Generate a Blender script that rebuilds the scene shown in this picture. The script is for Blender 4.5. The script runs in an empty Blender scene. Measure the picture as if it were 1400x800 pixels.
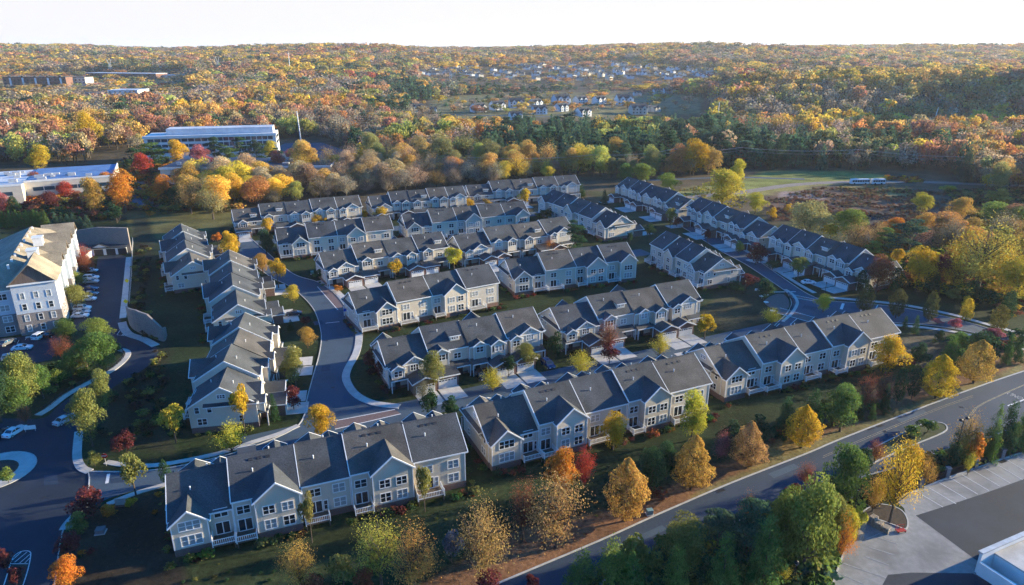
import bpy, math, random
import numpy as np
from mathutils import Matrix, Vector
R = math.radians
rnd = random.Random(7)
S = bpy.context.scene
COL = S.collection
# ------------------------------------------------------------------ camera
CAMZ = 75.0; FPX = 933.3; HZ = 68.0
PITCH = math.atan((400 - HZ) / FPX)
cd = bpy.data.cameras.new('camera'); cam = bpy.data.objects.new('camera', cd); COL.objects.link(cam)
cd.sensor_width = 36; cd.lens = 24; cd.clip_start = 1; cd.clip_end = 40000
cam.location = (0, 0, CAMZ); cam.rotation_euler = (R(90) - PITCH, 0, 0)
S.camera = cam
# ------------------------------------------------------------------ light
SUN_EL = 11.5
sx, sy = 0.952, 0.306                      # towards the sun on the ground
SUN_AZ = math.degrees(math.atan2(sx, sy))   # clockwise from +Y
W = bpy.data.worlds.new('World'); S.world = W; W.use_nodes = True
nt = W.node_tree; nt.nodes.clear()
wo = nt.nodes.new('ShaderNodeOutputWorld'); bg = nt.nodes.new('ShaderNodeBackground'); bg.inputs[1].default_value = 0.068
sky = nt.nodes.new('ShaderNodeTexSky'); sky.sky_type = 'NISHITA'; sky.sun_disc = False
sky.sun_elevation = R(SUN_EL); sky.sun_rotation = R(SUN_AZ); sky.altitude = 100
sky.air_density = 1.0; sky.dust_density = 1.2; sky.ozone_density = 2.5
tc = nt.nodes.new('ShaderNodeTexCoord'); sp = nt.nodes.new('ShaderNodeSeparateXYZ'); mr = nt.nodes.new('ShaderNodeMapRange')
mr.inputs[1].default_value = 0.06; mr.inputs[2].default_value = 0.15; mr.inputs[3].default_value = 1; mr.inputs[4].default_value = 0
mx = nt.nodes.new('ShaderNodeMix'); mx.data_type = 'RGBA'
mx.inputs[7].default_value = (4.5, 4.44, 4.58, 1)
tn = nt.nodes.new('ShaderNodeMix'); tn.data_type = 'RGBA'; tn.blend_type = 'MULTIPLY'; tn.inputs[0].default_value = 1; tn.inputs[7].default_value = (.13, 1.08, 2.15, 1)
nt.links.new(tc.outputs['Generated'], sp.inputs[0]); nt.links.new(sp.outputs[2], mr.inputs[0])
nt.links.new(mr.outputs[0], mx.inputs[0]); nt.links.new(sky.outputs[0], tn.inputs[6]); nt.links.new(tn.outputs[2], mx.inputs[6]); nt.links.new(mx.outputs[2], bg.inputs[0])
nt.links.new(bg.outputs[0], wo.inputs[0])
sl = bpy.data.lights.new('sun', 'SUN'); so = bpy.data.objects.new('sun', sl); COL.objects.link(so)
sl.energy = 5.0; sl.angle = R(0.5); sl.color = (1.0, 0.825, 0.53)
ce = math.cos(R(SUN_EL))
so.rotation_euler = Vector((sx * ce, sy * ce, math.sin(R(SUN_EL)))).to_track_quat('Z', 'Y').to_euler()
so.location = (200, 50, 200)
vs = S.view_settings; vs.view_transform = 'Standard'; vs.look = 'None'; vs.gamma = 1; vs.use_curve_mapping = False
vs.exposure = 1.66
S.render.engine = 'CYCLES'
cy = S.cycles
cy.use_denoising = True; cy.max_bounces = 5; cy.diffuse_bounces = 2; cy.glossy_bounces = 2; cy.transmission_bounces = 3
cy.volume_bounces = 0; cy.use_adaptive_sampling = True; cy.adaptive_threshold = 0.02
cy.sample_clamp_indirect = 4
# ------------------------------------------------------------------ terrain and pixel -> place
def sstep(a, b, x):
    t = np.clip((x - a) / (b - a), 0, 1); return t * t * (3 - 2 * t)
_r = np.random.RandomState(3)
_w = [(_r.uniform(0, 2 * np.pi), _r.uniform(450, 1600), _r.uniform(0, 6.28)) for _ in range(9)]
def hgt(x, y):
    x = np.asarray(x, float); y = np.asarray(y, float)
    d = np.hypot(x, y)
    h = 66 * sstep(950, 3600, d)
    n = 0
    for a, l, p in _w: n = n + np.sin((x * math.cos(a) + y * math.sin(a)) * 6.283 / l + p) * l / 1600
    h = h + n * 4.2 * sstep(1100, 2200, d)
    u = x / np.maximum(y, 1)
    h = h + 27 * np.exp(-((y - 1080 - 40 * np.sin(x / 190)) / 130) ** 2) * sstep(0.20, 0.36, u) * sstep(500, 800, y)
    h = h - 22 * np.exp(-((y - 820) / 110) ** 2) * sstep(0.05, 0.25, u)
    h = h + 150 * np.exp(-((x - 900) / 150) ** 2 - ((y - 860) / 130) ** 2)  # hill outside the view on the right, added to shade the valley
    h = h + 16 * np.exp(-((y - 2450) / 500) ** 2) * sstep(-0.42, -0.2, u) * (1 - sstep(0.3, 0.7, u))
    h = h - 22 * sstep(4200, 8500, d) * (1 - sstep(-0.5, -0.1, u)) - 30 * sstep(5000, 9000, d)
    h = h + 12 * np.exp(-((x - 2100) / 500) ** 2 - ((y - 4200) / 800) ** 2)
    return np.where(y < 500, 0.0, h)
CP, SP = math.cos(PITCH), math.sin(PITCH)
_T = np.geomspace(400, 14000, 900)
def G(px, py, z=None):
    """place on the ground (or at height z) seen at photograph position px, py"""
    a = (px - 700) / FPX; v = (400 - py) / FPX
    dy = CP + v * SP; dz = -SP + v * CP
    if z is not None:
        t = (z - CAMZ) / dz; return (a * t, dy * t)
    if py > 260:
        t = -CAMZ / dz; return (a * t, dy * t)
    hh = CAMZ + dz * _T - hgt(a * _T, dy * _T)
    k = np.nonzero(hh < 0)[0]
    if len(k) == 0: t = _T[-1]
    elif k[0] == 0: t = -CAMZ / dz
    else:
        i = k[0]; f = hh[i - 1] / (hh[i - 1] - hh[i]); t = _T[i - 1] + f * (_T[i] - _T[i - 1])
    return (a * t, dy * t)
def pix(x, y, z=0):
    fw = y * CP - (z - CAMZ) * SP; up = y * SP + (z - CAMZ) * CP
    return 700 + FPX * x / fw, 400 - FPX * up / fw
def ztop(x, y, py):
    v = (400 - py) / FPX
    return CAMZ + y * (v * CP - SP) / (CP + v * SP)
def wpx(x, y, z, w):                        # metres of a width of w photograph pixels there
    return w * (y * CP - (z - CAMZ) * SP) / FPX
def inpoly(px, py, poly):
    px = np.asarray(px, float); py = np.asarray(py, float); c = np.zeros(px.shape, bool); n = len(poly)
    for i in range(n):
        x0, y0 = poly[i]; x1, y1 = poly[(i + 1) % n]
        if y0 == y1: continue
        c ^= ((y0 > py) != (y1 > py)) & (px < (x1 - x0) * (py - y0) / (y1 - y0) + x0)
    return c
# ------------------------------------------------------------------ helpers
def tag(o, label=None, cat=None, group=None, kind=None):
    if label: o['label'] = label
    if cat: o['category'] = cat
    if group: o['group'] = group
    if kind: o['kind'] = kind
    return o
def empty(name, loc=(0, 0, 0), rz=0, label=None, cat=None, group=None):
    o = bpy.data.objects.new(name, None); COL.objects.link(o); o.location = loc; o.rotation_euler = (0, 0, rz)
    o.empty_display_size = 0.5
    return tag(o, label, cat, group)
def link(name, me, parent=None, loc=None, rz=0):
    o = bpy.data.objects.new(name, me); COL.objects.link(o)
    if parent: o.parent = parent
    if loc is not None: o.location = loc
    if rz: o.rotation_euler = (0, 0, rz)
    return o
class MB:
    def __init__(s): s.v = []; s.f = []; s.m = []; s.T = None; s.mi = 0
    def add(s, vs_, fs, mi=None):
        b = len(s.v)
        if s.T is not None: vs_ = [tuple(s.T @ Vector(p)) for p in vs_]
        s.v += [tuple(p) for p in vs_]; s.f += [tuple(b + i for i in f) for f in fs]; s.m += [s.mi if mi is None else mi] * len(fs)
        return s
    def box(s, x0, y0, z0, x1, y1, z1, mi=None):
        return s.add([(x0, y0, z0), (x1, y0, z0), (x1, y1, z0), (x0, y1, z0), (x0, y0, z1), (x1, y0, z1), (x1, y1, z1), (x0, y1, z1)],
              [(0, 3, 2, 1), (4, 5, 6, 7), (0, 1, 5, 4), (1, 2, 6, 5), (2, 3, 7, 6), (3, 0, 4, 7)], mi)
    def prism(s, sec, x0, x1, mi=None):
        """section [(y,z)...] anticlockwise seen from +x, run along x"""
        n = len(sec)
        v = [(x0, y, z) for y, z in sec] + [(x1, y, z) for y, z in sec]
        f = [tuple(range(n))[::-1], tuple(range(n, 2 * n))] + [(i, (i + 1) % n, n + (i + 1) % n, n + i) for i in range(n)]
        return s.add(v, f, mi)
    def extr(s, poly, z0, z1, mi=None):
        n = len(poly)
        v = [(x, y, z0) for x, y in poly] + [(x, y, z1) for x, y in poly]
        f = [tuple(range(n))[::-1], tuple(range(n, 2 * n))] + [(i, (i + 1) % n, n + (i + 1) % n, n + i) for i in range(n)]
        return s.add(v, f, mi)
    def tube(s, p, q, r0, r1=None, n=6, mi=None, cap=True):
        r1 = r0 if r1 is None else r1
        p = Vector(p); q = Vector(q); d = (q - p).normalized()
        a = d.orthogonal().normalized(); b = d.cross(a)
        v = []
        for c, r in ((p, r0), (q, r1)):
            for i in range(n):
                t = 6.28318 * i / n; v.append(tuple(c + a * (r * math.cos(t)) + b * (r * math.sin(t))))
        f = [(i, (i + 1) % n, n + (i + 1) % n, n + i) for i in range(n)]
        if cap: f += [tuple(range(n))[::-1], tuple(range(n, 2 * n))]
        return s.add(v, f, mi)
    def bar(s, p, q, w, h, mi=None):          # straight bar of w x h section
        p = Vector(p); q = Vector(q); d = (q - p); L = d.length; d.normalize()
        up = Vector((0, 0, 1)) if abs(d.z) < .99 else Vector((0, 1, 0))
        sd = d.cross(up).normalized(); u2 = sd.cross(d)
        v = []
        for c in (p, q):
            for a, b in ((-1, -1), (1, -1), (1, 1), (-1, 1)): v.append(tuple(c + sd * (a * w / 2) + u2 * (b * h / 2)))
        return s.add(v, [(3, 2, 1, 0), (4, 5, 6, 7), (0, 1, 5, 4), (1, 2, 6, 5), (2, 3, 7, 6), (3, 0, 4, 7)], mi)
    def lathe(s, prof, n=12, mi=None, cx=0, cy=0):
        v = []; f = []
        for r, z in prof:
            for i in range(n): t = 6.28318 * i / n; v.append((cx + r * math.cos(t), cy + r * math.sin(t), z))
        for k in range(len(prof) - 1):
            for i in range(n): f.append((k * n + i, k * n + (i + 1) % n, (k + 1) * n + (i + 1) % n, (k + 1) * n + i))
        f += [tuple(range(n))[::-1], tuple(range((len(prof) - 1) * n, len(prof) * n))]
        return s.add(v, f, mi)
    def mesh(s, name, mats):
        me = bpy.data.meshes.new(name); me.from_pydata(s.v, [], s.f)
        for m in (mats if isinstance(mats, (list, tuple)) else [mats]): me.materials.append(m)
        if any(s.m): me.polygons.foreach_set('material_index', s.m)
        me.update(); return me
    def build(s, name, mats, parent=None, loc=None, rz=0): return link(name, s.mesh(name, mats), parent, loc, rz)
def copy_tree(o, parent=None):
    c = o.copy(); COL.objects.link(c)
    if parent: c.parent = parent
    for ch in o.children: copy_tree(ch, c)
    return c
# ------------------------------------------------------------------ materials
def nodemat(name):
    m = bpy.data.materials.new(name); m.use_nodes = True
    return m, m.node_tree, m.node_tree.nodes['Principled BSDF']
def N(t, k, **kw):
    n = t.nodes.new(k)
    for a, b in kw.items(): setattr(n, a, b)
    return n
def mat(name, c, rough=.8, c2=None, scale=1.0, bump=0, spec=.3, metal=0, det=5, c3=None, s3=.05, stretch=None):
    """base colour c varied towards c2 by noise, and towards c3 by broad stains"""
    m, t, b = nodemat(name)
    b.inputs['Roughness'].default_value = rough; b.inputs['Metallic'].default_value = metal
    b.inputs['Specular IOR Level'].default_value = spec
    b.inputs['Base Color'].default_value = (*c, 1)
    if c2 is None: c2 = tuple(v * .8 for v in c)
    co = N(t, 'ShaderNodeNewGeometry').outputs['Position']
    if stretch:
        mp = N(t, 'ShaderNodeMapping'); mp.inputs['Scale'].default_value = stretch; t.links.new(co, mp.inputs[0]); co = mp.outputs[0]
    no = N(t, 'ShaderNodeTexNoise'); no.inputs['Scale'].default_value = scale; no.inputs['Detail'].default_value = det
    t.links.new(co, no.inputs['Vector'])
    rp = N(t, 'ShaderNodeMapRange'); rp.inputs[1].default_value = .35; rp.inputs[2].default_value = .65
    t.links.new(no.outputs[0], rp.inputs[0])
    mx = N(t, 'ShaderNodeMix', data_type='RGBA'); mx.inputs[6].default_value = (*c, 1); mx.inputs[7].default_value = (*c2, 1)
    t.links.new(rp.outputs[0], mx.inputs[0]); out = mx.outputs[2]
    if c3:
        n3 = N(t, 'ShaderNodeTexNoise'); n3.inputs['Scale'].default_value = s3; n3.inputs['Detail'].default_value = 6; n3.inputs['Roughness'].default_value = .65
        t.links.new(co, n3.inputs['Vector'])
        r3 = N(t, 'ShaderNodeMapRange'); r3.inputs[1].default_value = .48; r3.inputs[2].default_value = .66; t.links.new(n3.outputs[0], r3.inputs[0])
        m3 = N(t, 'ShaderNodeMix', data_type='RGBA'); m3.inputs[7].default_value = (*c3, 1)
        t.links.new(r3.outputs[0], m3.inputs[0]); t.links.new(out, m3.inputs[6]); out = m3.outputs[2]
    t.links.new(out, b.inputs['Base Color'])
    if bump:
        bp = N(t, 'ShaderNodeBump'); bp.inputs['Strength'].default_value = bump; bp.inputs['Distance'].default_value = .1
        t.links.new(no.outputs[0], bp.inputs['Height']); t.links.new(bp.outputs[0], b.inputs['Normal'])
    return m
def siding(name, c):
    m, t, b = nodemat(name); b.inputs['Roughness'].default_value = .75
    g = N(t, 'ShaderNodeNewGeometry'); se = N(t, 'ShaderNodeSeparateXYZ'); t.links.new(g.outputs['Position'], se.inputs[0])
    mu = N(t, 'ShaderNodeMath', operation='MULTIPLY'); mu.inputs[1].default_value = 5.0; t.links.new(se.outputs[2], mu.inputs[0])
    fr = N(t, 'ShaderNodeMath', operation='FRACT'); t.links.new(mu.outputs[0], fr.inputs[0])
    no = N(t, 'ShaderNodeTexNoise'); no.inputs['Scale'].default_value = .5; no.inputs['Detail'].default_value = 6; t.links.new(g.outputs['Position'], no.inputs['Vector'])
    mx = N(t, 'ShaderNodeMix', data_type='RGBA'); mx.inputs[6].default_value = (*[v * .86 for v in c], 1); mx.inputs[7].default_value = (*[min(1, v * 1.08) for v in c], 1)
    t.links.new(no.outputs[0], mx.inputs[0]); t.links.new(mx.outputs[2], b.inputs['Base Color'])
    bp = N(t, 'ShaderNodeBump'); bp.inputs['Strength'].default_value = .35; bp.inputs['Distance'].default_value = .03
    t.links.new(fr.outputs[0], bp.inputs['Height']); t.links.new(bp.outputs[0], b.inputs['Normal'])
    return m
def shingle(name, c):
    m, t, b = nodemat(name); b.inputs['Roughness'].default_value = .85; b.inputs['Specular IOR Level'].default_value = .25
    g = N(t, 'ShaderNodeNewGeometry')
    n1 = N(t, 'ShaderNodeTexNoise'); n1.inputs['Scale'].default_value = 4.5; n1.inputs['Detail'].default_value = 4; n1.inputs['Roughness'].default_value = .8
    n2 = N(t, 'ShaderNodeTexNoise'); n2.inputs['Scale'].default_value = .22; n2.inputs['Detail'].default_value = 5
    for n in (n1, n2): t.links.new(g.outputs['Position'], n.inputs['Vector'])
    r1 = N(t, 'ShaderNodeMapRange'); r1.inputs[1].default_value = .3; r1.inputs[2].default_value = .7; r1.inputs[3].default_value = .5; r1.inputs[4].default_value = 1.5
    r2 = N(t, 'ShaderNodeMapRange'); r2.inputs[1].default_value = .35; r2.inputs[2].default_value = .65; r2.inputs[3].default_value = .74; r2.inputs[4].default_value = 1.26
    t.links.new(n1.outputs[0], r1.inputs[0]); t.links.new(n2.outputs[0], r2.inputs[0])
    se = N(t, 'ShaderNodeSeparateXYZ'); t.links.new(g.outputs['Position'], se.inputs[0])
    cz = N(t, 'ShaderNodeMath', operation='MULTIPLY'); cz.inputs[1].default_value = 7; t.links.new(se.outputs[2], cz.inputs[0])
    fz = N(t, 'ShaderNodeMath', operation='FRACT'); t.links.new(cz.outputs[0], fz.inputs[0])
    rz = N(t, 'ShaderNodeMapRange'); rz.inputs[3].default_value = .86; rz.inputs[4].default_value = 1.08; t.links.new(fz.outputs[0], rz.inputs[0])
    a = N(t, 'ShaderNodeMath', operation='MULTIPLY'); t.links.new(r1.outputs[0], a.inputs[0]); t.links.new(r2.outputs[0], a.inputs[1])
    a2 = N(t, 'ShaderNodeMath', operation='MULTIPLY'); t.links.new(a.outputs[0], a2.inputs[0]); t.links.new(rz.outputs[0], a2.inputs[1])
    v = N(t, 'ShaderNodeVectorMath', operation='SCALE'); v.inputs[0].default_value = c; t.links.new(a2.outputs[0], v.inputs[3])
    t.links.new(v.outputs[0], b.inputs['Base Color'])
    bp = N(t, 'ShaderNodeBump'); bp.inputs['Strength'].default_value = .4; bp.inputs['Distance'].default_value = .05
    t.links.new(fz.outputs[0], bp.inputs['Height']); t.links.new(bp.outputs[0], b.inputs['Normal'])
    return m
def brickmat(name, c1, c2, mortar, sc=1.0, ang=0):
    m, t, b = nodemat(name); b.inputs['Roughness'].default_value = .9
    g = N(t, 'ShaderNodeNewGeometry'); se = N(t, 'ShaderNodeSeparateXYZ'); t.links.new(g.outputs['Position'], se.inputs[0])
    ad = N(t, 'ShaderNodeMath', operation='ADD'); t.links.new(se.outputs[0], ad.inputs[0]); t.links.new(se.outputs[1], ad.inputs[1])
    cb = N(t, 'ShaderNodeCombineXYZ'); t.links.new(ad.outputs[0], cb.inputs[0]); t.links.new(se.outputs[2], cb.inputs[1])
    br = N(t, 'ShaderNodeTexBrick'); br.inputs['Color1'].default_value = (*c1, 1); br.inputs['Color2'].default_value = (*c2, 1); br.inputs['Mortar'].default_value = (*mortar, 1)
    br.inputs['Scale'].default_value = sc; br.inputs['Brick Width'].default_value = .5; br.inputs['Row Height'].default_value = .2; br.inputs['Mortar Size'].default_value = .02
    t.links.new(cb.outputs[0], br.inputs['Vector']); t.links.new(br.outputs[0], b.inputs['Base Color'])
    return m
def leafmat(name, mode):
    m = bpy.data.materials.new(name); m.use_nodes = True; t = m.node_tree; t.nodes.clear()
    if mode == 'obj': col = N(t, 'ShaderNodeObjectInfo').outputs['Color']
    else: col = N(t, 'ShaderNodeAttribute', attribute_name='tint', attribute_type='INSTANCER').outputs['Color']
    lv = N(t, 'ShaderNodeAttribute', attribute_name='lv')
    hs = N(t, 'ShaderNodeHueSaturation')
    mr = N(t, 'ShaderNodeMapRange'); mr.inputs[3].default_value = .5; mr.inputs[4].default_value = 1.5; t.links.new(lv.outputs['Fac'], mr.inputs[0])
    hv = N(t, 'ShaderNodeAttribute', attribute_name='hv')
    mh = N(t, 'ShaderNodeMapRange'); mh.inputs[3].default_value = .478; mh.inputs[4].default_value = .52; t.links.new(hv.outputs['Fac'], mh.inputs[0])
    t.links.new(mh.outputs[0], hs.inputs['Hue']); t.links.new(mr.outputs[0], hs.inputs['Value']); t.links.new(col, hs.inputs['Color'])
    di = N(t, 'ShaderNodeBsdfDiffuse'); tr = N(t, 'ShaderNodeBsdfTranslucent'); mx = N(t, 'ShaderNodeMixShader'); mx.inputs[0].default_value = .38
    t.links.new(hs.outputs[0], di.inputs[0]); t.links.new(hs.outputs[0], tr.inputs[0])
    t.links.new(di.outputs[0], mx.inputs[1]); t.links.new(tr.outputs[0], mx.inputs[2])
    o = N(t, 'ShaderNodeOutputMaterial'); t.links.new(mx.outputs[0], o.inputs[0])
    return m
M = {}
M['leaf'] = leafmat('leaf', 'obj'); M['leafi'] = leafmat('leaf_far', 'inst')
M['bark'] = mat('bark', (.11, .085, .065), .95, (.05, .04, .03), 3, .4)
M['roof'] = shingle('roof_shingle', (.062, .066, .069))
M['roof2'] = shingle('roof_shingle_brown', (.084, .078, .072))
M['roof3'] = shingle('roof_shingle_dark', (.054, .059, .066))
M['roof_tan'] = shingle('roof_shingle_tan', (.27, .225, .16))
M['roof_tan_dark'] = mat('tan_gable', (.16, .12, .10), .8, (.10, .075, .065), 1, 0, stretch=(6, 6, .2))
M['sideA'] = siding('siding_beige', (.54, .475, .375)); M['sideB'] = siding('siding_grey', (.49, .45, .385)); M['sideC'] = siding('siding_cream', (.62, .545, .43))
M['trim'] = mat('white_trim', (.78, .78, .76), .5, (.70, .70, .68), 2)
M['brick'] = brickmat('red_brick', (.17, .075, .055), (.12, .06, .05), (.22, .19, .17), 1.6)
M['stone'] = brickmat('stone_veneer', (.22, .19, .17), (.14, .12, .12), (.30, .28, .26), 1.2)
M['block'] = brickmat('block_wall', (.27, .23, .20), (.21, .18, .16), (.13, .11, .1), .9)
M['gdoor'] = mat('garage_door_white', (.66, .66, .65), .5, (.56, .57, .57), 1.0)
M['shutter'] = mat('dark_shutter', (.03, .03, .035), .6)
def glassm(name, c, rough=.06):
    m, t, b = nodemat(name); b.inputs['Base Color'].default_value = (*c, 1); b.inputs['Roughness'].default_value = rough
    b.inputs['Specular IOR Level'].default_value = .9
    return m
M['glass'] = glassm('window_glass', (.02, .028, .035)); M['blind'] = glassm('window_glass_blinds', (.30, .31, .30), .15)
M['glassw'] = glassm('band_glass', (.03, .06, .09), .08)
M['conc'] = mat('concrete', (.50, .48, .45), .9, (.42, .40, .38), .8, .1, c3=(.36, .34, .31), s3=.25)
M['kerb'] = mat('kerb_concrete', (.46, .45, .43), .9, (.36, .35, .33), 1.2)
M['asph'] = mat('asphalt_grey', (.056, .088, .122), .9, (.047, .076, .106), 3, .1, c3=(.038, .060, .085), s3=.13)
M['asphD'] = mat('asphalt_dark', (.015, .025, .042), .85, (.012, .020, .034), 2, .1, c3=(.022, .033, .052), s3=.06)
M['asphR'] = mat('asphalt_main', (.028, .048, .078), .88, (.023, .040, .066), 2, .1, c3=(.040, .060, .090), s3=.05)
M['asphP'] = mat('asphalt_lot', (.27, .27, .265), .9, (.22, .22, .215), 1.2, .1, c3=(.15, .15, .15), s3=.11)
M['pave'] = mat('brick_paving', (.17, .12, .115), .9, (.13, .09, .085), 2)
M['paint'] = mat('road_paint', (.72, .72, .70), .7, (.55, .55, .53), 3)
M['paintw'] = mat('road_paint_worn', (.40, .40, .385), .8, (.25, .25, .24), 2.5)
M['yellow'] = mat('yellow_paint', (.36, .30, .17), .8, (.16, .15, .12), 2)
M['mulch'] = mat('mulch', (.06, .042, .03), .95, (.035, .025, .02), 2)
M['grass'] = mat('lawn', (.045, .06, .022), .95, (.03, .04, .016), .8, c3=(.07, .06, .03), s3=.12)
M['metal'] = mat('galvanised_steel', (.5, .5, .5), .5, (.4, .4, .4), 1, metal=.3)
M['black'] = mat('black_metal', (.02, .02, .022), .5)
M['wood'] = mat('pole_wood', (.14, .105, .08), .9, (.09, .07, .05), 2)
M['woodw'] = mat('weathered_wood', (.42, .36, .28), .85, (.25, .2, .15), 4)
M['redp'] = mat('red_paint', (.45, .04, .03), .5)
M['white'] = mat('white_wall', (.74, .73, .70), .6, (.66, .65, .62), .4)
M['cream'] = mat('cream_panel', (.60, .54, .44), .7, (.54, .48, .40), .5)
M['wroof'] = mat('white_membrane', (.62, .64, .66), .7, (.50, .53, .56), .3, c3=(.30, .37, .45), s3=.04)
M['broof'] = mat('blue_membrane', (.12, .22, .40), .6, (.09, .17, .32), .3)
M['droof'] = mat('dark_membrane', (.035, .045, .065), .6, (.028, .036, .055), .3)
M['redwall'] = mat('red_wall', (.19, .10, .075), .8, (.15, .08, .06), .5)
M['tyre'] = mat('tyre', (.015, .015, .015), .8)
M['red'] = mat('red_lens', (.35, .01, .01), .2)
M['green_sign'] = mat('sign_teal', (.35, .42, .40), .5)
# ------------------------------------------------------------------ ground sheet
U = np.concatenate([np.linspace(-3, -1.05, 30), np.linspace(-1.0, 1.0, 640), np.linspace(1.05, 3, 30)])
Yv = np.concatenate([[-260, -160, -100, -40], np.arange(0, 330, 1.4), np.geomspace(331, 13000, 330)])
GX = U[None, :] * (np.maximum(Yv, -20)[:, None] + 60); GY = np.repeat(Yv[:, None], len(U), 1)
GZ = hgt(GX, GY)
fw = GY * CP - (GZ - CAMZ) * SP; fw[fw < 1] = 1
PX = 700 + FPX * GX / fw; PY = 400 - FPX * (GY * SP + (GZ - CAMZ) * CP) / fw
gc = np.zeros(GX.shape + (3,)); gc[:] = (.024, .036, .014)
gc[GY > 330] = (.085, .065, .040)
def region(poly, c, soft=3.0, amp=1.0):
    """give the ground inside a patch its own colour, with a ragged border"""
    k = np.zeros(PX.shape)
    for i in range(8):
        ox = soft * math.cos(i * .785 + .3); oy = soft * .5 * math.sin(i * .785 + .3)
        k += inpoly(PX + ox + soft * np.sin(GX * .31 + GY * .2) * .6, PY + oy + soft * .4 * np.sin(GY * .37), poly)
    k = (k / 8 * amp)[..., None]
    gc[:] = gc * (1 - k) + np.array(c) * k
region([(-200, 205), (700, 200), (1600, 200), (1600, 300), (1240, 235), (1000, 233), (800, 235), (640, 250), (480, 268), (300, 285), (180, 300), (-200, 320)], (.075, .06, .035))
region([(170, 290), (320, 268), (330, 300), (260, 325), (185, 330)], (.11, .10, .035))
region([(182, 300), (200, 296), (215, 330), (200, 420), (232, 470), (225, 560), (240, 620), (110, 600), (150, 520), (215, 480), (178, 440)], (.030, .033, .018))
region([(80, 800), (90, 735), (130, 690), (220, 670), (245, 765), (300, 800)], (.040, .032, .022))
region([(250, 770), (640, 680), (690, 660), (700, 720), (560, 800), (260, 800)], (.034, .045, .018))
region([(560, 805), (630, 770), (700, 725), (860, 690), (1000, 625), (1100, 590), (1230, 515), (1290, 470), (1400, 450), (1600, 420), (1600, 470), (1400, 512), (1250, 565), (1000, 660), (690, 805)], (.17, .088, .045), 5)
region([(940, 680), (1090, 612), (1230, 558), (1400, 498), (1400, 508), (1252, 562), (1100, 625), (950, 690)], (.17, .14, .055), 3)
region([(1010, 640), (1100, 580), (1130, 590), (1040, 640)], (.28, .19, .05), 4, .6)
region([(1215, 470), (1300, 440), (1275, 500), (1235, 505)], (.085, .07, .045), 4)
region([(800, 262), (940, 262), (945, 300), (860, 300)], (.055, .06, .025), 3)
region([(905, 262), (1000, 250), (1060, 236), (1150, 240), (1130, 258), (1000, 272), (940, 275)], (.24, .21, .065), 3)
region([(1035, 236), (1150, 234), (1210, 238), (1225, 246), (1090, 252), (1030, 262), (1000, 258)], (.18, .19, .05), 3)
region([(1040, 268), (1120, 255), (1290, 262), (1330, 285), (1290, 330), (1200, 325), (1150, 300), (1050, 305)], (.125, .072, .050), 4)
region([(1140, 255), (1240, 258), (1262, 268), (1180, 268)], (.24, .185, .07), 3)
region([(1070, 261), (1140, 266), (1125, 273), (1060, 271)], (.24, .17, .14), 2)
region([(1180, 288), (1290, 292), (1300, 312), (1180, 330), (1160, 300)], (.04, .033, .035), 4)
region([(1300, 380), (1400, 330), (1600, 330), (1600, 430), (1400, 420)], (.045, .05, .022), 4)
region([(950, 440), (985, 395), (1045, 395), (1060, 430), (1000, 455)], (.050, .048, .026), 3)
region([(590, 132), (700, 128), (960, 128), (960, 156), (800, 160), (590, 163)], (.15, .14, .065), 3)
region([(780, 136), (955, 134), (955, 148), (830, 148)], (.25, .18, .10), 2, .6)
region([(0, 112), (200, 104), (280, 112), (270, 120), (200, 122), (0, 124)], (.15, .14, .06), 2)
nr, nc = GX.shape
me = bpy.data.meshes.new('ground')
co = np.stack([GX, GY, GZ], -1).reshape(-1, 3).astype(np.float32)
idx = np.arange(nr * nc).reshape(nr, nc)
fc = np.stack([idx[:-1, :-1], idx[:-1, 1:], idx[1:, 1:], idx[1:, :-1]], -1).reshape(-1, 4)
def fast_mesh(me, co, fc, k=4):
    me.vertices.add(len(co)); me.vertices.foreach_set('co', np.ascontiguousarray(co, dtype=np.float32).ravel())
    me.loops.add(len(fc) * k); me.loops.foreach_set('vertex_index', np.ascontiguousarray(fc, dtype=np.int32).ravel())
    me.polygons.add(len(fc)); me.polygons.foreach_set('loop_start', np.arange(0, len(fc) * k, k, dtype=np.int32))
    me.polygons.foreach_set('loop_total', np.full(len(fc), k, dtype=np.int32))
    me.update(calc_edges=True)
fast_mesh(me, co, fc)
ca = me.color_attributes.new('gc', 'FLOAT_COLOR', 'POINT')
ca.data.foreach_set('color', np.concatenate([gc.reshape(-1, 3), np.ones((nr * nc, 1))], 1).astype(np.float32).ravel())
me.polygons.foreach_set('use_smooth', np.ones(len(fc), bool))
m, t, b = nodemat('ground'); b.inputs['Roughness'].default_value = .95; b.inputs['Specular IOR Level'].default_value = .1
at = N(t, 'ShaderNodeAttribute', attribute_name='gc'); g = N(t, 'ShaderNodeNewGeometry')
n1 = N(t, 'ShaderNodeTexNoise'); n1.inputs['Scale'].default_value = 1.1; n1.inputs['Detail'].default_value = 8; n1.inputs['Roughness'].default_value = .75
n2 = N(t, 'ShaderNodeTexNoise'); n2.inputs['Scale'].default_value = .09; n2.inputs['Detail'].default_value = 6
n3 = N(t, 'ShaderNodeTexVoronoi'); n3.inputs['Scale'].default_value = 2.2
for n in (n1, n2, n3): t.links.new(g.outputs['Position'], n.inputs['Vector'])
r1 = N(t, 'ShaderNodeMapRange'); r1.inputs[1].default_value = .3; r1.inputs[2].default_value = .7; r1.inputs[3].default_value = .45; r1.inputs[4].default_value = 1.55
r2 = N(t, 'ShaderNodeMapRange'); r2.inputs[1].default_value = .35; r2.inputs[2].default_value = .65; r2.inputs[3].default_value = .68; r2.inputs[4].default_value = 1.3
t.links.new(n1.outputs[0], r1.inputs[0]); t.links.new(n2.outputs[0], r2.inputs[0])
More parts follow.
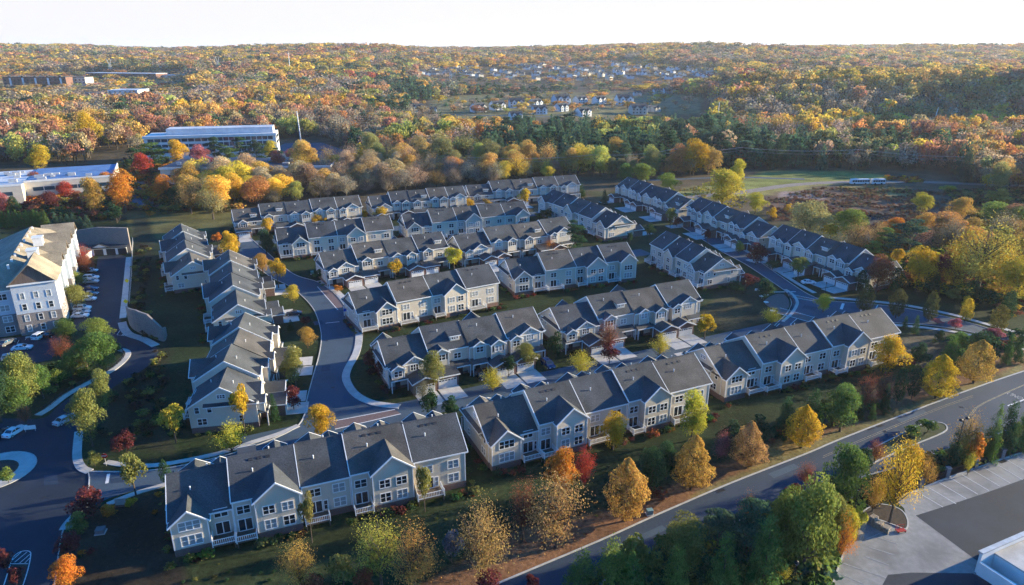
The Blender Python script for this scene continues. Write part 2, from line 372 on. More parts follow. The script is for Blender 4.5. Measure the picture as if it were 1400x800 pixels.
ml = N(t, 'ShaderNodeMath', operation='MULTIPLY'); t.links.new(r1.outputs[0], ml.inputs[0]); t.links.new(r2.outputs[0], ml.inputs[1])
v = N(t, 'ShaderNodeVectorMath', operation='SCALE'); t.links.new(at.outputs['Color'], v.inputs[0]); t.links.new(ml.outputs[0], v.inputs[3])
# fallen leaves: small warm flecks
lf = N(t, 'ShaderNodeMapRange'); lf.inputs[1].default_value = .16; lf.inputs[2].default_value = .10; t.links.new(n3.outputs['Distance'], lf.inputs[0])
n4 = N(t, 'ShaderNodeTexNoise'); n4.inputs['Scale'].default_value = .16; t.links.new(g.outputs['Position'], n4.inputs['Vector'])
l4 = N(t, 'ShaderNodeMapRange'); l4.inputs[1].default_value = .5; l4.inputs[2].default_value = .62; l4.inputs[4].default_value = .85; t.links.new(n4.outputs[0], l4.inputs[0])
lm = N(t, 'ShaderNodeMath', operation='MULTIPLY'); t.links.new(lf.outputs[0], lm.inputs[0]); t.links.new(l4.outputs[0], lm.inputs[1])
mx = N(t, 'ShaderNodeMix', data_type='RGBA'); mx.inputs[7].default_value = (.26, .15, .06, 1); t.links.new(lm.outputs[0], mx.inputs[0]); t.links.new(v.outputs[0], mx.inputs[6])
t.links.new(mx.outputs[2], b.inputs['Base Color'])
bp = N(t, 'ShaderNodeBump'); bp.inputs['Strength'].default_value = .7; bp.inputs['Distance'].default_value = .25
t.links.new(n1.outputs[0], bp.inputs['Height']); t.links.new(bp.outputs[0], b.inputs['Normal'])
me.materials.append(m)
tag(link('ground', me), kind='structure')
# ------------------------------------------------------------------ roads
def smooth(pts, k=6, closed=False):
    n = len(pts); out = []
    for i in range(n if closed else n - 1):
        if closed: p = [pts[(i + j) % n] for j in (-1, 0, 1, 2)]
        else: p = [pts[max(i - 1, 0)], pts[i], pts[i + 1], pts[min(i + 2, n - 1)]]
        for j in range(k):
            s = j / k
            out.append(tuple(.5 * (2 * p[1][a] + (p[2][a] - p[0][a]) * s + (2 * p[0][a] - 5 * p[1][a] + 4 * p[2][a] - p[3][a]) * s * s + (3 * p[1][a] - p[0][a] - 3 * p[2][a] + p[3][a]) * s ** 3) for a in (0, 1)))
    if not closed: out.append(tuple(pts[-1]))
    return out
def gp(pts): return [G(*p) for p in pts]
def ccw(p):
    a = sum(p[i][0] * p[(i + 1) % len(p)][1] - p[(i + 1) % len(p)][0] * p[i][1] for i in range(len(p)))
    return p if a > 0 else p[::-1]
from mathutils.geometry import tessellate_polygon
def sheet(name, poly, z, m, kind='structure'):
    p = ccw(poly); tr = tessellate_polygon([[Vector((x, y, 0)) for x, y in p]])
    me = bpy.data.meshes.new(name); me.from_pydata([(x, y, z + float(hgt(x, y))) for x, y in p], [], [tuple(f) for f in tr])
    me.materials.append(m); me.update()
    for f in me.polygons:
        if f.normal.z < 0: f.flip()
    return tag(link(name, me), kind=kind)
def ribbon(mb, pts, w, z0, z1, off=0, mi=None):
    """a raised or flat strip along a world polyline"""
    n = len(pts); L = []; Rr = []
    for i in range(n):
        a = Vector(pts[max(i - 1, 0)]); b_ = Vector(pts[min(i + 1, n - 1)]); d = (b_ - a)
        if d.length < 1e-6: d = Vector((1, 0))
        d.normalize(); nn = Vector((-d.y, d.x)); c = Vector(pts[i]) + nn * off
        L.append(c + nn * w / 2); Rr.append(c - nn * w / 2)
    for i in range(n - 1):
        q = [Rr[i], Rr[i + 1], L[i + 1], L[i]]
        hz = [float(hgt(p.x, p.y)) if p.y > 500 else 0 for p in q]
        v = [(p.x, p.y, z0 + h) for p, h in zip(q, hz)] + [(p.x, p.y, z1 + h) for p, h in zip(q, hz)]
        f = [(4, 5, 6, 7), (0, 1, 5, 4), (2, 3, 7, 6)]
        if i == 0: f.append((3, 0, 4, 7))
        if i == n - 2: f.append((1, 2, 6, 5))
        mb.add(v, f, mi)
def strip(name, pts, w, z0, z1, m, off=0, kind='structure'):
    mb = MB(); ribbon(mb, pts, w, z0, z1, off); return tag(mb.build(name, m), kind=kind)
# main road, bottom right
mu_ = smooth(gp([(560, 850), (680, 799), (820, 740), (900, 704), (1000, 661), (1100, 622), (1152, 600), (1250, 562), (1330, 532), (1400, 508), (1520, 470), (1700, 420)]), 5)
ml_ = smooth(gp([(640, 900), (760, 830), (880, 765), (980, 722), (1100, 680), (1165, 656), (1240, 634), (1300, 612), (1345, 600), (1400, 580), (1520, 545), (1700, 490)]), 5)
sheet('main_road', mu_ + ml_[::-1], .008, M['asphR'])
kb = MB(); ribbon(kb, mu_, .28, 0, .14, .1); ribbon(kb, ml_, .28, 0, .14, -.1)
# residential street loop, left and bottom
streetL = gp([(318, 352), (345, 362), (372, 380), (393, 390), (412, 404), (430, 425), (439, 455), (437, 482), (428, 515), (420, 545), (417, 565), (404, 585), (362, 605), (300, 625), (225, 641), (175, 645), (120, 645)])
streetR = gp([(342, 325), (365, 345), (400, 374), (435, 386), (460, 404), (478, 430), (486, 452), (484, 480), (471, 505), (470, 522), (482, 541), (508, 554), (545, 559)])
stA = smooth(streetL, 5); stB = smooth(streetR, 5)
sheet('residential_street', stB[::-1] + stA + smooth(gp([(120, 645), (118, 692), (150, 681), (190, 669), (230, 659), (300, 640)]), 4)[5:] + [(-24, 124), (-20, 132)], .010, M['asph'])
# streets between the rows (world frame of the estate)
AX = Vector((math.cos(R(24.2)), math.sin(R(24.2)))); AY = Vector((-AX.y, AX.x))
def line(p, q, k=10): p = Vector(p); q = Vector(q); return [tuple(p.lerp(q, i / k)) for i in range(k + 1)]
s1 = line(Vector((-56, 94)) + AY * 21.5 + AX * 12, Vector((95, 166)) + AY * 21 - AX * 6)
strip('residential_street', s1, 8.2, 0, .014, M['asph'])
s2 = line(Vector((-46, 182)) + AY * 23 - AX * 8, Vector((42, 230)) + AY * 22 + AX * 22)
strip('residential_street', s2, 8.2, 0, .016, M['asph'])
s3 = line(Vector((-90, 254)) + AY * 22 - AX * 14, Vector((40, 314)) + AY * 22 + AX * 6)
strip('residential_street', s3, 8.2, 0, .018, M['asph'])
# eastern street with its turning circle and the way out to the right
eL = gp([(890, 282), (915, 300), (945, 318), (985, 343), (1020, 362), (1068, 394), (1077, 402), (1082, 415), (1076, 428), (1062, 442), (1040, 462), (980, 480)])
eR = gp([(925, 282), (945, 297), (985, 322), (1012, 339), (1050, 366), (1085, 390), (1108, 404), (1130, 411), (1180, 415), (1240, 422), (1300, 435), (1340, 446), (1400, 464), (1500, 495)])
eL2 = gp([(1500, 520), (1400, 474), (1330, 455), (1270, 445), (1215, 441), (1150, 436), (1120, 438), (1080, 450), (1040, 470)])
eLs, eRs, eL2s = smooth(eL, 5), smooth(eR, 5), smooth(eL2, 5)
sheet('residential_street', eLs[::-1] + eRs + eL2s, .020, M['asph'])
# brick crosswalk bands with white edges
def band(px4, nm='crosswalk'):
    q = gp(px4); sheet(nm, q, .030, M['pave'])
    mbp = MB()
    for a, c in ((0, 1), (3, 2)): ribbon(mbp, line(q[a], q[c], 4), .25, .03, .036)
    tag(mbp.build('road_markings', M['paint']), kind='structure')
band([(434, 392), (462, 424), (475, 424), (456, 396)])
band([(455, 576), (540, 560), (548, 566), (458, 587)])
band([(1066, 421), (1120, 436), (1110, 441), (1062, 428)])
band([(1079, 402), (1113, 409), (1120, 413), (1081, 406)])
# dark asphalt on the left
dk = smooth(gp([(134, 351), (173, 351), (169, 395), (164, 425), (168, 447), (180, 460), (200, 466), (213, 474), (216, 484), (208, 496), (185, 512), (160, 526), (135, 548), (113, 575), (103, 605), (102, 634), (121, 647), (120, 675), (118, 695), (100, 705), (88, 722), (82, 745), (74, 805), (60, 900)]), 4)
dk2 = smooth(gp([(-200, 900), (-200, 700), (-200, 600), (-60, 575), (10, 572), (58, 572), (80, 555), (110, 533), (140, 516), (165, 500), (172, 485), (160, 470), (142, 455), (138, 440), (138, 400), (132, 365)]), 4)
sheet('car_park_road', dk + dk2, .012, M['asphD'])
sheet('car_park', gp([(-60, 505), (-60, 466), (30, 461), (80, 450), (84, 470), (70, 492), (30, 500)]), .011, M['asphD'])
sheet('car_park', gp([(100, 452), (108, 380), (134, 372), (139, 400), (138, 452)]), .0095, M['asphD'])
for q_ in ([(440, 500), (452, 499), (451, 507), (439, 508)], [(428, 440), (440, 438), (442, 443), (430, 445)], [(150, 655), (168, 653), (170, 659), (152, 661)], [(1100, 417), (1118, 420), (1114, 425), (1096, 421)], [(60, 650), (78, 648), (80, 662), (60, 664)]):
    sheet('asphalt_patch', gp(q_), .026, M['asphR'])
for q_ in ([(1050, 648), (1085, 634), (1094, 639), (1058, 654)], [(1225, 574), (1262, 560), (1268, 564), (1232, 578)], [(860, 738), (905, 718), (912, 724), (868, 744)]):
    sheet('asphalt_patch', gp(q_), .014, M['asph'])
# sidewalks
def walk(pts, w=1.5, off=0, sm=5): strip('sidewalk', smooth(gp(pts), sm), w, 0, .13, M['conc'], off)
walk([(437, 384), (462, 400), (482, 426), (491, 452), (488, 480), (475, 506), (474, 521), (486, 539), (510, 551), (546, 556)], 1.9)
walk([(408, 582), (380, 594), (345, 605), (300, 620), (225, 635), (180, 637), (145, 632)], 1.3)
walk([(147, 690), (185, 675), (232, 661)], 1.2)
walk([(167, 441), (170, 450), (178, 458), (196, 464), (213, 473)], 2.2)
walk([(176, 352), (172, 395), (168, 435)], 1.8)
walk([(165, 478), (174, 482), (171, 491), (158, 503), (140, 514), (118, 525), (90, 541), (68, 558), (52, 568)], 1.7)
walk([(108, 590), (106, 610), (106, 628), (112, 640), (123, 645)], 1.6)
walk([(105, 705), (95, 716), (90, 724)], 2.0)
walk([(1010, 339), (1052, 366), (1088, 389), (1110, 401)], 1.5, 1.0)
walk([(1130, 407), (1180, 411), (1240, 418), (1300, 430), (1340, 441), (1400, 458), (1500, 488)], 1.6)
walk([(1400, 478), (1330, 459), (1270, 449), (1215, 444), (1165, 440)], 1.4)
walk([(1074, 396), (1084, 403), (1090, 414), (1083, 428), (1070, 440)], .9)
walk([(35, 462), (58, 457), (84, 450)], 1.0)
for a, b_ in (((442, 380), 0),): pass
ribbon(kb, stA, .22, 0, .14); ribbon(kb, stB, .22, 0, .135)
ribbon(kb, eRs, .22, 0, .14); ribbon(kb, eLs, .22, 0, .137)
ribbon(kb, eL2s, .2, 0, .142)
ribbon(kb, dk[4 * 15:], .2, 0, .133)
tag(kb.build('kerb', M['kerb']), kind='structure')
# turning circle, brick paved apron left of the eastern street
sheet('paved_apron', smooth(gp([(1045, 412), (1056, 404), (1070, 402), (1078, 410), (1078, 421), (1068, 424), (1052, 420)]), 4, True), .034, M['pave'])
# roundabout ring at the left edge
rc = G(-8, 645); ring = [(rc[0] + 6.7 * math.cos(a / 12 * math.pi), rc[1] + 6.7 * math.sin(a / 12 * math.pi)) for a in range(24)]
sheet('roundabout_apron', ring, .05, M['conc'])
sheet('planting_bed', [(rc[0] + 3.9 * math.cos(a / 12 * math.pi), rc[1] + 3.9 * math.sin(a / 12 * math.pi)) for a in range(24)], .09, M['mulch'])
strip('kerb', [(rc[0] + 6.7 * math.cos(a / 16 * math.pi), rc[1] + 6.7 * math.sin(a / 16 * math.pi)) for a in range(33)], .25, 0, .12, M['kerb'])
# median island of the main road
isl = smooth(gp([(1162, 640), (1172, 625), (1208, 606), (1260, 581), (1283, 578), (1294, 583), (1289, 592), (1246, 610), (1205, 628), (1180, 640)]), 4, True)
sheet('planting_bed', isl, .10, M['grass']); strip('kerb', isl + isl[:1], .25, 0, .15, M['kerb'])
# island in the bottom left car park with hatched nose
isl2 = gp([(9, 800), (15, 775), (20, 771), (37, 770), (33, 800)]); sheet('planting_bed', isl2, .03, M['mulch'])
pm = MB()
def pl(pts, w=.14, z=.034, mb=None): ribbon((mb or pm), gp(pts) if pts[0][1] > 200 or pts[0][0] > 200 else pts, w, z - .003, z)
pl(smooth([(0, 815), (8, 792), (14, 772), (20, 760), (30, 754), (40, 754), (42, 760), (38, 780), (30, 805)], 4), .15)
pl([(15, 771), (38, 771)], .12)
for a, b_ in (((17, 766), (29, 755)), ((20, 769), (37, 755)), ((27, 770), (41, 758)), ((34, 770), (41, 763))): pl([a, b_], .13)
pl([(148.5, 648), (146, 661)], .55, .026)
pl([(445, 442), (464, 440)], .35, .026)
pl([(1055, 399.5), (1088, 399)], .5, .036)
pl([(1153, 415), (1150, 423)], .8, .036)
pl([(1200, 417), (1196, 425)], .3, .036)
for x0, x1 in ((166, 174), (168, 177), (171, 178)): pl([(x0, 459), (x1, 453)], .25, .03)
pl([(164, 452), (160, 458), (172, 459.5), (178, 453)], .15, .031)
for px_, py_ in ((37, 465), (51, 465), (63, 462), (80, 458), (3, 472), (18, 469), (26, 470)): pl([(px_, py_ - 5), (px_ - 2.5, py_)], .12, .03)
tag(pm.build('road_markings', M['paint']), kind='structure')
ym = MB()
for o_ in (0, 2.2): pl([(1125, 626 - o_), (1180, 602 - o_), (1240, 577 - o_), (1290, 557 - o_), (1330, 543 - o_)], .08, .022, ym)
for o_ in (0, 2.5): pl([(1325 + o_, 569 ), (1333 + o_, 558), (1345 + o_, 550.5), (1372 + o_, 538), (1400, 526 + o_ / 3)], .12, .024, ym)
tag(ym.build('road_markings', M['yellow']), kind='structure')
wm = MB(); pl([(1378, 555), (1400, 546.5), (1500, 510)], .35, .022, wm)
tag(wm.build('road_markings', M['paint']), kind='structure')
# painted word on the main road
def text(txt, size, loc, rot, m, name, ext=.002, parent=None, align='CENTER'):
    cu = bpy.data.curves.new(name, 'FONT'); cu.body = txt; cu.size = size; cu.extrude = ext; cu.align_x = align; cu.align_y = 'CENTER'
    o = bpy.data.objects.new(name + '_tmp', cu); COL.objects.link(o)
    dg = bpy.context.evaluated_depsgraph_get(); me = bpy.data.meshes.new_from_object(o.evaluated_get(dg))
    bpy.data.objects.remove(o); me.materials.clear(); me.materials.append(m)
    q = link(name, me, parent, loc); q.rotation_euler = rot; return q
tl = G(1387, 541); q = text('ONLY', 2.2, (tl[0], tl[1], .026), (0, 0, R(115)), M['paintw'], 'road_word'); q.scale = (.6, 1.0, 1); tag(q, kind='structure')
# parking area, bottom right
lot = gp([(1130, 850), (1138, 800), (1150, 765), (1160, 740), (1175, 715), (1200, 712), (1224, 720), (1240, 712), (1236, 695), (1222, 682), (1262, 665), (1300, 650), (1345, 634), (1400, 616), (1560, 565), (1800, 700), (1500, 1000)])
sheet('parking_area', lot, .010, M['asphP'])
sheet('dark_asphalt_shadow', gp([(1252, 705), (1290, 693), (1345, 675), (1400, 655), (1560, 600), (1800, 720), (1500, 860), (1333, 765)]), .016, M['asphD'])  # newer asphalt and cast shadow, painted together as one dark sheet
sheet('dark_asphalt_shadow', gp([(1200, 812), (1214, 786), (1245, 783), (1330, 784), (1380, 812)]), .017, M['asphD'])  # shadow of the building wing, painted as a dark asphalt sheet
pk = MB(); wk = MB()
st = [(1252, 671.5), (1270, 667), (1284, 660), (1300, 654), (1315, 649), (1330, 643), (1344, 638.5), (1361, 634), (1377, 629), (1391, 624), (1407, 619), (1422, 614)]
for x, y in st: pl([(x, y), (x + 37, y + 22)], .13, .03, pk)
for a, b_ in (((1200, 735), (1228, 744)), ((1188, 748), (1223, 759)), ((1183, 761), (1216, 773)), ((1149, 769), (1211, 790)), ((1143, 782), (1182, 799)), ((1183, 738), (1215, 724))): pl([a, b_], .16, .03, wk)
tag(pk.build('parking_lines', M['paint']), kind='structure'); tag(wk.build('parking_lines', M['paintw']), kind='structure')
ke = smooth(gp([(1136, 805), (1150, 765), (1162, 738)]), 4); ke2 = smooth(gp([(1222, 683), (1262, 667), (1300, 652), (1345, 636), (1400, 618), (1500, 585)]), 4)
bd = smooth(gp([(1172, 714), (1195, 710), (1224, 719), (1238, 724), (1241, 714), (1236, 702), (1224, 694), (1200, 690), (1180, 700)]), 4, True)
sheet('planting_bed', bd, .12, M['mulch'])
kk = MB()
for p_ in (ke, ke2, bd + bd[:1]): ribbon(kk, p_, .22, 0, .15)
tag(kk.build('kerb', M['kerb']), kind='structure')
# country track with the two buses, far right, and office roads
strip('track', smooth(gp([(905, 275), (960, 268), (1020, 262), (1070, 254.5), (1110, 251), (1160, 249), (1260, 249), (1340, 252), (1450, 256)]), 5), 7, 0, .05, mat('gravel', (.24, .20, .17), .95, (.18, .15, .13), .5))
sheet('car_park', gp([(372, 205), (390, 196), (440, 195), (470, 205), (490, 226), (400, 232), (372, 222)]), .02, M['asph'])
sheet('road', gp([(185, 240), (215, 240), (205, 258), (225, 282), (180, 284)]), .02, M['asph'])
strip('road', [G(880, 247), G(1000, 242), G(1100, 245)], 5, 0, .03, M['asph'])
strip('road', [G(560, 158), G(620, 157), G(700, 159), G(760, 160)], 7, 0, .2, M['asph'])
# ------------------------------------------------------------------ windows and doors shared by the houses
_wc = {}
def window_mesh(w, h, n, kind='w'):
    k = (round(w, 2), round(h, 2), n, kind)
    if k in _wc: return _wc[k]
    f = MB(); p = MB(); T = .13
    f.box(-w / 2 - T, -.09, -h / 2 - T, w / 2 + T, .02, -h / 2); f.box(-w / 2 - T, -.09, h / 2, w / 2 + T, .02, h / 2 + T)
    f.box(-w / 2 - T, -.085, -h / 2, -w / 2, .02, h / 2); f.box(w / 2, -.085, -h / 2, w / 2 + T, .02, h / 2)
    for i in range(1, n): x = -w / 2 + w * i / n; f.box(x - .07, -.08, -h / 2, x + .07, .02, h / 2)
    if kind == 'w': f.box(-w / 2, -.06, -.035, w / 2, .02, .035)
    p.box(-w / 2, -.03, -h / 2, w / 2, .015, h / 2)
    _wc[k] = (f.mesh('window', M['trim']), p.mesh('pane', M['glass']), p.mesh('pane', M['blind']))
    return _wc[k]
def window(par, x, y, z, w, h, n=2, rz=0, kind='w', name='window'):
    a, b_, c = window_mesh(w, h, n, kind)
    o = link(name, a, par, (x, y, z), rz); link('pane', c if (kind == 'w' and rnd.random() < .38) else b_, o)
    return o
_gd = {}
def garage_door(par, x, y, z, w, rz):
    if w not in _gd:
        f = MB()
        f.box(-w / 2, -.05, 0, w / 2, 0, 2.2)
        for i in range(4):
            for j in range(6): f.box(-w / 2 + .1 + j * (w - .1) / 6, -.08, .08 + i * .54, -w / 2 + (j + 1) * (w - .1) / 6, -.05, .5 + i * .54)
        g_ = MB()
        for j in range(6): g_.box(-w / 2 + .16 + j * (w - .1) / 6, -.1, 1.76, -w / 2 - .06 + (j + 1) * (w - .1) / 6, -.08, 2.06)
        _gd[w] = (f.mesh('garage_door', M['gdoor']), g_.mesh('pane', M['glass']))
    o = link('garage_door', _gd[w][0], par, (x, y, z), rz); link('pane', _gd[w][1], o); return o
def chev(mb, T, hw, zr, s, x0, x1, th=.22, mi=None, tb=None):
    """gable roof slab whose ridge runs along local x"""
    old = mb.T; mb.T = T if old is None or T is None else old @ T
    if T is None: mb.T = old
    sec = [(0, zr), (-hw, zr - s * hw), (-hw, zr - s * hw - th), (0, zr - th), (hw, zr - s * hw - th), (hw, zr - s * hw)]
    n = 6; v = [(x0, y, z) for y, z in sec] + [(x1, y, z) for y, z in sec]
    f = [(0, 1, 7, 6), (1, 2, 8, 7), (2, 3, 9, 8), (3, 4, 10, 9), (4, 5, 11, 10), (5, 0, 6, 11), (0, 3, 2, 1), (0, 5, 4, 3), (6, 7, 8, 9), (6, 9, 10, 11)]
    mb.add(v, f, mi); mb.T = old
ROT = lambda a, x, y: Matrix.Translation((x, y, 0)) @ Matrix.Rotation(a, 4, 'Z')
HD = 6.5; SL = .62; F1 = 1.25
def townhouse_row(label, r1, r2, flip, dk_, gr_, br=None, ends='', show='', wall=None, z0=0, gar=True, lim=None):
    """one terrace: ridge from pixel r1 to r2, decks on local -y, garages on local +y"""
    A = Vector(G(*r1, 11 + z0)); B = Vector(G(*r2, 11 + z0)); L = (B - A).length; C_ = (A + B) / 2
    ang = math.atan2(B.y - A.y, B.x - A.x)
    n = len(dk_)
    if br:
        fr = [0.0]
        for b_ in br[1:-1]:
            q = (b_ - r1[0]) / (r2[0] - r1[0]); P_ = Vector(G(b_, r1[1] + (r2[1] - r1[1]) * q, 11 + z0)); fr.append((P_ - A).dot(B - A) / L / L)
        fr.append(1.0)
    else: fr = [i / n for i in range(n + 1)]
    if flip: ang += math.pi; fr = [1 - f for f in fr][::-1]; dk_ = [{'BL': 'BR', 'BR': 'BL'}.get(d, d) for d in dk_[::-1]]; gr_ = gr_[::-1]
    root = empty('townhouse_row', (C_.x, C_.y, z0), ang, label, 'townhouses', 'rows of attached townhouses')
    xs = [(f - .5) * L for f in fr]
    ez = 6.75
    front = 'g' in show; back = 'd' in show
    pat = [(-.75, .5), (.7, -.3), (.55, .25), (1.0, -.2), (.9, -.5), (.2, .2)]
    pts = []
    for i in range(n):
        x0, x1 = xs[i], xs[i + 1]; w = x1 - x0; dz, dy = pat[(n - 1 - i) % 6 if flip else i % 6]; ze = ez + dz
        f0, b0 = HD + dy, -HD + dy * .6; yr = (f0 + b0) / 2; hw = (f0 - b0) / 2; zr = ze + SL * hw
        wm_ = M[wall or 'side' + 'AABCAB'[(i * 5 + len(label)) % 6]]
        rm = M[['roof2', 'roof', 'roof3', 'roof'][(i * 3 + len(label)) % 4]]
        wl = MB(); rf = MB(); tr = MB(); bk = MB()
        e0 = .0 if i else .0; i1 = -.01 if i < n - 1 else 0
        wl.prism([(b0, 0), (f0, 0), (f0, ze), (yr, zr - .1), (b0, ze)], x0 + .01, x1 - .01)
        oL = .35 if i == 0 else .06; oR = .35 if i == n - 1 else .06
        TT = ROT(0, 0, yr)
        chev(rf, TT, hw + .4, zr + .12, SL, x0 - oL, x1 + oR)
        for xe, s_ in ((x0 - oL, -1), (x1 + oR, 1)):
            j = i + s_
            if 0 <= j < n and (pat[(n - 1 - j) % 6] if flip else pat[j % 6])[0] > dz - .05: continue
            a, b_ = (xe - .08, xe + .05) if s_ < 0 else (xe - .05, xe + .08)
            chev(tr, TT, hw + .43, zr + .155, SL, a, b_, .30)
        for s_ in (-1, 1):
            y = yr + s_ * (hw + .44); z = zr + .12 - SL * (hw + .4)
            tr.box(x0 - oL, y - .06, z - .26, x1 + oR, y + .06, z - .02)
        # corner boards and downpipes
        for xx in (x0 + .1, x1 - .1):
            tr.box(xx - .08, b0 - .05, F1, xx + .08, b0 + .02, ze - .2)
            tr.box(xx - .08, f0 - .02, .1, xx + .08, f0 + .05, ze - .2)
        # brick base all round the lower level
        bk.box(x0 + .0, b0 - .035, 0, x1 - .0, b0 + .3, F1)
        bf = MB(); bf.box(x0 + .0, f0 - .3, 0, x1, f0 + .035, .7); bf.build('brick_base', M['brick'], root)
        if i == 0: bk.box(x0 - .03, b0 - .03, 0, x0 + .2, f0 + .03, F1)
        if i == n - 1: bk.box(x1 - .2, b0 - .03, 0, x1 + .03, f0 + .03, F1)
        # vents on the roof
        for vx, vy in ((x0 + w * .35, -.45), (x0 + w * .62, .3)):
            vp = MB(); yy = yr + vy * hw; zz = zr + .12 - SL * abs(yy - yr)
            vp.tube((vx, yy, zz - .2), (vx, yy, zz + .45), .09, n=6); vp.tube((vx, yy, zz + .44), (vx, yy, zz + .6), .13, n=6); vp.build('roof_vent', M['trim'], root)
        if i % 2 == 1 or i == n - 1:
            for q_ in range(3):
                vx = x0 + w * (.3 + .13 * q_); rv = MB(); zz = zr + .12 - SL * 1.1
                rv.add([(vx, yr - 1.3, zz - .05), (vx + .7, yr - 1.3, zz - .05), (vx + .7, yr - .95, zz + .24), (vx, yr - .95, zz + .24), (vx, yr - 1.3, zz - .2), (vx + .7, yr - 1.3, zz - .2), (vx + .7, yr - .95, zz), (vx, yr - .95, zz)], [(0, 1, 2, 3), (0, 4, 5, 1), (1, 5, 6, 2), (2, 6, 7, 3), (3, 7, 4, 0), (7, 6, 5, 4)])
                rv.build('roof_vent', M['shutter'], root)
        gt = MB(); gt.prism([(yr - .22, zr + .02), (yr + .22, zr + .02), (yr, zr + .2)], x0 - oL + .02, x1 + oR - .02); gt.build('ridge_cap', M['roof3'], root)
        # ---- deck side
        d = dk_[i]; wb = min(7.4, .66 * w) if 0 < i < n - 1 else min(6.0, .58 * w); pb = 1.5; SB = .80
        if d in ('BL', 'BR'):
            bx = x0 + wb / 2 + .15 if d == 'BL' else x1 - wb / 2 - .15
            yb = b0 - pb; hb = wb / 2 + .38; zb = ze - .12 + SB * (wb / 2)
            wl.T = ROT(-math.pi / 2, bx, 0)
            wl.prism([(-wb / 2, 0), (wb / 2, 0), (wb / 2, ze - .15), (0, zb - .1), (-wb / 2, ze - .15)], -(b0 + .4), -(yb)); wl.T = None
            Tb = ROT(-math.pi / 2, bx, 0)     # local x -> world -y
            chev(rf, Tb, hb, zb + .12, SB, -(b0 + (zb - ze) / SL + 1.2), -yb + .4)
            chev(tr, Tb, hb + .03, zb + .155, SB, -yb + .33, -yb + .48, .30)
            for s_ in (-1, 1):
                z = zb + .12 - SB * hb; xx = bx + s_ * (hb + .03); tr.box(xx - .06, yb - .4, z - .24, xx + .06, b0 - .3, z - .02)
                tr.box(bx + s_ * (wb / 2 - .02) - .08, yb - .05, F1, bx + s_ * (wb / 2 - .02) + .08, yb + .02, ze - .3)
            bk.box(bx - wb / 2 - .03, yb - .035, 0, bx + wb / 2 + .03, b0, F1)
            if back:
                nn = 3 if (i == 0 or i == n - 1) else 2; ww = 3.0 if nn == 3 else 1.9
                if nn == 3:
                    window(root, bx, yb, 5.25, ww, 1.5, nn); window(root, bx, yb, 2.55, ww, 1.7, nn)
                else:
                    for q in ((-1.45, 1.45) if wb > 5.4 else (0,)):
                        window(root, bx + q, yb, 5.25, 1.7, 1.45, 2); window(root, bx + q, yb, 2.5, 1.7, 1.65, 2)
            dx0, dx1 = (x0 + wb + .3, x1) if d == 'BL' else (x0, x1 - wb - .3)
        else:
            dx0, dx1 = (x0 + .2, x0 + w * .52)
            if back:
                window(root, x0 + w * .76, b0, 5.3, 1.9, 1.5, 2); window(root, x0 + w * .76, b0, 2.5, 1.9, 1.6, 2)
        cxm = (dx0 + dx1) / 2; dw = dx1 - dx0
        if back and dw > 1.5:
            window(root, cxm, b0, 5.3, min(1.9, dw - .7), 1.4, 2)
            window(root, cxm, b0, F1 + 1.2, min(2.0, dw - .6), 2.1, 2, 0, 'd', 'patio_door')
            if dw > 3.6: window(root, cxm + 1.65, b0, 2.5, .55, 1.7, 1)
        if dw > 1.5:
            dd = 2.6; dk = MB(); rl = MB()
            dk.box(dx0 + .05, b0 - dd, F1 - .28, dx1 - .05, b0 - .02, F1 - .06)
            for xx in (dx0 + .2, dx1 - .2): dk.box(xx - .09, b0 - dd + .05, 0, xx + .09, b0 - dd + .23, F1 - .28)
            o = dk.build('deck', M['wood'], root)
            def rail(p, q):
                L_ = math.dist(p, q); k = max(2, int(L_ / .28))
                for zz in (F1 + .1, F1 + .95): rl.bar((*p, zz), (*q, zz), .09, .09)
                for j in range(k + 1): xx = p[0] + (q[0] - p[0]) * j / k; yy = p[1] + (q[1] - p[1]) * j / k; rl.box(xx - .035, yy - .035, F1 - .02, xx + .035, yy + .035, F1 + .95)
                for c in (p, q): rl.box(c[0] - .08, c[1] - .08, F1 - .3, c[0] + .08, c[1] + .08, F1 + 1.1)
            rail((dx0 + .1, b0 - dd + .05), (dx1 - .1, b0 - dd + .05)); rail((dx0 + .1, b0 - dd + .3), (dx0 + .1, b0 - .2)); rail((dx1 - .1, b0 - dd + .3), (dx1 - .1, b0 - .2))
            rl.build('railing', M['trim'], o)
            if i % 2 == 0 and dw > 2.5:       # privacy screen between two decks
                sc_ = MB(); sc_.prism([(b0 - dd + .3, F1), (b0 - .03, F1), (b0 - .03, F1 + 2.3), (b0 - dd + .3, F1 + 1.0)], dx0 - .02, dx0 + .06); sc_.build('privacy_screen', wm_, root)
        # ---- garage side
        g = gr_[i]; side = 1 if i % 2 == 0 else -1
        gw = min(5.6, w * .64); gx = x1 - gw / 2 - .05 if side > 0 else x0 + gw / 2 + .05
        gd = 5.0; gz = 2.95
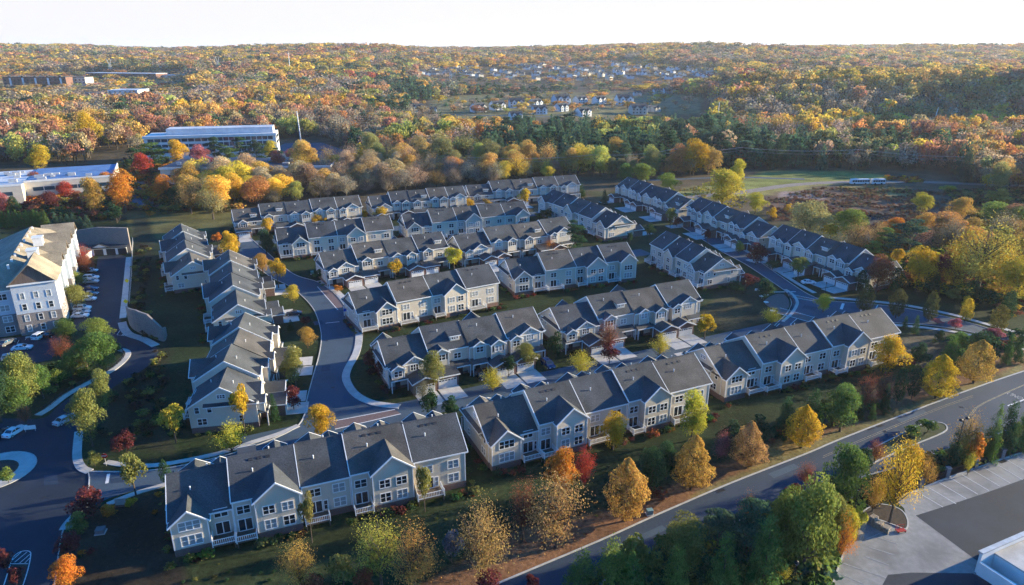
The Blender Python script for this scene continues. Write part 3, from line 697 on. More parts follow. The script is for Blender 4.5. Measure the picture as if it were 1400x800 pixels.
        if gar:
            bk2 = MB(); bk2.box(gx - gw / 2, f0 - .1, 0, gx + gw / 2, f0 + gd, gz)
            Tg = ROT(math.pi / 2, gx, 0)       # local x -> world +y
            if g in ('b', 'a'):
                bk2.T = Tg; bk2.prism([(-gw / 2, gz - .02), (gw / 2, gz - .02), (0, gz + .42 * gw / 2)], f0 + .2, f0 + gd - .03); bk2.T = None
                chev(rf, Tg, gw / 2 + .4, gz + .42 * (gw / 2) + .18, .42, f0 - .0, f0 + gd + .4, .2)
                chev(tr, Tg, gw / 2 + .43, gz + .42 * (gw / 2) + .21, .42, f0 + gd + .33, f0 + gd + .48, .28)
                for s_ in (-1, 1):
                    z = gz + .18 - .42 * .4; xx = gx + s_ * (gw / 2 + .43); tr.box(xx - .05, f0, z - .22, xx + .05, f0 + gd + .4, z)
            else:
                v = [(gx - gw / 2 - .3, f0, gz + 1.25), (gx + gw / 2 + .3, f0, gz + 1.25), (gx + gw / 2 + .3, f0 + gd + .4, gz + .12), (gx - gw / 2 - .3, f0 + gd + .4, gz + .12)]
                rf.add(v + [(p[0], p[1], p[2] - .2) for p in v], [(0, 1, 2, 3), (7, 6, 5, 4), (0, 4, 5, 1), (1, 5, 6, 2), (2, 6, 7, 3), (3, 7, 4, 0)])
                tr.box(gx - gw / 2 - .3, f0 + gd + .38, gz - .12, gx + gw / 2 + .3, f0 + gd + .46, gz + .14)
                for s_ in (-1, 1): xx = gx + s_ * (gw / 2 - .1); bk2.T = None; bk2.prism([(f0, gz - .02), (f0 + gd - .1, gz - .02), (f0, gz + 1.05)], xx - .1, xx + .1)
            bk2.build('garage', M['brick'], root)
            if front: garage_door(root, gx, f0 + gd + .01, 0, 4.6 if gw > 5 else 4.2, math.pi)
            # porch roof beside the garage
            px0, px1 = (x0 + .15, gx - gw / 2 - .3) if side > 0 else (gx + gw / 2 + .3, x1 - .15)
            if px1 - px0 > 1:
                v = [(px0, f0, 3.9), (px1, f0, 3.9), (px1, f0 + 2.0, 3.1), (px0, f0 + 2.0, 3.1)]
                rf.add(v + [(p[0], p[1], p[2] - .18) for p in v], [(0, 1, 2, 3), (7, 6, 5, 4), (0, 4, 5, 1), (1, 5, 6, 2), (2, 6, 7, 3), (3, 7, 4, 0)])
                tr.box(px0, f0 + 1.98, 2.85, px1, f0 + 2.05, 3.12)
                for xx in (px0 + .15, px1 - .15): tr.box(xx - .1, f0 + 1.8, 0, xx + .1, f0 + 1.98, 2.95)
                if front:
                    dr = MB(); dr.box(-.5, -.06, 0, .5, 0, 2.1); dr.box(-.62, -.04, 0, -.5, 0, 2.2); dr.box(.5, -.04, 0, .62, 0, 2.2); dr.build('front_door', M['shutter'], root, ((px0 + px1) / 2, f0 + .01, .05), math.pi)
        def fbay(cx, wb_, pr, zt, tall=1.4, nw=2, shut=False, base=3.0):
            zb_ = zt + SL * wb_ / 2; yb_ = f0 + pr
            wl.T = ROT(math.pi / 2, cx, 0)
            wl.prism([(-wb_ / 2, base), (wb_ / 2, base), (wb_ / 2, zt), (0, zb_ - .08), (-wb_ / 2, zt)], f0 - .3, yb_); wl.T = None
            Tq = ROT(math.pi / 2, cx, 0); hb_ = wb_ / 2 + .3
            chev(rf, Tq, hb_, zb_ + .12, SL, f0 - hb_ - .6, yb_ + .3, .18)
            chev(tr, Tq, hb_ + .03, zb_ + .15, SL, yb_ + .24, yb_ + .38, .27)
            for s_ in (-1, 1):
                z = zb_ + .12 - SL * hb_; xx = cx + s_ * (hb_ + .03); tr.box(xx - .05, f0 - .2, z - .2, xx + .05, yb_ + .3, z)
                tr.box(cx + s_ * (wb_ / 2 - .02) - .07, yb_ - .02, base, cx + s_ * (wb_ / 2 - .02) + .07, yb_ + .04, zt - .1)
            if front:
                ww = min(1.8, wb_ - 1.1); window(root, cx, yb_, zt - 1.15, ww, tall, nw, math.pi)
                if shut:
                    for s_ in (-1, 1):
                        sh = MB(); sh.box(cx + s_ * (ww / 2 + .38) - .2, yb_, zt - 1.15 - tall / 2, cx + s_ * (ww / 2 + .38) + .2, yb_ + .06, zt - 1.15 + tall / 2)
                        sh.build('shutter', M['shutter'], root)
        if g == 'b':
            cb_ = x0 + w * .38; wc = min(5.4, w * .6)
            fbay(cb_, wc, .35, ze, 1.4, 3)
            if front: window(root, cb_, f0 + .35, ze + SL * wc / 2 - .95, .55, .55, 1, math.pi)
            fbay(x0 + w * .8, min(3.0, w * .34), 1.5, ze - .35, 1.35, 2)
        elif g == 'c':
            xd = x0 + w * .28; yd = yr + hw * .62; zd = zr - SL * hw * .62
            wl.box(xd - 1.25, yr + hw * .25, zd - 1.2, xd + 1.25, yd + .9, zd + .95)
            v = [(xd - 1.5, yr + hw * .12, zd + 1.45), (xd + 1.5, yr + hw * .12, zd + 1.45), (xd + 1.5, yd + 1.2, zd + .92), (xd - 1.5, yd + 1.2, zd + .92)]
            rf.add(v + [(p[0], p[1], p[2] - .15) for p in v], [(0, 1, 2, 3), (7, 6, 5, 4), (0, 4, 5, 1), (1, 5, 6, 2), (2, 6, 7, 3), (3, 7, 4, 0)])
            tr.box(xd - 1.5, yd + 1.18, zd + .72, xd + 1.5, yd + 1.25, zd + .95)
            if front: window(root, xd, yd + .9, zd + .35, 1.7, .7, 3, math.pi); window(root, xd, f0, 5.2, 1.7, 1.35, 2, math.pi)
            fbay(x0 + w * .72, min(3.6, w * .42), 1.3, ze - .2, 1.4, 2, True)
        else:
            fbay(x0 + w * .3, min(3.6, w * .42), 1.4, ze - .15, 1.4, 2, True)
            fbay(x0 + w * .74, min(3.2, w * .38), .4, ze, 1.35, 2)
        # ---- end walls
        for s_, xe, cond in ((-1, x0, i == 0), (1, x1, i == n - 1)):
            if not cond: continue
            o_ = .5
            v = [(xe, yr - hw * .55, ze + .55), (xe, f0 + .3, ze + .55), (xe + s_ * .75, f0 + .3, ze + .05), (xe + s_ * .75, yr - hw * .55, ze + .05)]
            if s_ < 0: v = v[::-1]
            rf.add(v + [(p[0], p[1], p[2] - .12) for p in v], [(3, 2, 1, 0), (4, 5, 6, 7), (0, 1, 5, 4), (1, 2, 6, 5), (2, 3, 7, 6), (3, 0, 4, 7)])
            tr.box(min(xe, xe + s_ * .8), yr - hw * .55, ze - .18, max(xe, xe + s_ * .8), f0 + .32, ze + .03)
            if ('-' if s_ < 0 else '+') in ends and not (label.startswith('zz')):
                rz_ = -math.pi / 2 if s_ < 0 else math.pi / 2
                window(root, xe, yr, ze + 1.9, 1.5, .75, 3, rz_)
                for yy, z_, ww, nn in ((b0 + 1.6, 5.2, .8, 1), (b0 + 4.0, 5.2, .8, 1), (f0 - 2.2, 5.2, .8, 1), (b0 + 2.3, 2.5, 1.7, 2), (f0 - 3.2, 2.5, .8, 1)):
                    window(root, xe, yy, z_, ww, 1.35, nn, rz_)
        wl.build('wall', wm_, root); rf.build('roof', rm, root); tr.build('trim', M['trim'], root); bk.build('brick_base', M['brick'], root)
        pts.append((root.location.x, root.location.y, ang, gx, f0 + gd, gw, ang))
    # driveways, sheets that run out to the street
    if gar:
        db = MB()
        for X, Y, a, gx, gy, gw, _ in pts:
            T = Matrix.Translation((X, Y, 0)) @ Matrix.Rotation(a, 4, 'Z')
            db.T = T; db.box(gx - gw / 2 + .2, gy, -.05, gx + gw / 2 - .2, gy + (lim or 6.4), .045); db.T = None
        tag(db.build('driveway', M['conc']), kind='structure')
    return root
ROWS = {}
def trow(k, *a, **kw): ROWS[k] = townhouse_row(*a, **kw)
trow('N1', 'row of grey-roofed townhouses nearest the camera, white-railed decks over the dark lawn', (228, 644), (620, 568), 0, ['BL', 'BR', 'F', 'BR', 'F'], ['b', 'c', 'b', 'a', 'b'], br=[228, 311, 401, 468, 549, 620], show='d', ends='-', wall='sideA')
trow('N2', 'bottom middle row of townhouses behind the orange maple, tall gable wall at its left end', (650, 550), (945, 486), 0, ['BL', 'BR', 'F', 'BR', 'F'], ['b', 'a', 'b', 'a', 'b'], br=[650, 716, 777, 836, 889, 945], show='d', ends='-')
trow('N3', 'right-hand row of townhouses above the main road, gold tree at its right end', (965, 472), (1200, 424), 0, ['BL', 'BR', 'F', 'BR', 'F'], ['b', 'a', 'b', 'a', 'b'], br=[965, 1017, 1070, 1111, 1157, 1200], show='d', ends='-', wall='sideA')
trow('D', 'row of townhouses with garages facing the street, beside the sharp bend of the left sidewalk', (517, 460), (727, 424), 1, ['BL', 'F', 'BR', 'F'], ['b', 'c', 'a', 'b'], show='g', ends='+')
trow('E', 'row of garage-fronted townhouses next to the open lawn, brown tree before its garages', (752, 416), (940, 386), 1, ['BR', 'F', 'BL', 'F'], ['b', 'c', 'a', 'b'], show='g', ends='+')
trow('F', 'row of townhouses in the middle left, its left gable end standing at the street crosswalk', (478, 396), (667, 364), 0, ['BR', 'F', 'BR', 'F'], ['b', 'a', 'b', 'a'], show='d', ends='-')
trow('G', 'centre row of townhouses with grey decks and a tall gable at its left end', (692, 352), (855, 334), 0, ['BL', 'F', 'BR', 'BR'], ['b', 'a', 'b', 'a'], show='d', ends='-')
trow('H', 'row of townhouses with brick garages behind the two small yellow trees, left of centre', (436, 342), (602, 320), 1, ['BL', 'F', 'BR', 'F'], ['b', 'c', 'a', 'c'], show='g', ends='+')
trow('I', 'row of garage-fronted townhouses just left of the dark shrubs in the centre of the estate', (620, 319), (772, 299), 1, ['BL', 'F', 'BR', 'F'], ['b', 'a', 'c', 'b'], show='g', ends='+')
trow('J', 'sunlit short row of townhouses with a two-storey white porch at its left corner', (377, 311), (531, 297), 0, ['BR', 'F', 'BR', 'F'], ['b', 'a', 'b', 'a'], show='d', ends='-', wall='sideC')
trow('K', 'long-roofed row of townhouses between the short sunlit row and the far central row', (550, 291), (714, 277), 0, ['BL', 'F', 'BR', 'F', 'BR'], ['b', 'a', 'b', 'a', 'b'], show='d', ends='-')
trow('L', 'leftmost of the three farthest rows, townhouses backing onto the golden wood', (317, 284), (489, 269), 1, ['BL', 'F', 'BR', 'F', 'BR'], ['c', 'c', 'a', 'a', 'b'], show='g', ends='+')
trow('M', 'middle one of the three farthest rows of townhouses below the golden wood', (504, 266), (632, 256), 1, ['BL', 'F', 'BR', 'F', 'BR'], ['b', 'a', 'c', 'a', 'b'], show='g', ends='+')
trow('N', 'rightmost of the three farthest rows of townhouses, two dark conifers at its right end', (637, 251), (786, 241), 1, ['BL', 'F', 'BR', 'F', 'BR'], ['c', 'a', 'c', 'a', 'b'], show='g', ends='+')
trow('O', 'blue-roofed row of townhouses pointing at the camera, pale gable end above dark shrubs', (849, 292), (757, 261), 1, ['BL', 'F', 'BR', 'F', 'BR'], ['b', 'a', 'b', 'a', 'b'], show='d', ends='+')
trow('P', 'row of townhouses with a two-level white corner deck at its gable end over the lawn', (987, 350), (912, 319), 1, ['BR', 'F', 'BL', 'F'], ['b', 'a', 'b', 'a'], show='d', ends='+')
trow('Q1', 'farthest garage-fronted row on the east street, beside the round green trees', (946, 270), (858, 244), 0, ['BL', 'F', 'BR', 'F', 'BR'], ['c', 'a', 'b', 'a', 'b'], show='g', ends='-', wall='sideA')
trow('Q2', 'middle row of townhouses on the east street, dark red tree before its near end', (1060, 306), (956, 272), 0, ['BL', 'F', 'BR', 'F', 'BR'], ['b', 'a', 'c', 'b', 'a'], show='g', ends='-')
trow('Q3', 'nearest row of townhouses on the east street, white car parked on its driveway', (1215, 352), (1070, 310), 0, ['BL', 'F', 'BR', 'F', 'BR'], ['b', 'a', 'c', 'b', 'a'], show='g', ends='-')
trow('R1', 'nearest row of townhouses along the left street, slender golden tree at its gable end', (296, 524), (336, 432), 1, ['F', 'BR', 'F', 'BR'], ['b', 'a', 'b', 'a'], show='gd', ends='+', wall='sideC', lim=4.5)
trow('R2', 'middle row of townhouses along the left street, its sunlit slope facing the bend', (322, 412), (314, 345), 1, ['F', 'BR', 'F', 'BR'], ['b', 'a', 'b', 'a'], show='gd', ends='+', wall='sideC', lim=4.5)
trow('R3', 'farthest row of townhouses on the left street, next to the grassy slope', (260, 354), (248, 309), 1, ['BR', 'F', 'BR', 'F'], ['b', 'a', 'b', 'a'], show='gd', ends='+', wall='sideC', lim=4.5)
# ------------------------------------------------------------------ foliage
def leafmesh(name, P_, Nn, size, lv, seed, mat_, trunk=None):
    """a crown as many small leaf-clump faces"""
    r = np.random.RandomState(seed); n = len(P_)
    Nn = Nn + r.normal(0, .8, (n, 3)); Nn /= np.linalg.norm(Nn, axis=1)[:, None] + 1e-9
    t = np.cross(Nn, r.normal(0, 1, (n, 3))); t /= np.linalg.norm(t, axis=1)[:, None] + 1e-9
    b = np.cross(Nn, t); s = (size * r.uniform(.6, 1.35, n))[:, None]; s2 = s * r.uniform(.55, .9, n)[:, None]
    co = np.stack([P_ + t * s, P_ + b * s2, P_ - t * s * .8, P_ - b * s2], 1).reshape(-1, 3)
    fc = np.arange(n * 4).reshape(-1, 4)
    hv = r.uniform(0, 1, n); mi = np.zeros(n, np.int32)
    if trunk is not None:
        tv = np.array(trunk.v); tf = [f for f in trunk.f]
        q = []
        for f in tf:
            if len(f) == 4: q.append(f)
        tfc = np.array(q) + len(co); co = np.concatenate([co, tv]); fc = np.concatenate([fc, tfc])
        lv = np.concatenate([lv, np.full(len(tfc), .5)]); hv = np.concatenate([hv, np.full(len(tfc), .5)]); mi = np.concatenate([mi, np.ones(len(tfc), np.int32)])
    me = bpy.data.meshes.new(name); fast_mesh(me, co, fc)
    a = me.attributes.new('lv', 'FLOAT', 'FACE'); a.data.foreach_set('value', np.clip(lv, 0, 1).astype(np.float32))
    a = me.attributes.new('hv', 'FLOAT', 'FACE'); a.data.foreach_set('value', hv.astype(np.float32))
    me.materials.append(mat_)
    if trunk is not None: me.materials.append(M['bark']); me.polygons.foreach_set('material_index', mi)
    return me
def shape(kind, n, seed):
    """points, outward normals and lightness in a crown one unit high and one unit wide"""
    r = np.random.RandomState(seed)
    def sph(k): v = r.normal(0, 1, (k, 3)); return v / np.linalg.norm(v, axis=1)[:, None]
    if kind in ('round', 'shrub', 'young'):
        K = {'round': 20, 'shrub': 12, 'young': 12}[kind]; zb = {'round': .07, 'shrub': .0, 'young': .18}[kind]
        c = sph(K) * r.uniform(.35, 1, (K, 1)); c[:, 2] = c[:, 2] * .5 + .5
        rad = .5 * np.sqrt(np.clip(1 - (2 * c[:, 2] - .85) ** 2, .12, 1))
        cx = c[:, 0] * rad * .72; cy_ = c[:, 1] * rad * .72; cz = zb + (.92 - zb) * (.14 + .74 * c[:, 2])
        cr = r.uniform(.13, .22, K); k = r.choice(K, n, p=cr ** 2 / (cr ** 2).sum()); d = sph(n); d[:, 2] = np.where(r.rand(n) < .6, np.abs(d[:, 2]), d[:, 2])
        q = cr[k] * r.uniform(.72, 1.08, n)
        P_ = np.stack([cx[k], cy_[k], cz[k]], 1) + d * q[:, None] * np.array([1, 1, .72]); lv = r.uniform(.1, .6, K)[k] + r.uniform(0, .45, n); Nn = d
    elif kind in ('pear', 'columnar'):
        t = r.beta(1.25, 1.35, n); a = r.uniform(0, 6.283, n)
        pr = np.sin(np.pi * np.clip(t, 0, 1) ** .62) ** .8 if kind == 'pear' else np.sin(np.pi * np.clip(t * .92 + .06, 0, 1) ** .85) ** .6
        ph = r.uniform(0, 6.28, 6)
        lump = 1 + .15 * np.sin(2 * a + ph[0] + 6 * t) + .12 * np.sin(5 * a + ph[1] - 13 * t) + .10 * np.sin(21 * t + ph[2] + 3 * a) + .08 * np.sin(11 * a + 29 * t + ph[3])
        rr = .46 * pr * lump * (1 - .45 * r.rand(n) ** 2.2)
        P_ = np.stack([rr * np.cos(a), rr * np.sin(a), .10 + .9 * t], 1)
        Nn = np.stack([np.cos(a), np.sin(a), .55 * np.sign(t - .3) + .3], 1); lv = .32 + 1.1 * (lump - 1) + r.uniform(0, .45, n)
    elif kind == 'conifer':
        K = 120; tk = r.beta(.95, 1.5, K) * .97; ak = r.uniform(0, 6.283, K); Lk = .5 * (1.02 - tk) ** .72 * r.uniform(.7, 1.15, K); lk = r.uniform(.1, .55, K)
        k = r.choice(K, n, p=(Lk + .05) / (Lk + .05).sum()); s = r.uniform(.15, 1, n) ** .7; w = .035 + .05 * (1 - s)
        rr = Lk[k] * s; P_ = np.stack([rr * np.cos(ak[k]), rr * np.sin(ak[k]), .04 + .94 * tk[k] + .05 * s - .07 * s * s], 1) + r.normal(0, 1, (n, 3)) * w[:, None] * np.array([1, 1, .5])
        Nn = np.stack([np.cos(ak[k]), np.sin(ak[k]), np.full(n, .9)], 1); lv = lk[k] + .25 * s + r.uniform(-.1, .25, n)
    elif kind == 'pine':
        K = 22; tz = r.uniform(0, 1, K) ** .8; a = r.uniform(0, 6.28, K); rad = .38 * np.sqrt(np.clip(1.02 - tz ** 1.6, .04, 1)) * r.uniform(.35, 1, K)
        cr = r.uniform(.11, .18, K); k = r.choice(K, n); d = sph(n); d[:, 2] = np.abs(d[:, 2]) * .8
        P_ = np.stack([rad * np.cos(a), rad * np.sin(a), .14 + .78 * tz], 1)[k] + d * (cr[k] * r.uniform(.6, 1.1, n))[:, None] * np.array([1.1, 1.1, .5])
        Nn = d + np.array([0, 0, .4]); lv = r.uniform(.1, .6, K)[k] + r.uniform(0, .4, n)
    elif kind in ('sparse', 'vase'):
        K = 46 if kind == 'sparse' else 60
        a = r.uniform(0, 6.28, K); el = r.uniform(.1, 1.35, K) if kind == 'sparse' else r.uniform(.45, 1.5, K)
        L_ = r.uniform(.75, 1.05, K); s = r.rand(n) ** .55; k = r.choice(K, n)
        z0 = .22 if kind == 'sparse' else .14
        ex = np.cos(a) * np.cos(el) * .5; ey = np.sin(a) * np.cos(el) * .5; ez = (1 - z0) * np.sin(el) ** (.7 if kind == 'sparse' else .9)
        if kind == 'sparse': ez = (1 - z0) * (.18 + .82 * np.sin(el))
        tip = np.stack([ex, ey, ez], 1) * L_[:, None]
        P_ = tip[k] * s[:, None] * np.array([1, 1, 1]) + np.array([0, 0, z0]); jt = .055 if kind == 'sparse' else .04
        P_ = P_ + r.normal(0, jt, (n, 3)) * (.4 + s)[:, None]; P_[:, 2] -= .03 * s
        Nn = tip[k] / .5 + np.array([0, 0, .3]); lv = r.uniform(.05, .55, K)[k] + .25 * s + r.uniform(-.1, .3, n)
    q = np.percentile(np.hypot(P_[:, 0], P_[:, 1]), 96); P_[:, :2] *= .48 / q
    P_[:, 2] = np.clip(P_[:, 2], 0.0, 1.02)
    top = np.percentile(P_[:, 2], 99); P_[:, 2] /= top
    return P_, Nn, lv
def trunk_mb(kind, seed, n=6, limbs=None):
    r = random.Random(seed); t = MB(); top = {'conifer': .9, 'columnar': .6, 'pear': .6, 'shrub': .35, 'vase': .25}.get(kind, .55)
    w = {'shrub': .02, 'conifer': .022}.get(kind, .026)
    if kind in ('round', 'sparse', 'pine', 'young'):
        t.tube((0, 0, -.02), (.005, 0, .26), w * 1.25, w, n, cap=False); t.tube((.005, 0, .26), (.02, .01, .62), w, w * .45, n, cap=False); t.tube((.02, .01, .62), (.015, .02, .9), w * .45, w * .12, n, cap=False)
    else: t.tube((0, 0, -.02), (0, 0, top * .5), w * 1.2, w * .8, n, cap=False); t.tube((0, 0, top * .5), (0.005, 0, top), w * .8, w * .2, n, cap=False)
    k = limbs if limbs is not None else {'sparse': 22, 'round': 9, 'vase': 10, 'pear': 8, 'shrub': 5, 'young': 6, 'pine': 8}.get(kind, 0)
    for i in range(k):
        a = r.uniform(0, 6.28); z = r.uniform(.2, .6) if kind not in ('shrub', 'vase') else r.uniform(.02, .2); q = r.uniform(.24, .42) * (.7 if kind in ('young',) else 1)
        zz = min(.95, z + r.uniform(.15, .35))
        mid = (q * .5 * math.cos(a), q * .5 * math.sin(a), z + (zz - z) * .4); e = (q * math.cos(a + .2), q * math.sin(a + .2), zz)
        t.tube((0.008, 0, z), mid, w * .5, w * .32, 4, cap=False); t.tube(mid, e, w * .32, w * .08, 4, cap=False)
        if kind == 'sparse': t.tube(mid, (q * .85 * math.cos(a - .5), q * .85 * math.sin(a - .5), zz + .08), w * .25, w * .06, 4, cap=False)
    return t
NEAR = {}
SPEC = {'round': (8200, .0165, 3), 'shrub': (1900, .034, 3), 'young': (2100, .032, 2), 'pear': (9500, .0145, 3), 'columnar': (2600, .027, 2),
        'conifer': (7000, .017, 3), 'pine': (7200, .0175, 3), 'sparse': (6200, .0120, 3), 'vase': (4200, .016, 2)}
for k, (n, s, nv) in SPEC.items():
    for v in range(nv):
        sd = abs(hash(k)) % 1000 if False else sum(map(ord, k)) + v * 17
        P_, Nn, lv = shape(k, n, sd)
        tb = trunk_mb(k, sd)
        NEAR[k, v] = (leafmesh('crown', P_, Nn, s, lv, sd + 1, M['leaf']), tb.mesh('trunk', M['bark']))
GOLD = (.50, .33, .035); YG = (.42, .37, .05); OR = (.50, .20, .035); GB = (.42, .26, .065); BR = (.26, .16, .08); RD = (.34, .055, .035); DR = (.13, .035, .035)
OL = (.20, .20, .055); GR = (.10, .165, .045); DG = (.038, .078, .036); BG = (.065, .12, .075); PK = (.36, .11, .12); OGR = (.20, .18, .11); RB = (.24, .09, .05); LG = (.17, .215, .05); TAN = (.38, .25, .09)
nt_ = 0
CAT = {'shrub': ('shrub', 'shrub'), 'conifer': ('conifer_tree', 'conifer'), 'pine': ('pine_tree', 'pine'), 'columnar': ('columnar_tree', 'tree')}
def plant(kind, x, y, h, w, col, label=None, group=None, z=0, rz=None):
    global nt_
    nt_ += 1; v = nt_ % SPEC[kind][2]; cm, tm = NEAR[kind, v]
    nm, cat = CAT.get(kind, ('broadleaf_tree', 'tree'))
    o = empty(nm, (x, y, z), rnd.uniform(0, 6.28) if rz is None else rz, label, cat, group); o.scale = (w, w * rnd.uniform(.94, 1.06), h)
    c = link('crown', cm, o); j = rnd.uniform(.9, 1.1); c.color = (*[min(1, a * j * rnd.uniform(.94, 1.06)) for a in col], 1)
    link('trunk', tm, o); return o
def T_(kind, cx, by, ty, wpx_, col, label, group=None, k=1.0):
    x, y = G(cx, by); z = float(hgt(x, y)); h = max(.5, ztop(x, y, ty) - z)
    return plant(kind, x, y, h * k, max(.5, wpx(x, y, z + h * .4, wpx_)), col, label, group, z)
st = 'street trees of the townhouse estate'
for a in [
 ('young', 241, 606, 557, 34, YG, 'slim yellow-green tree at the outer corner of the nearest left-street gable'),
 ('young', 335, 592, 528, 30, GOLD, 'tall narrow golden tree in front of the nearest left-street gable'),
 ('vase', 317, 618, 577, 46, YG, 'spiky yellow-green tree on the sidewalk below the left-street gable'),
 ('round', 440, 600, 555, 43, GOLD, 'bright yellow bushy tree beside the lower brick crosswalk'),
 ('round', 405, 530, 475, 38, OL, 'dark olive tree with a yellow top on the left street'),
 ('round', 421, 476, 448, 26, GB, 'small orange-gold tree left of the curving street'),
 ('round', 402, 414, 390, 24, YG, 'small round yellowish tree next to the upper crosswalk'),
 ('young', 381, 394, 354, 24, GOLD, 'golden lollipop tree where the left street bends'),
 ('round', 360, 375, 347, 24, GB, 'brownish gold tree behind the lollipop tree at the bend'),
 ('round', 320, 358, 321, 29, GOLD, 'large golden tree at the head of the left street'),
 ('round', 312, 335, 316, 17, GOLD, 'golden tree touching the large golden tree at the head of the left street'),
 ('shrub', 298, 333, 319, 15, OR, 'small orange-gold tree against the farthest left-street row'),
 ('young', 368, 324, 299, 16, GOLD, 'golden treetop before the leftmost far row garage'),
 ('round', 365, 348, 315, 26, DG, 'dark green tree at the corner of the short sunlit row'),
 ('round', 433, 311, 291, 18, GOLD, 'larger yellow tree of the pair in front of the leftmost far row'),
 ('shrub', 446, 311, 298, 12, GOLD, 'smaller yellow tree of the pair in front of the leftmost far row'),
 ('round', 499, 301, 288, 13, GOLD, 'little golden tree at the left end of the middle far row'),
 ('round', 521, 302, 283, 22, GOLD, 'yellow tree second from the left before the middle far row'),
 ('round', 584, 293, 272, 20, GOLD, 'yellow tree before the centre of the middle far row'),
 ('shrub', 603, 292, 281, 16, GB, 'low golden tree right of centre before the middle far row'),
 ('round', 641, 287, 272, 15, GOLD, 'golden tree between the middle and the right far row'),
 ('shrub', 664, 284, 272, 16, GB, 'low golden tree before the right far row'),
 ('young', 718, 285, 259, 18, GOLD, 'round golden tree in front of the right far row'),
 ('young', 541, 384, 355, 23, GOLD, 'yellow tree before the paired garages left of centre'),
 ('young', 621, 372, 340, 27, YG, 'yellow-green tree between the two central garage-fronted rows'),
 ('sparse', 681, 356, 337, 22, RB, 'thin reddish tree before the right central garage-fronted row'),
 ('sparse', 751, 348, 327, 24, OR, 'thin orange tree at the right end of the central garages'),
 ('round', 592, 535, 483, 37, OL, 'yellow-green tree beside the concrete driveways near the sharp bend'),
 ('vase', 674, 535, 503, 35, YG, 'spiky bright yellow tree by the open dark garage'),
 ('round', 719, 506, 470, 32, OL, 'olive-green street tree next to the parked dark blue car'),
 ('vase', 794, 514, 479, 35, YG, 'spiky yellow-green tree beyond the roof of the bottom middle row'),
 ('sparse', 831, 486, 436, 32, RB, 'thin reddish-brown tree on the strip between two driveways'),
 ('vase', 901, 488, 456, 28, YG, 'yellow-green tree right of the paired white garage doors'),
 ('young', 963, 463, 431, 29, GOLD, 'yellow-orange tree at the lower corner of the open lawn'),
 ('vase', 1054, 444, 421, 30, YG, 'yellow-green tree beside the paved turning apron'),
 ('round', 1125, 427, 403, 25, YG, 'pale green tree on the street corner beyond the right-hand row'),
 ('round', 1210, 512, 461, 47, GOLD, 'orange-gold tree covering the right end of the right-hand row'),
 ('round', 945, 602, 536, 46, YG, 'gold and green tree at the right end of the bottom middle row'),
 ('round', 838, 615, 566, 41, GOLD, 'gold tree before the decks of the bottom middle row'),
 ('young', 427, 742, 675, 25, OL, 'slender young tree in front of the nearest row, left one of the two'),
 ('young', 581, 700, 640, 23, OL, 'slender young tree in front of the nearest row, right one of the two'),
 ('young', 186, 677, 622, 38, OL, 'yellow-topped round tree at the entrance to the estate'),
 ('round', 97, 808, 764, 44, OR, 'bright orange tree at the bottom left road edge'),
 ('shrub', 122, 708, 671, 50, DR, 'large dark red bush at the road junction'),
 ('columnar', 228, 661, 629, 15, DG, 'dark green upright shrub at the left end of the nearest row'),
]: T_(*a)
rt = 'trees along the main road'
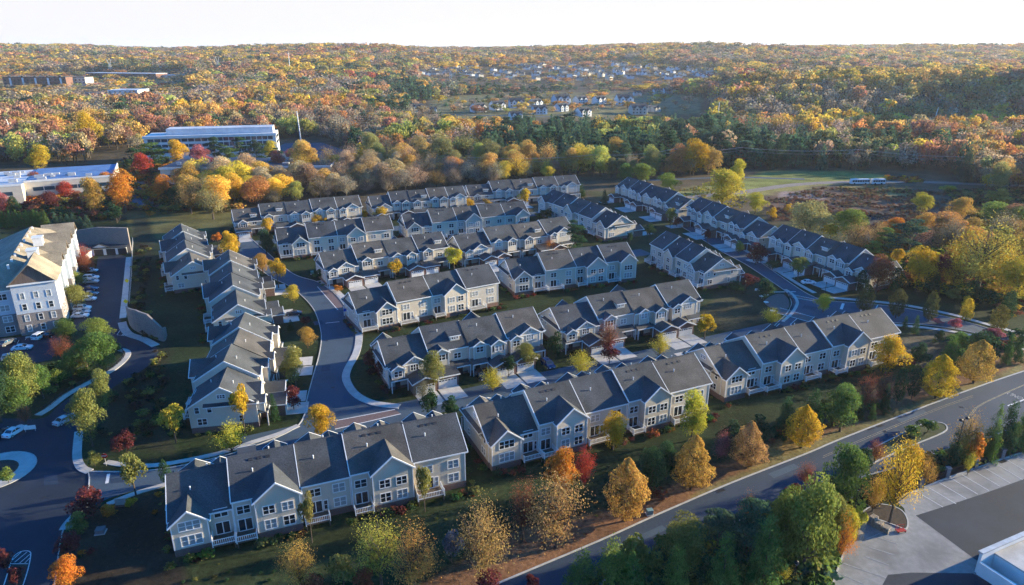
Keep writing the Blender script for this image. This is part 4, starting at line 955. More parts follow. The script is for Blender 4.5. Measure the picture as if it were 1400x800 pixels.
for a in [
 ('pear', 855, 712, 628, 64, GB, 'large golden teardrop tree beside the small green utility box'),
 ('pear', 944, 670, 596, 58, GB, 'golden-brown teardrop tree second from the left along the main road'),
 ('pear', 1020, 640, 577, 50, TAN, 'thin orange-brown teardrop tree in the road verge with a long shadow'),
 ('pear', 1095, 612, 555, 47, GOLD, 'bright gold rounded tree alone on the sunlit verge'),
 ('pear', 1278, 545, 486, 53, GOLD, 'gold teardrop tree left of the pair nearest the road bend'),
 ('pear', 1330, 524, 466, 54, GB, 'golden-brown teardrop tree right of the pair nearest the road bend'),
 ('round', 767, 690, 616, 48, OR, 'orange-red tree behind the large brown tree'),
 ('vase', 798, 668, 612, 32, RD, 'spiky red-orange tree just right of the orange-red one'),
 ('sparse', 760, 748, 648, 92, TAN, 'large thinning brown and gold tree above the road'),
 ('sparse', 660, 800, 688, 78, TAN, 'thinning brown tree at the bottom centre'),
 ('sparse', 522, 805, 707, 70, (.34, .30, .06), 'yellow-olive tree at the bottom below the nearest row'),
 ('sparse', 568, 812, 720, 66, GB, 'golden-brown thinning tree next to the yellow-olive one'),
 ('sparse', 412, 812, 740, 50, GB, 'pale golden thinning tree at the bottom left of centre'),
 ('shrub', 470, 800, 762, 44, OL, 'shaded olive shrub in the shaded lawn'),
 ('shrub', 618, 770, 726, 32, (.16, .18, .19), 'bluish grey bush in the shade beside the thinning brown tree'),
 ('sparse', 715, 740, 655, 42, RB, 'dark reddish bare tree left of the large brown tree'),
 ('shrub', 668, 812, 782, 46, DR, 'dark red bush at the bottom edge of the photo'),
 ('shrub', 727, 806, 787, 26, DR, 'small dark red bush at the kerb of the main road'),
 ('shrub', 500, 812, 776, 34, RB, 'russet bush under the yellow-olive tree'),
 ('shrub', 430, 815, 788, 40, RB, 'orange-brown bush at the very bottom edge'),
 ('round', 890, 680, 614, 44, DG, 'dark green round tree between the gold teardrop trees'),
 ('conifer', 1110, 580, 534, 32, DG, 'dark green conifer above the bright gold roadside tree'),
 ('round', 1148, 590, 528, 52, GR, 'broad bright green cedar in the hedge line'),
 ('conifer', 1072, 595, 545, 34, DG, 'dark conifer left of the bright gold roadside tree'),
 ('conifer', 1172, 572, 542, 18, DG, 'slim green conifer right of the broad cedar'),
 ('conifer', 1192, 573, 554, 11, GR, 'tiny light green conifer standing alone on the verge'),
 ('sparse', 1180, 563, 513, 32, RB, 'reddish grey shrub behind the slim green conifer'),
 ('sparse', 1204, 556, 512, 28, RB, 'brownish bare shrub right of the reddish grey one'),
 ('conifer', 1208, 564, 527, 16, DG, 'narrow green conifer before the brownish bare shrub'),
 ('columnar', 1226, 552, 505, 18, DG, 'left dark column-shaped evergreen before the gold teardrop trees'),
 ('columnar', 1246, 545, 500, 20, DG, 'right dark column-shaped evergreen before the gold teardrop trees'),
 ('conifer', 1296, 502, 462, 30, GR, 'bright green conifer behind the pair of teardrop trees'),
 ('round', 1337, 495, 454, 34, DG, 'dark green bush behind the golden-brown teardrop tree'),
 ('shrub', 1352, 497, 462, 26, DG, 'lower dark green bush right of the golden-brown teardrop tree'),
 ('conifer', 1374, 499, 458, 15, GR, 'left narrow light green conifer at the road curve'),
 ('conifer', 1388, 496, 450, 17, DG, 'right narrow dark green conifer at the road curve'),
 ('shrub', 1284, 470, 452, 15, DG, 'small dark bush on the slope near the right-hand row'),
 ('conifer', 1250, 457, 432, 11, DG, 'right little conifer beside the eastern sidewalk'),
 ('conifer', 1236, 450, 433, 9, DG, 'left little conifer beside the eastern sidewalk'),
 ('shrub', 1306, 450, 436, 20, PK, 'pink flowering shrub beside the eastern sidewalk'),
 ('shrub', 1281, 443, 436, 14, PK, 'small faded pink shrub left of the brighter pink one'),
 ('shrub', 1354, 463, 449, 30, PK, 'wide pink shrub below the gold-tipped columnar tree'),
 ('shrub', 1310, 480, 455, 40, GR, 'spreading mixed green shrub on the slope left of the dark bush'),
 ('sparse', 985, 632, 590, 26, PK, 'thin pinkish shrub between two teardrop trees'),
 ('shrub', 1000, 620, 580, 44, DG, 'dark green thicket below the decks of the right-hand row'),
 ('shrub', 1035, 608, 570, 40, DG, 'shaded evergreen bush left of the dark conifer'),
 ('round', 910, 655, 605, 34, DG, 'second dark green tree behind the golden-brown teardrop'),
 ('shrub', 1128, 575, 545, 22, OL, 'small olive bush between the dark conifer and the broad cedar'),
 ('shrub', 1255, 500, 470, 30, DG, 'dark bush on the bare slope right of the balcony'),
]: T_(*a)
for i, a in enumerate([('columnar', 1181, 428, 390, 25), ('columnar', 1224, 435, 396, 23), ('columnar', 1269, 440, 400, 21), ('columnar', 1319, 440, 409, 18), ('columnar', 1362, 455, 418, 25)]):
    T_(*a, [(.09, .09, .035), (.09, .09, .035), (.085, .09, .035), GOLD, (.12, .11, .035)][i], ['dark upright street tree nearest the parked white car', 'dark upright street tree, second along the near side of the east road', 'dark upright street tree, third along the near side of the east road', 'small golden upright street tree on the east road', 'gold-edged upright street tree above the wide pink shrub'][i], 'upright trees lining the east road')
for i, a in enumerate([('columnar', 1176, 398, 370, 18), ('columnar', 1223, 401, 367, 22), ('columnar', 1271, 401, 369, 20), ('columnar', 1326, 412, 384, 19), ('columnar', 1376, 432, 399, 20)]):
    T_(*a, DG, ['dark upright tree hiding the end garage of the nearest east-street row', 'dark upright tree right of the red maple', 'dark upright tree below the dark red tree in the east wood', 'dark upright tree under the big golden wood edge', 'dark upright tree at the right edge above the east road'][i], 'dark upright trees beyond the east road')
for a in [
 ('round', 1197, 402, 350, 36, RB, 'reddish-brown maple at the end of the nearest east-street row'),
 ('shrub', 1033, 362, 333, 34, DR, 'dark red tree before the middle east-street row'),
 ('shrub', 1010, 347, 330, 16, GR, 'olive round bush left of the dark red tree'),
 ('shrub', 967, 332, 314, 15, DR, 'small dark red bush on the driveway strip of the middle east-street row'),
 ('young', 1090, 385, 353, 24, OL, 'dark olive tree before the nearest east-street garages'),
 ('shrub', 1056, 369, 356, 19, DG, 'clipped dark green hedge between two garages on the east street'),
 ('young', 916, 312, 285, 15, OL, 'gold-tipped conifer-like tree between the two far east-street rows'),
 ('shrub', 925, 310, 297, 16, DR, 'dark red shrub at the gable end of the farthest east-street row'),
 ('young', 887, 330, 307, 15, DG, 'small dark tree on the lawn left of the east street'),
 ('shrub', 861, 334, 318, 11, DG, 'little dark shrub below the pale gable end'),
 ('pine', 785, 352, 302, 33, DG, 'dark green pine between the two centre rows'),
 ('shrub', 772, 330, 300, 24, DG, 'dark shrub beside the dark green pine'),
 ('shrub', 748, 303, 286, 22, DG, 'dark green bush by the central garages'),
 ('conifer', 795, 270, 252, 14, DG, 'small dark conifer at the right end of the far right row'),
 ('conifer', 826, 279, 260, 12, DG, 'small dark conifer left of the farthest east-street row'),
 ('shrub', 1020, 397, 375, 32, DR, 'dark red shrubs beneath the white corner deck gable'),
 ('shrub', 1044, 410, 382, 28, DG, 'dark green shrub at the upper edge of the open lawn'),
 ('shrub', 1005, 400, 385, 24, DG, 'low dark shrub against the brick base above the lawn'),
 ('shrub', 590, 575, 535, 28, DG, 'dark green bush on the verge below the yellow-green driveway tree'),
 ('shrub', 617, 570, 543, 28, DG, 'dark green bush right of the verge bush'),
 ('sparse', 578, 548, 518, 24, OGR, 'pale dry shrub beside the left concrete driveway'),
 ('shrub', 695, 515, 488, 26, DG, 'dark foliage between the open garage and the olive street tree'),
 ('shrub', 760, 490, 455, 26, DG, 'shaded bush left of the two-car garage'),
 ('shrub', 833, 497, 468, 24, DR, 'dark shrub beneath the thin reddish-brown tree'),
 ('shrub', 524, 520, 490, 26, DR, 'dark red hedge along the gable end at the sharp bend'),
 ('shrub', 508, 505, 478, 22, DR, 'purple-red hedge next to the bend sidewalk'),
 ('shrub', 443, 382, 366, 22, DG, 'dark bush left of the brick garages left of centre'),
 ('shrub', 462, 399, 390, 17, OR, 'low orange planting in front of the brick garage'),
 ('shrub', 402, 560, 528, 30, DR, 'dark red street tree at the lower left street'),
 ('conifer', 376, 576, 540, 15, DG, 'small dark green conifer beside a left-street porch'),
 ('shrub', 418, 446, 433, 15, DR, 'small dark red tree by the parked dark car'),
 ('conifer', 398, 452, 438, 12, DG, 'tiny conifer between two left-street driveways'),
 ('shrub', 384, 436, 424, 12, DG, 'small green bush near the parked dark car'),
 ('shrub', 172, 611, 600, 26, OL, 'low olive bush in the corner bed behind the stop sign'),
 ('shrub', 130, 637, 618, 26, OL, 'rounded green bush inside the junction corner bed'),
 ('shrub', 150, 706, 691, 24, OR, 'orange bush left of the monument sign'),
 ('shrub', 178, 695, 683, 20, GOLD, 'golden bush right of the monument sign'),
 ('shrub', 112, 730, 700, 30, OL, 'olive bush on the verge below the dark red bush'),
 ('shrub', 97, 760, 730, 34, DR, 'dark red bush above the bright orange tree'),
 ('shrub', 175, 625, 590, 34, DR, 'reddish bush beyond the corner sidewalk'),
 ('shrub', 12, 660, 640, 24, LG, 'sunlit pale bush on the roundabout'),
 ('shrub', 12, 780, 752, 24, DR, 'red shrub in the striped car park island'),
 ('shrub', 24, 803, 778, 28, DR, 'lower red shrub in the striped car park island'),
]: T_(*a)
for a in [
 ('round', 127, 610, 536, 48, OL, 'dark olive tree beside the curved path, nearest the road'),
 ('round', 147, 572, 508, 38, OL, 'dark olive tree behind the one nearest the road'),
 ('round', 136, 475, 436, 42, LG, 'bright green tree in the bed below the apartment car park'),
 ('round', 140, 512, 456, 58, GR, 'grey-green broad tree inside the path curve'),
 ('round', 120, 505, 466, 36, OL, 'olive tree left of the broad grey-green one'),
 ('round', 91, 470, 438, 28, GR, 'green tree next to the apartment building corner'),
 ('sparse', 86, 492, 460, 32, RB, 'pinkish brown tree in the bed'),
 ('round', 99, 518, 484, 32, GR, 'pale olive rounded tree in the middle of the bed'),
 ('shrub', 80, 530, 505, 24, LG, 'bright green bush in the bed'),
 ('round', 38, 560, 484, 54, OL, 'large dark green tree with a golden top in the bed'),
 ('round', 28, 570, 518, 50, GR, 'dark green tree at the left of the planting bed'),
 ('round', 2, 578, 505, 46, DG, 'dark tree at the left edge of the photo'),
 ('round', 60, 545, 500, 36, GR, 'olive tree behind the bright green bush'),
 ('sparse', 37, 585, 550, 18, RB, 'red-brown thin tree above the parked white car'),
 ('sparse', 120, 372, 335, 24, RD, 'thin red tree in front of the garage building'),
 ('round', 118, 378, 352, 30, RB, 'orange-brown tree below the thin red one'),
 ('round', 103, 395, 372, 30, OL, 'dark olive tree along the apartment wall, farther one'),
 ('round', 107, 424, 390, 34, OL, 'dark olive tree along the apartment wall, nearer one'),
 ('shrub', 90, 452, 435, 24, DG, 'dark bush at the apartment wall foot'),
 ('shrub', 40, 455, 440, 13, DG, 'round bush before the apartment entrance wall'),
 ('round', 172, 291, 233, 40, OR, 'large orange and red tree above the dark bush'),
 ('round', 132, 297, 244, 34, GB, 'red-topped golden tree left of the large orange and red one'),
 ('round', 92, 276, 249, 28, RD, 'dark red tree before the white office building'),
 ('round', 25, 277, 253, 27, OR, 'orange tree in front of the white office building'),
 ('round', 3, 296, 262, 26, PK, 'pink tree cut by the left edge of the photo'),
 ('columnar', 22, 296, 269, 17, DG, 'dark green pointed tree below the orange one'),
 ('shrub', 160, 305, 280, 32, DG, 'dark green dense bush below the large orange and red tree'),
 ('round', 198, 246, 210, 28, RD, 'bright red tree right of the white office building'),
 ('round', 231, 246, 225, 28, OR, 'orange-brown tree in the office lawn'),
 ('round', 227, 280, 240, 30, OR, 'orange-topped dark tree beside the office road'),
 ('round', 240, 284, 256, 26, DG, 'dark green tree at the office road edge'),
 ('round', 275, 236, 199, 32, PK, 'large pink tree below the long office building'),
 ('round', 297, 245, 217, 28, RD, 'red tree right of the large pink one'),
 ('round', 245, 230, 192, 28, GOLD, 'golden tree before the left part of the long office building'),
 ('pine', 212, 232, 196, 46, GR, 'broad green tree left of the golden one at the long office'),
 ('pine', 186, 238, 203, 28, DG, 'dark green tree at the corner of the white office building'),
 ('pine', 312, 230, 199, 28, GR, 'green tree at the right of the pink and red trees'),
 ('pine', 295, 222, 188, 26, DG, 'dark pine before the long office building, left of three'),
 ('pine', 330, 222, 188, 30, DG, 'dark pine before the long office building, middle of three'),
 ('pine', 352, 226, 192, 28, DG, 'dark pine before the long office building, right of three'),
 ('round', 372, 220, 193, 26, YG, 'yellow-green tree at the right end of the long office building'),
 ('round', 400, 228, 204, 24, PK, 'pink-grey tree at the office car park'),
 ('pine', 380, 232, 203, 26, DG, 'dark pine at the office car park corner'),
 ('round', 60, 236, 199, 34, GOLD, 'golden tree behind the white office roof'),
 ('round', 95, 214, 190, 24, GOLD, 'yellow tree farther behind the white office roof'),
 ('round', 125, 210, 155, 30, GOLD, 'bright yellow tree standing out of the left wood'),
 ('round', 52, 268, 236, 30, RB, 'russet tree in front of the left part of the white office building'),
 ('round', 72, 290, 262, 26, DR, 'dark red tree between the orange and the red-topped golden tree'),
 ('round', 148, 268, 236, 26, OR, 'orange tree at the corner of the white office building'),
 ('round', 110, 286, 262, 24, RB, 'russet tree at the foot of the tall wooden pole'),
 ('round', 262, 262, 226, 30, GB, 'golden-brown tree at the left end of the golden wood'),
 ('sparse', 262, 292, 248, 40, TAN, 'tan thinning tree above the grassy slope'),
 ('sparse', 292, 300, 256, 40, (.34, .29, .12), 'pale golden tree at the corner of the left far row'),
 ('round', 305, 282, 246, 34, GB, 'golden-brown tree behind the pale golden one'),
 ('sparse', 278, 282, 240, 36, (.32, .27, .13), 'straw-coloured tree between the tan and golden-brown trees'),
 ('round', 335, 262, 228, 30, YG, 'yellow-olive tree near the dark flat roof'),
 ('round', 947, 240, 191, 38, GOLD, 'tall golden tree beside the middle power pole'),
 ('round', 1009, 228, 209, 18, RD, 'small bright red tree before the dark spruces'),
]: T_(*a)
for i in range(14):
    T_('conifer', 2 + i * 4.8, 312 - i * .25, 288 + (i * 7 % 5), 9, GR, OW[i] if False else ['first','second','third','fourth','fifth','sixth','seventh','eighth','ninth','tenth','eleventh','twelfth','thirteenth','last'][i] + ' arborvitae from the left in the hedge behind the apartment roof', 'clipped arborvitae hedge')
for i in range(6):
    T_('conifer', 78 + i * 8.5, 313, 291 + (i * 5 % 7), 13, BG, ['first','second','third','fourth','fifth','last'][i] + ' bluish conifer from the left behind the block retaining wall', 'bluish conifers behind the wall')
# bottom right screen of evergreens
for a in [
 ('round', 1149, 700, 612, 66, GR, 'tall bushy dark cedar beside the main road'),
 ('round', 1095, 795, 656, 88, LG, 'broad yellow-green tree in the middle of the bottom thicket'),
 ('round', 1068, 770, 668, 50, LG, 'light green tree at the left flank of the broad yellow-green one'),
 ('round', 1130, 765, 678, 44, OL, 'olive tree between the cedar and the broad yellow-green tree'),
 ('sparse', 1146, 772, 702, 36, OR, 'orange-tipped thin tree at the parking kerb'),
 ('round', 1152, 750, 695, 30, YG, 'yellowish small tree by the parking kerb'),
 ('pine', 977, 775, 697, 60, BG, 'blue-green conifer at the left of the bottom thicket'),
 ('pine', 1020, 790, 688, 66, BG, 'tall blue-green pine next to the orange treetop'),
 ('conifer', 1040, 815, 712, 66, GR, 'mid-green conifer at the bottom centre of the thicket'),
 ('conifer', 984, 825, 735, 58, GR, 'pointed conifer at the bottom edge below the blue-green one'),
 ('conifer', 922, 822, 750, 52, LG, 'light green pointed conifer at the bottom edge'),
 ('round', 930, 790, 708, 66, OL, 'grey-olive tree with golden top beside the main road'),
 ('sparse', 1022, 720, 676, 30, OR, 'orange treetop behind the blue-green pine'),
 ('vase', 1070, 815, 776, 34, YG, 'small golden bush at the bottom edge by the lamp'),
 ('conifer', 835, 820, 742, 74, LG, 'bright green conifer at the bottom left of the thicket'),
 ('conifer', 862, 830, 758, 56, GR, 'green conifer right of the bright green one'),
 ('conifer', 795, 820, 758, 62, GR, 'leftmost green conifer of the bottom thicket'),
 ('shrub', 861, 790, 733, 48, OL, 'grey-olive bush behind the bright green conifer'),
 ('shrub', 893, 805, 757, 40, OL, 'olive bush between the conifers at the bottom edge'),
 ('shrub', 960, 810, 760, 30, DG, 'dark bush in the bottom thicket'),
 ('sparse', 1100, 668, 632, 30, RB, 'bare brownish shrub on the lower side of the main road'),
 ('shrub', 1085, 690, 662, 30, DR, 'dark shrub at the lower kerb of the main road'),
 ('sparse', 1216, 715, 603, 58, GOLD, 'golden thinning tree rooted in the parking island'),
 ('round', 1235, 660, 606, 38, GOLD, 'gold treetop right of the parking island tree'),
 ('vase', 1192, 700, 652, 38, GB, 'golden bush at the fence corner'),
 ('shrub', 1172, 728, 690, 20, YG, 'yellow-green ivy bush at the corner of the parking area'),
 ('sparse', 1262, 668, 625, 26, GB, 'gold twiggy bush at the left stone pillars'),
 ('shrub', 1180, 642, 614, 34, DG, 'dark bush at the tip of the road median'),
 ('sparse', 1195, 633, 602, 26, RB, 'bare shrub on the road median'),
 ('shrub', 1268, 591, 576, 30, GR, 'clipped green hedge on the road median, right part'),
 ('shrub', 1248, 598, 582, 24, GR, 'clipped green hedge on the road median, left part'),
 ('sparse', 1316, 628, 566, 44, GB, 'brown and gold tree behind the iron fence'),
 ('shrub', 1330, 640, 595, 30, OR, 'orange-leaved bush behind the iron fence'),
 ('conifer', 1349, 630, 556, 26, GR, 'green conifer with yellow tip behind the iron fence'),
 ('conifer', 1369, 622, 551, 30, DG, 'dark conifer behind the iron fence, second from the right'),
 ('conifer', 1392, 616, 556, 26, GR, 'green conifer behind the iron fence at the right edge'),
 ('conifer', 1298, 640, 590, 22, DG, 'dark conifer beside the road lamp'),
 ('conifer', 1414, 612, 550, 30, DG, 'dark conifer just at the right edge behind the fence'),
 ('vase', 1322, 650, 618, 14, YG, 'yellow-green vine clump on the iron fence'),
]: T_(*a)
# wood on the right between the east street and the marsh
ew = 'trees of the east wood'
for a in [
 ('round', 987, 286, 233, 60, YG, 'big yellow-green tree between the far lawn and the east rows'),
 ('round', 1006, 262, 219, 28, YG, 'yellow-green tree behind the big one'),
 ('round', 1032, 293, 264, 30, YG, 'yellowish bush-like tree left of the marsh'),
 ('shrub', 1056, 300, 284, 16, GOLD, 'small bright gold tree left of the marsh'),
 ('shrub', 1078, 292, 279, 12, GOLD, 'tiny gold bush at the marsh edge'),
 ('round', 912, 266, 237, 32, LG, 'rounded bright green tree behind the farthest east row'),
 ('round', 877, 252, 224, 36, LG, 'larger green and yellow tree behind the farthest east row'),
 ('round', 855, 252, 224, 26, GR, 'green tree at the left of the green pair behind the farthest east row'),
 ('round', 1105, 328, 276, 62, (.28, .27, .11), 'large grey-olive tree behind the nearest east row'),
 ('round', 1160, 330, 287, 50, LG, 'yellow-green broad tree behind the nearest east row'),
 ('sparse', 1168, 346, 303, 44, TAN, 'tan thinning tree at the roof of the nearest east row'),
 ('shrub', 1135, 330, 306, 26, YG, 'low yellow-green tree right of the grey-olive one'),
 ('pine', 1240, 355, 301, 58, BG, 'large blue-green pine in the east wood'),
 ('pine', 1207, 345, 312, 30, GR, 'smaller green pine left of the large blue-green one'),
 ('sparse', 1198, 340, 302, 28, TAN, 'pale bare tree rising from the east wood'),
 ('round', 1222, 330, 298, 30, OR, 'orange-tinted tree behind the large pine'),
 ('round', 1262, 325, 292, 34, GB, 'golden-brown tree behind the large pine, right one'),
 ('round', 1257, 292, 264, 27, YG, 'yellow-green tree standing alone in the marsh'),
 ('sparse', 1297, 345, 297, 36, OGR, 'grey thinning tree in the middle of the east wood'),
 ('sparse', 1335, 402, 302, 92, (.40, .33, .07), 'largest golden tree of the east wood'),
 ('sparse', 1318, 370, 310, 50, GOLD, 'bright gold thinning tree overlapping the largest one'),
 ('round', 1310, 305, 271, 36, GB, 'golden-brown tree beyond the marsh pond'),
 ('round', 1358, 312, 277, 54, LG, 'wide yellow-green tree right of the marsh'),
 ('round', 1392, 320, 284, 44, LG, 'yellow-green tree at the right edge beside the marsh'),
 ('shrub', 1365, 280, 259, 38, GB, 'gold-topped dark bush beyond the marsh'),
 ('shrub', 1296, 262, 254, 24, YG, 'low yellow bush line on the far marsh edge'),
 ('round', 1252, 398, 339, 46, GOLD, 'gold tree at the lower edge of the east wood'),
 ('round', 1281, 398, 350, 40, DR, 'dark red tree at the lower edge of the east wood'),
 ('young', 1224, 368, 341, 17, GOLD, 'small yellow tree by the end of the nearest east row'),
 ('round', 1386, 415, 352, 54, YG, 'green and gold tree at the right edge above the east road'),
 ('sparse', 1300, 402, 348, 40, GOLD, 'golden thin tree right of the dark red one'),
 ('sparse', 1365, 395, 330, 44, GOLD, 'gold tree between the largest one and the right edge'),
 ('shrub', 1340, 415, 394, 36, DG, 'dark evergreen clump under the largest golden tree'),
 ('shrub', 1303, 412, 395, 22, OL, 'olive undergrowth bush above the east road'),
 ('pine', 1190, 360, 330, 26, GR, 'green pine directly behind the last roof of the nearest east row'),
 ('round', 1395, 372, 318, 36, GB, 'golden tree cut by the right edge of the photo'),
 ('round', 1410, 350, 300, 40, GB, 'golden-brown tree at the right frame edge above it'),
 ('shrub', 1318, 428, 405, 12, GOLD, 'tiny gold shrub on the bare bank above the east road'),
]: T_(*a, group=ew)
# ------------------------------------------------------------------ woods
fbx = [-500, -60, 0, 160, 178, 235, 250, 300, 330, 480, 560, 640, 700, 790, 808, 860, 940, 1000, 1040, 1150, 1240, 1300, 1400, 1900]
fby = [205, 226, 227, 226, 226, 206, 284, 296, 286, 272, 263, 257, 251, 246, 246, 244, 243, 239, 236, 238, 247, 256, 272, 300]
EX = [[(195, 196), (375, 192), (395, 198), (395, 214), (195, 224)], [(365, 190), (450, 190), (500, 226), (480, 236), (300, 246), (205, 246), (205, 222), (370, 214)],
      [(120, 205), (175, 205), (260, 225), (260, 262), (160, 262)],
      [(556, 140), (600, 134), (700, 126), (860, 122), (965, 134), (965, 166), (900, 170), (800, 177), (720, 182), (640, 176), (560, 166)],
      [(-80, 106), (80, 102), (250, 98), (262, 116), (200, 124), (100, 131), (-80, 133)], [(108, 122), (200, 120), (208, 140), (108, 142)],
      [(1005, 232), (1300, 234), (1330, 262), (1000, 272)], [(-80, 226), (165, 226), (178, 290), (-80, 300)]]
def allowed(px, py):
    ok = py < np.interp(px, fbx, fby)
    for e in EX: ok &= ~inpoly(px, py, e)
    ok |= inpoly(px, py, [(1165, 352), (1215, 338), (1290, 326), (1340, 322), (1400, 306), (1500, 298), (1500, 440), (1400, 425), (1330, 415), (1240, 402)])
    return ok
r = np.random.RandomState(11)
pts = []
d = 265.0
while d < 9000:
    s = 9.6 if d < 700 else 9.6 * (d / 700) ** .8
    ext = .86 * d + 60; n = int(2 * ext / s)
    xx = -ext + (np.arange(n) + r.uniform(0, 1, n)) * s; yy = d + r.uniform(-.5, .5, n) * s
    pts.append(np.stack([xx, yy, np.full(n, s / 9.6)], 1)); d += s * .92
pts = np.concatenate(pts); X, Y, SS = pts.T; Z = hgt(X, Y); fpx, fpy = pix(X, Y, Z)
keep = allowed(fpx, fpy) | (np.abs(fpx - 700) > 760) & (Y > 420)
# thin strips with houses beyond
keep &= ~((np.sin(X * .0091 + 2 * np.sin(Y * .006)) * np.cos(Y * .0083 + 1.5 * np.sin(X * .0067)) > .93) & (Y > 520))
clr = inpoly(fpx, fpy, EX[3]) & (r.rand(len(X)) < .14) & (fpy < 158) | inpoly(fpx, fpy, EX[4]) & (r.rand(len(X)) < .34)
keep |= clr
hz = inpoly(fpx, fpy, [(575, 101), (700, 95), (860, 90), (980, 100), (960, 116), (760, 125), (600, 119)]) & (r.rand(len(X)) < .78)
keep &= ~hz
X, Y, Z, SS, fpx, fpy = [q[keep] for q in (X, Y, Z, SS, fpx, fpy)]
n = len(X)
no = lambda f, p: .5 + .5 * np.sin(X * f + 1.7 * np.sin(Y * f * .7 + p) + p) * np.cos(Y * f * .9 + 1.3 * np.sin(X * f * .6 + 2 * p))
A1 = no(.013, .4) ; A2 = no(.031, 2.1); A3 = no(.006, 1.1)
PAL = np.array([(.38, .245, .07), (.48, .33, .05), (.40, .20, .07), (.32, .165, .10), (.19, .18, .07), (.25, .20, .135), (.045, .085, .050), (.30, .215, .125), (.28, .075, .05), (.31, .31, .08), (.25, .20, .15)])
def probs():
    p = np.tile(np.array([.18, .11, .09, .15, .11, .11, .075, .14, .006, .035, .12]), (n, 1))
    p[:, 1] *= .3 + 2.2 * A1 ** 2; p[:, 0] *= .5 + 1.3 * A1; p[:, 5] *= .4 + 1.6 * (1 - A1); p[:, 10] *= .4 + 1.5 * (1 - A1); p[:, 3] *= .4 + 1.4 * A2; p[:, 2] *= .4 + 1.5 * A2; p[:, 6] *= .3 + 3.2 * (1 - A3) ** 3 + .6 * A2
    def z(poly, v):
        k = inpoly(fpx, fpy, poly); q = np.array(v, float); p[k] = q
    z([(250, 215), (420, 238), (640, 222), (830, 222), (830, 262), (640, 262), (250, 300)], [.24, .12, .05, .02, .12, .14, .01, .26, .01, .12, .03])
    z([(650, 165), (900, 170), (1100, 195), (1300, 205), (1300, 222), (1140, 236), (820, 238), (640, 228)], [.04, .02, .02, .03, .06, .02, .86, .02, .004, .02, .01])
    z([(870, 160), (990, 158), (1000, 172), (870, 180)], [.05, .2, .02, .02, .2, .02, .05, .02, 0, .45, .02])
    z([(1040, 160), (1260, 160), (1270, 204), (1040, 204)], [.3, .3, .12, .04, .06, .05, .03, .06, .02, .03, .02])
    z([(1040, 100), (1500, 98), (1500, 122), (1040, 122)], [.3, .34, .03, .02, .16, .04, .02, .04, .004, .08, .02])
    z([(1040, 122), (1500, 122), (1500, 170), (1040, 170)], [.10, .08, .02, .08, .30, .16, .12, .03, .01, .05, .08])
    z([(350, 92), (500, 88), (500, 108), (350, 108)], [.25, .4, .05, .04, .1, .05, .02, .06, .0, .03, .02])
    z([(470, 112), (560, 112), (900, 118), (650, 138), (560, 142), (470, 135)], [.05, .05, .03, .08, .12, .12, .45, .05, .01, .02, .05])
    z([(940, 103), (1060, 103), (1060, 109), (940, 109)], [.05, .05, .02, .08, .05, .05, .02, .05, .55, .02, .05])
    return p / p.sum(1)[:, None]
pr_ = probs(); cum = pr_.cumsum(1); cell = lambda q, sd: (np.abs(np.sin(np.floor((X + 9 * np.sin(Y / 31)) / q) * 12.9898 + np.floor((Y + 9 * np.sin(X / 27)) / q) * 78.233 + sd) * 43758.5453) % 1)
sel = np.where(r.rand(n) < .66, cell(54 * np.sqrt(SS), 1.0), r.rand(n)); ci = (sel[:, None] > cum).sum(1).clip(0, 10)
tint = PAL[ci] * (1.34 + .12 * (cell(60, 4.0)[:, None] - .5)) * r.uniform(.66, 1.30, (n, 1)) * r.uniform(.92, 1.08, (n, 3))
rk = inpoly(fpx, fpy, [(940, 103), (1060, 103), (1060, 109), (940, 109)]) & (ci == 8); tint[rk] = np.array(PK) * [1.1, .5, .8]
KN = ['round', 'sparse', 'pine', 'conifer']
kd = np.where(ci == 6, np.where(r.rand(n) < .62, 3, 2), np.where((ci == 5) | (ci == 10) | (r.rand(n) < .25), 1, 0))
big = r.rand(n) ** 1.6; hh_ = 10 + 11.5 * big * r.uniform(.8, 1.1, n) * np.where(kd == 3, 1.1, 1); belt = (Y < 420) & (fpx < 830); hh_[belt] *= .8; hh_[Y < 300] *= .62; lowp = inpoly(fpx, fpy, [(560, 101), (700, 90), (860, 84), (990, 98), (970, 122), (760, 132), (590, 125)]) | inpoly(fpx, fpy, [(-80, 104), (250, 98), (270, 140), (-80, 142)]); hh_[lowp] *= .45; hh_[inpoly(fpx, fpy, EX[3])] *= .5; hh_[inpoly(fpx, fpy, [(560, 160), (980, 150), (970, 186), (570, 186)])] *= .68
ww_ = (8.2 + 8.5 * big) * r.uniform(.85, 1.15, n) * np.where(kd == 3, .62, 1) * SS; hh_ *= 1 + .12 * (SS - 1).clip(0, 3)
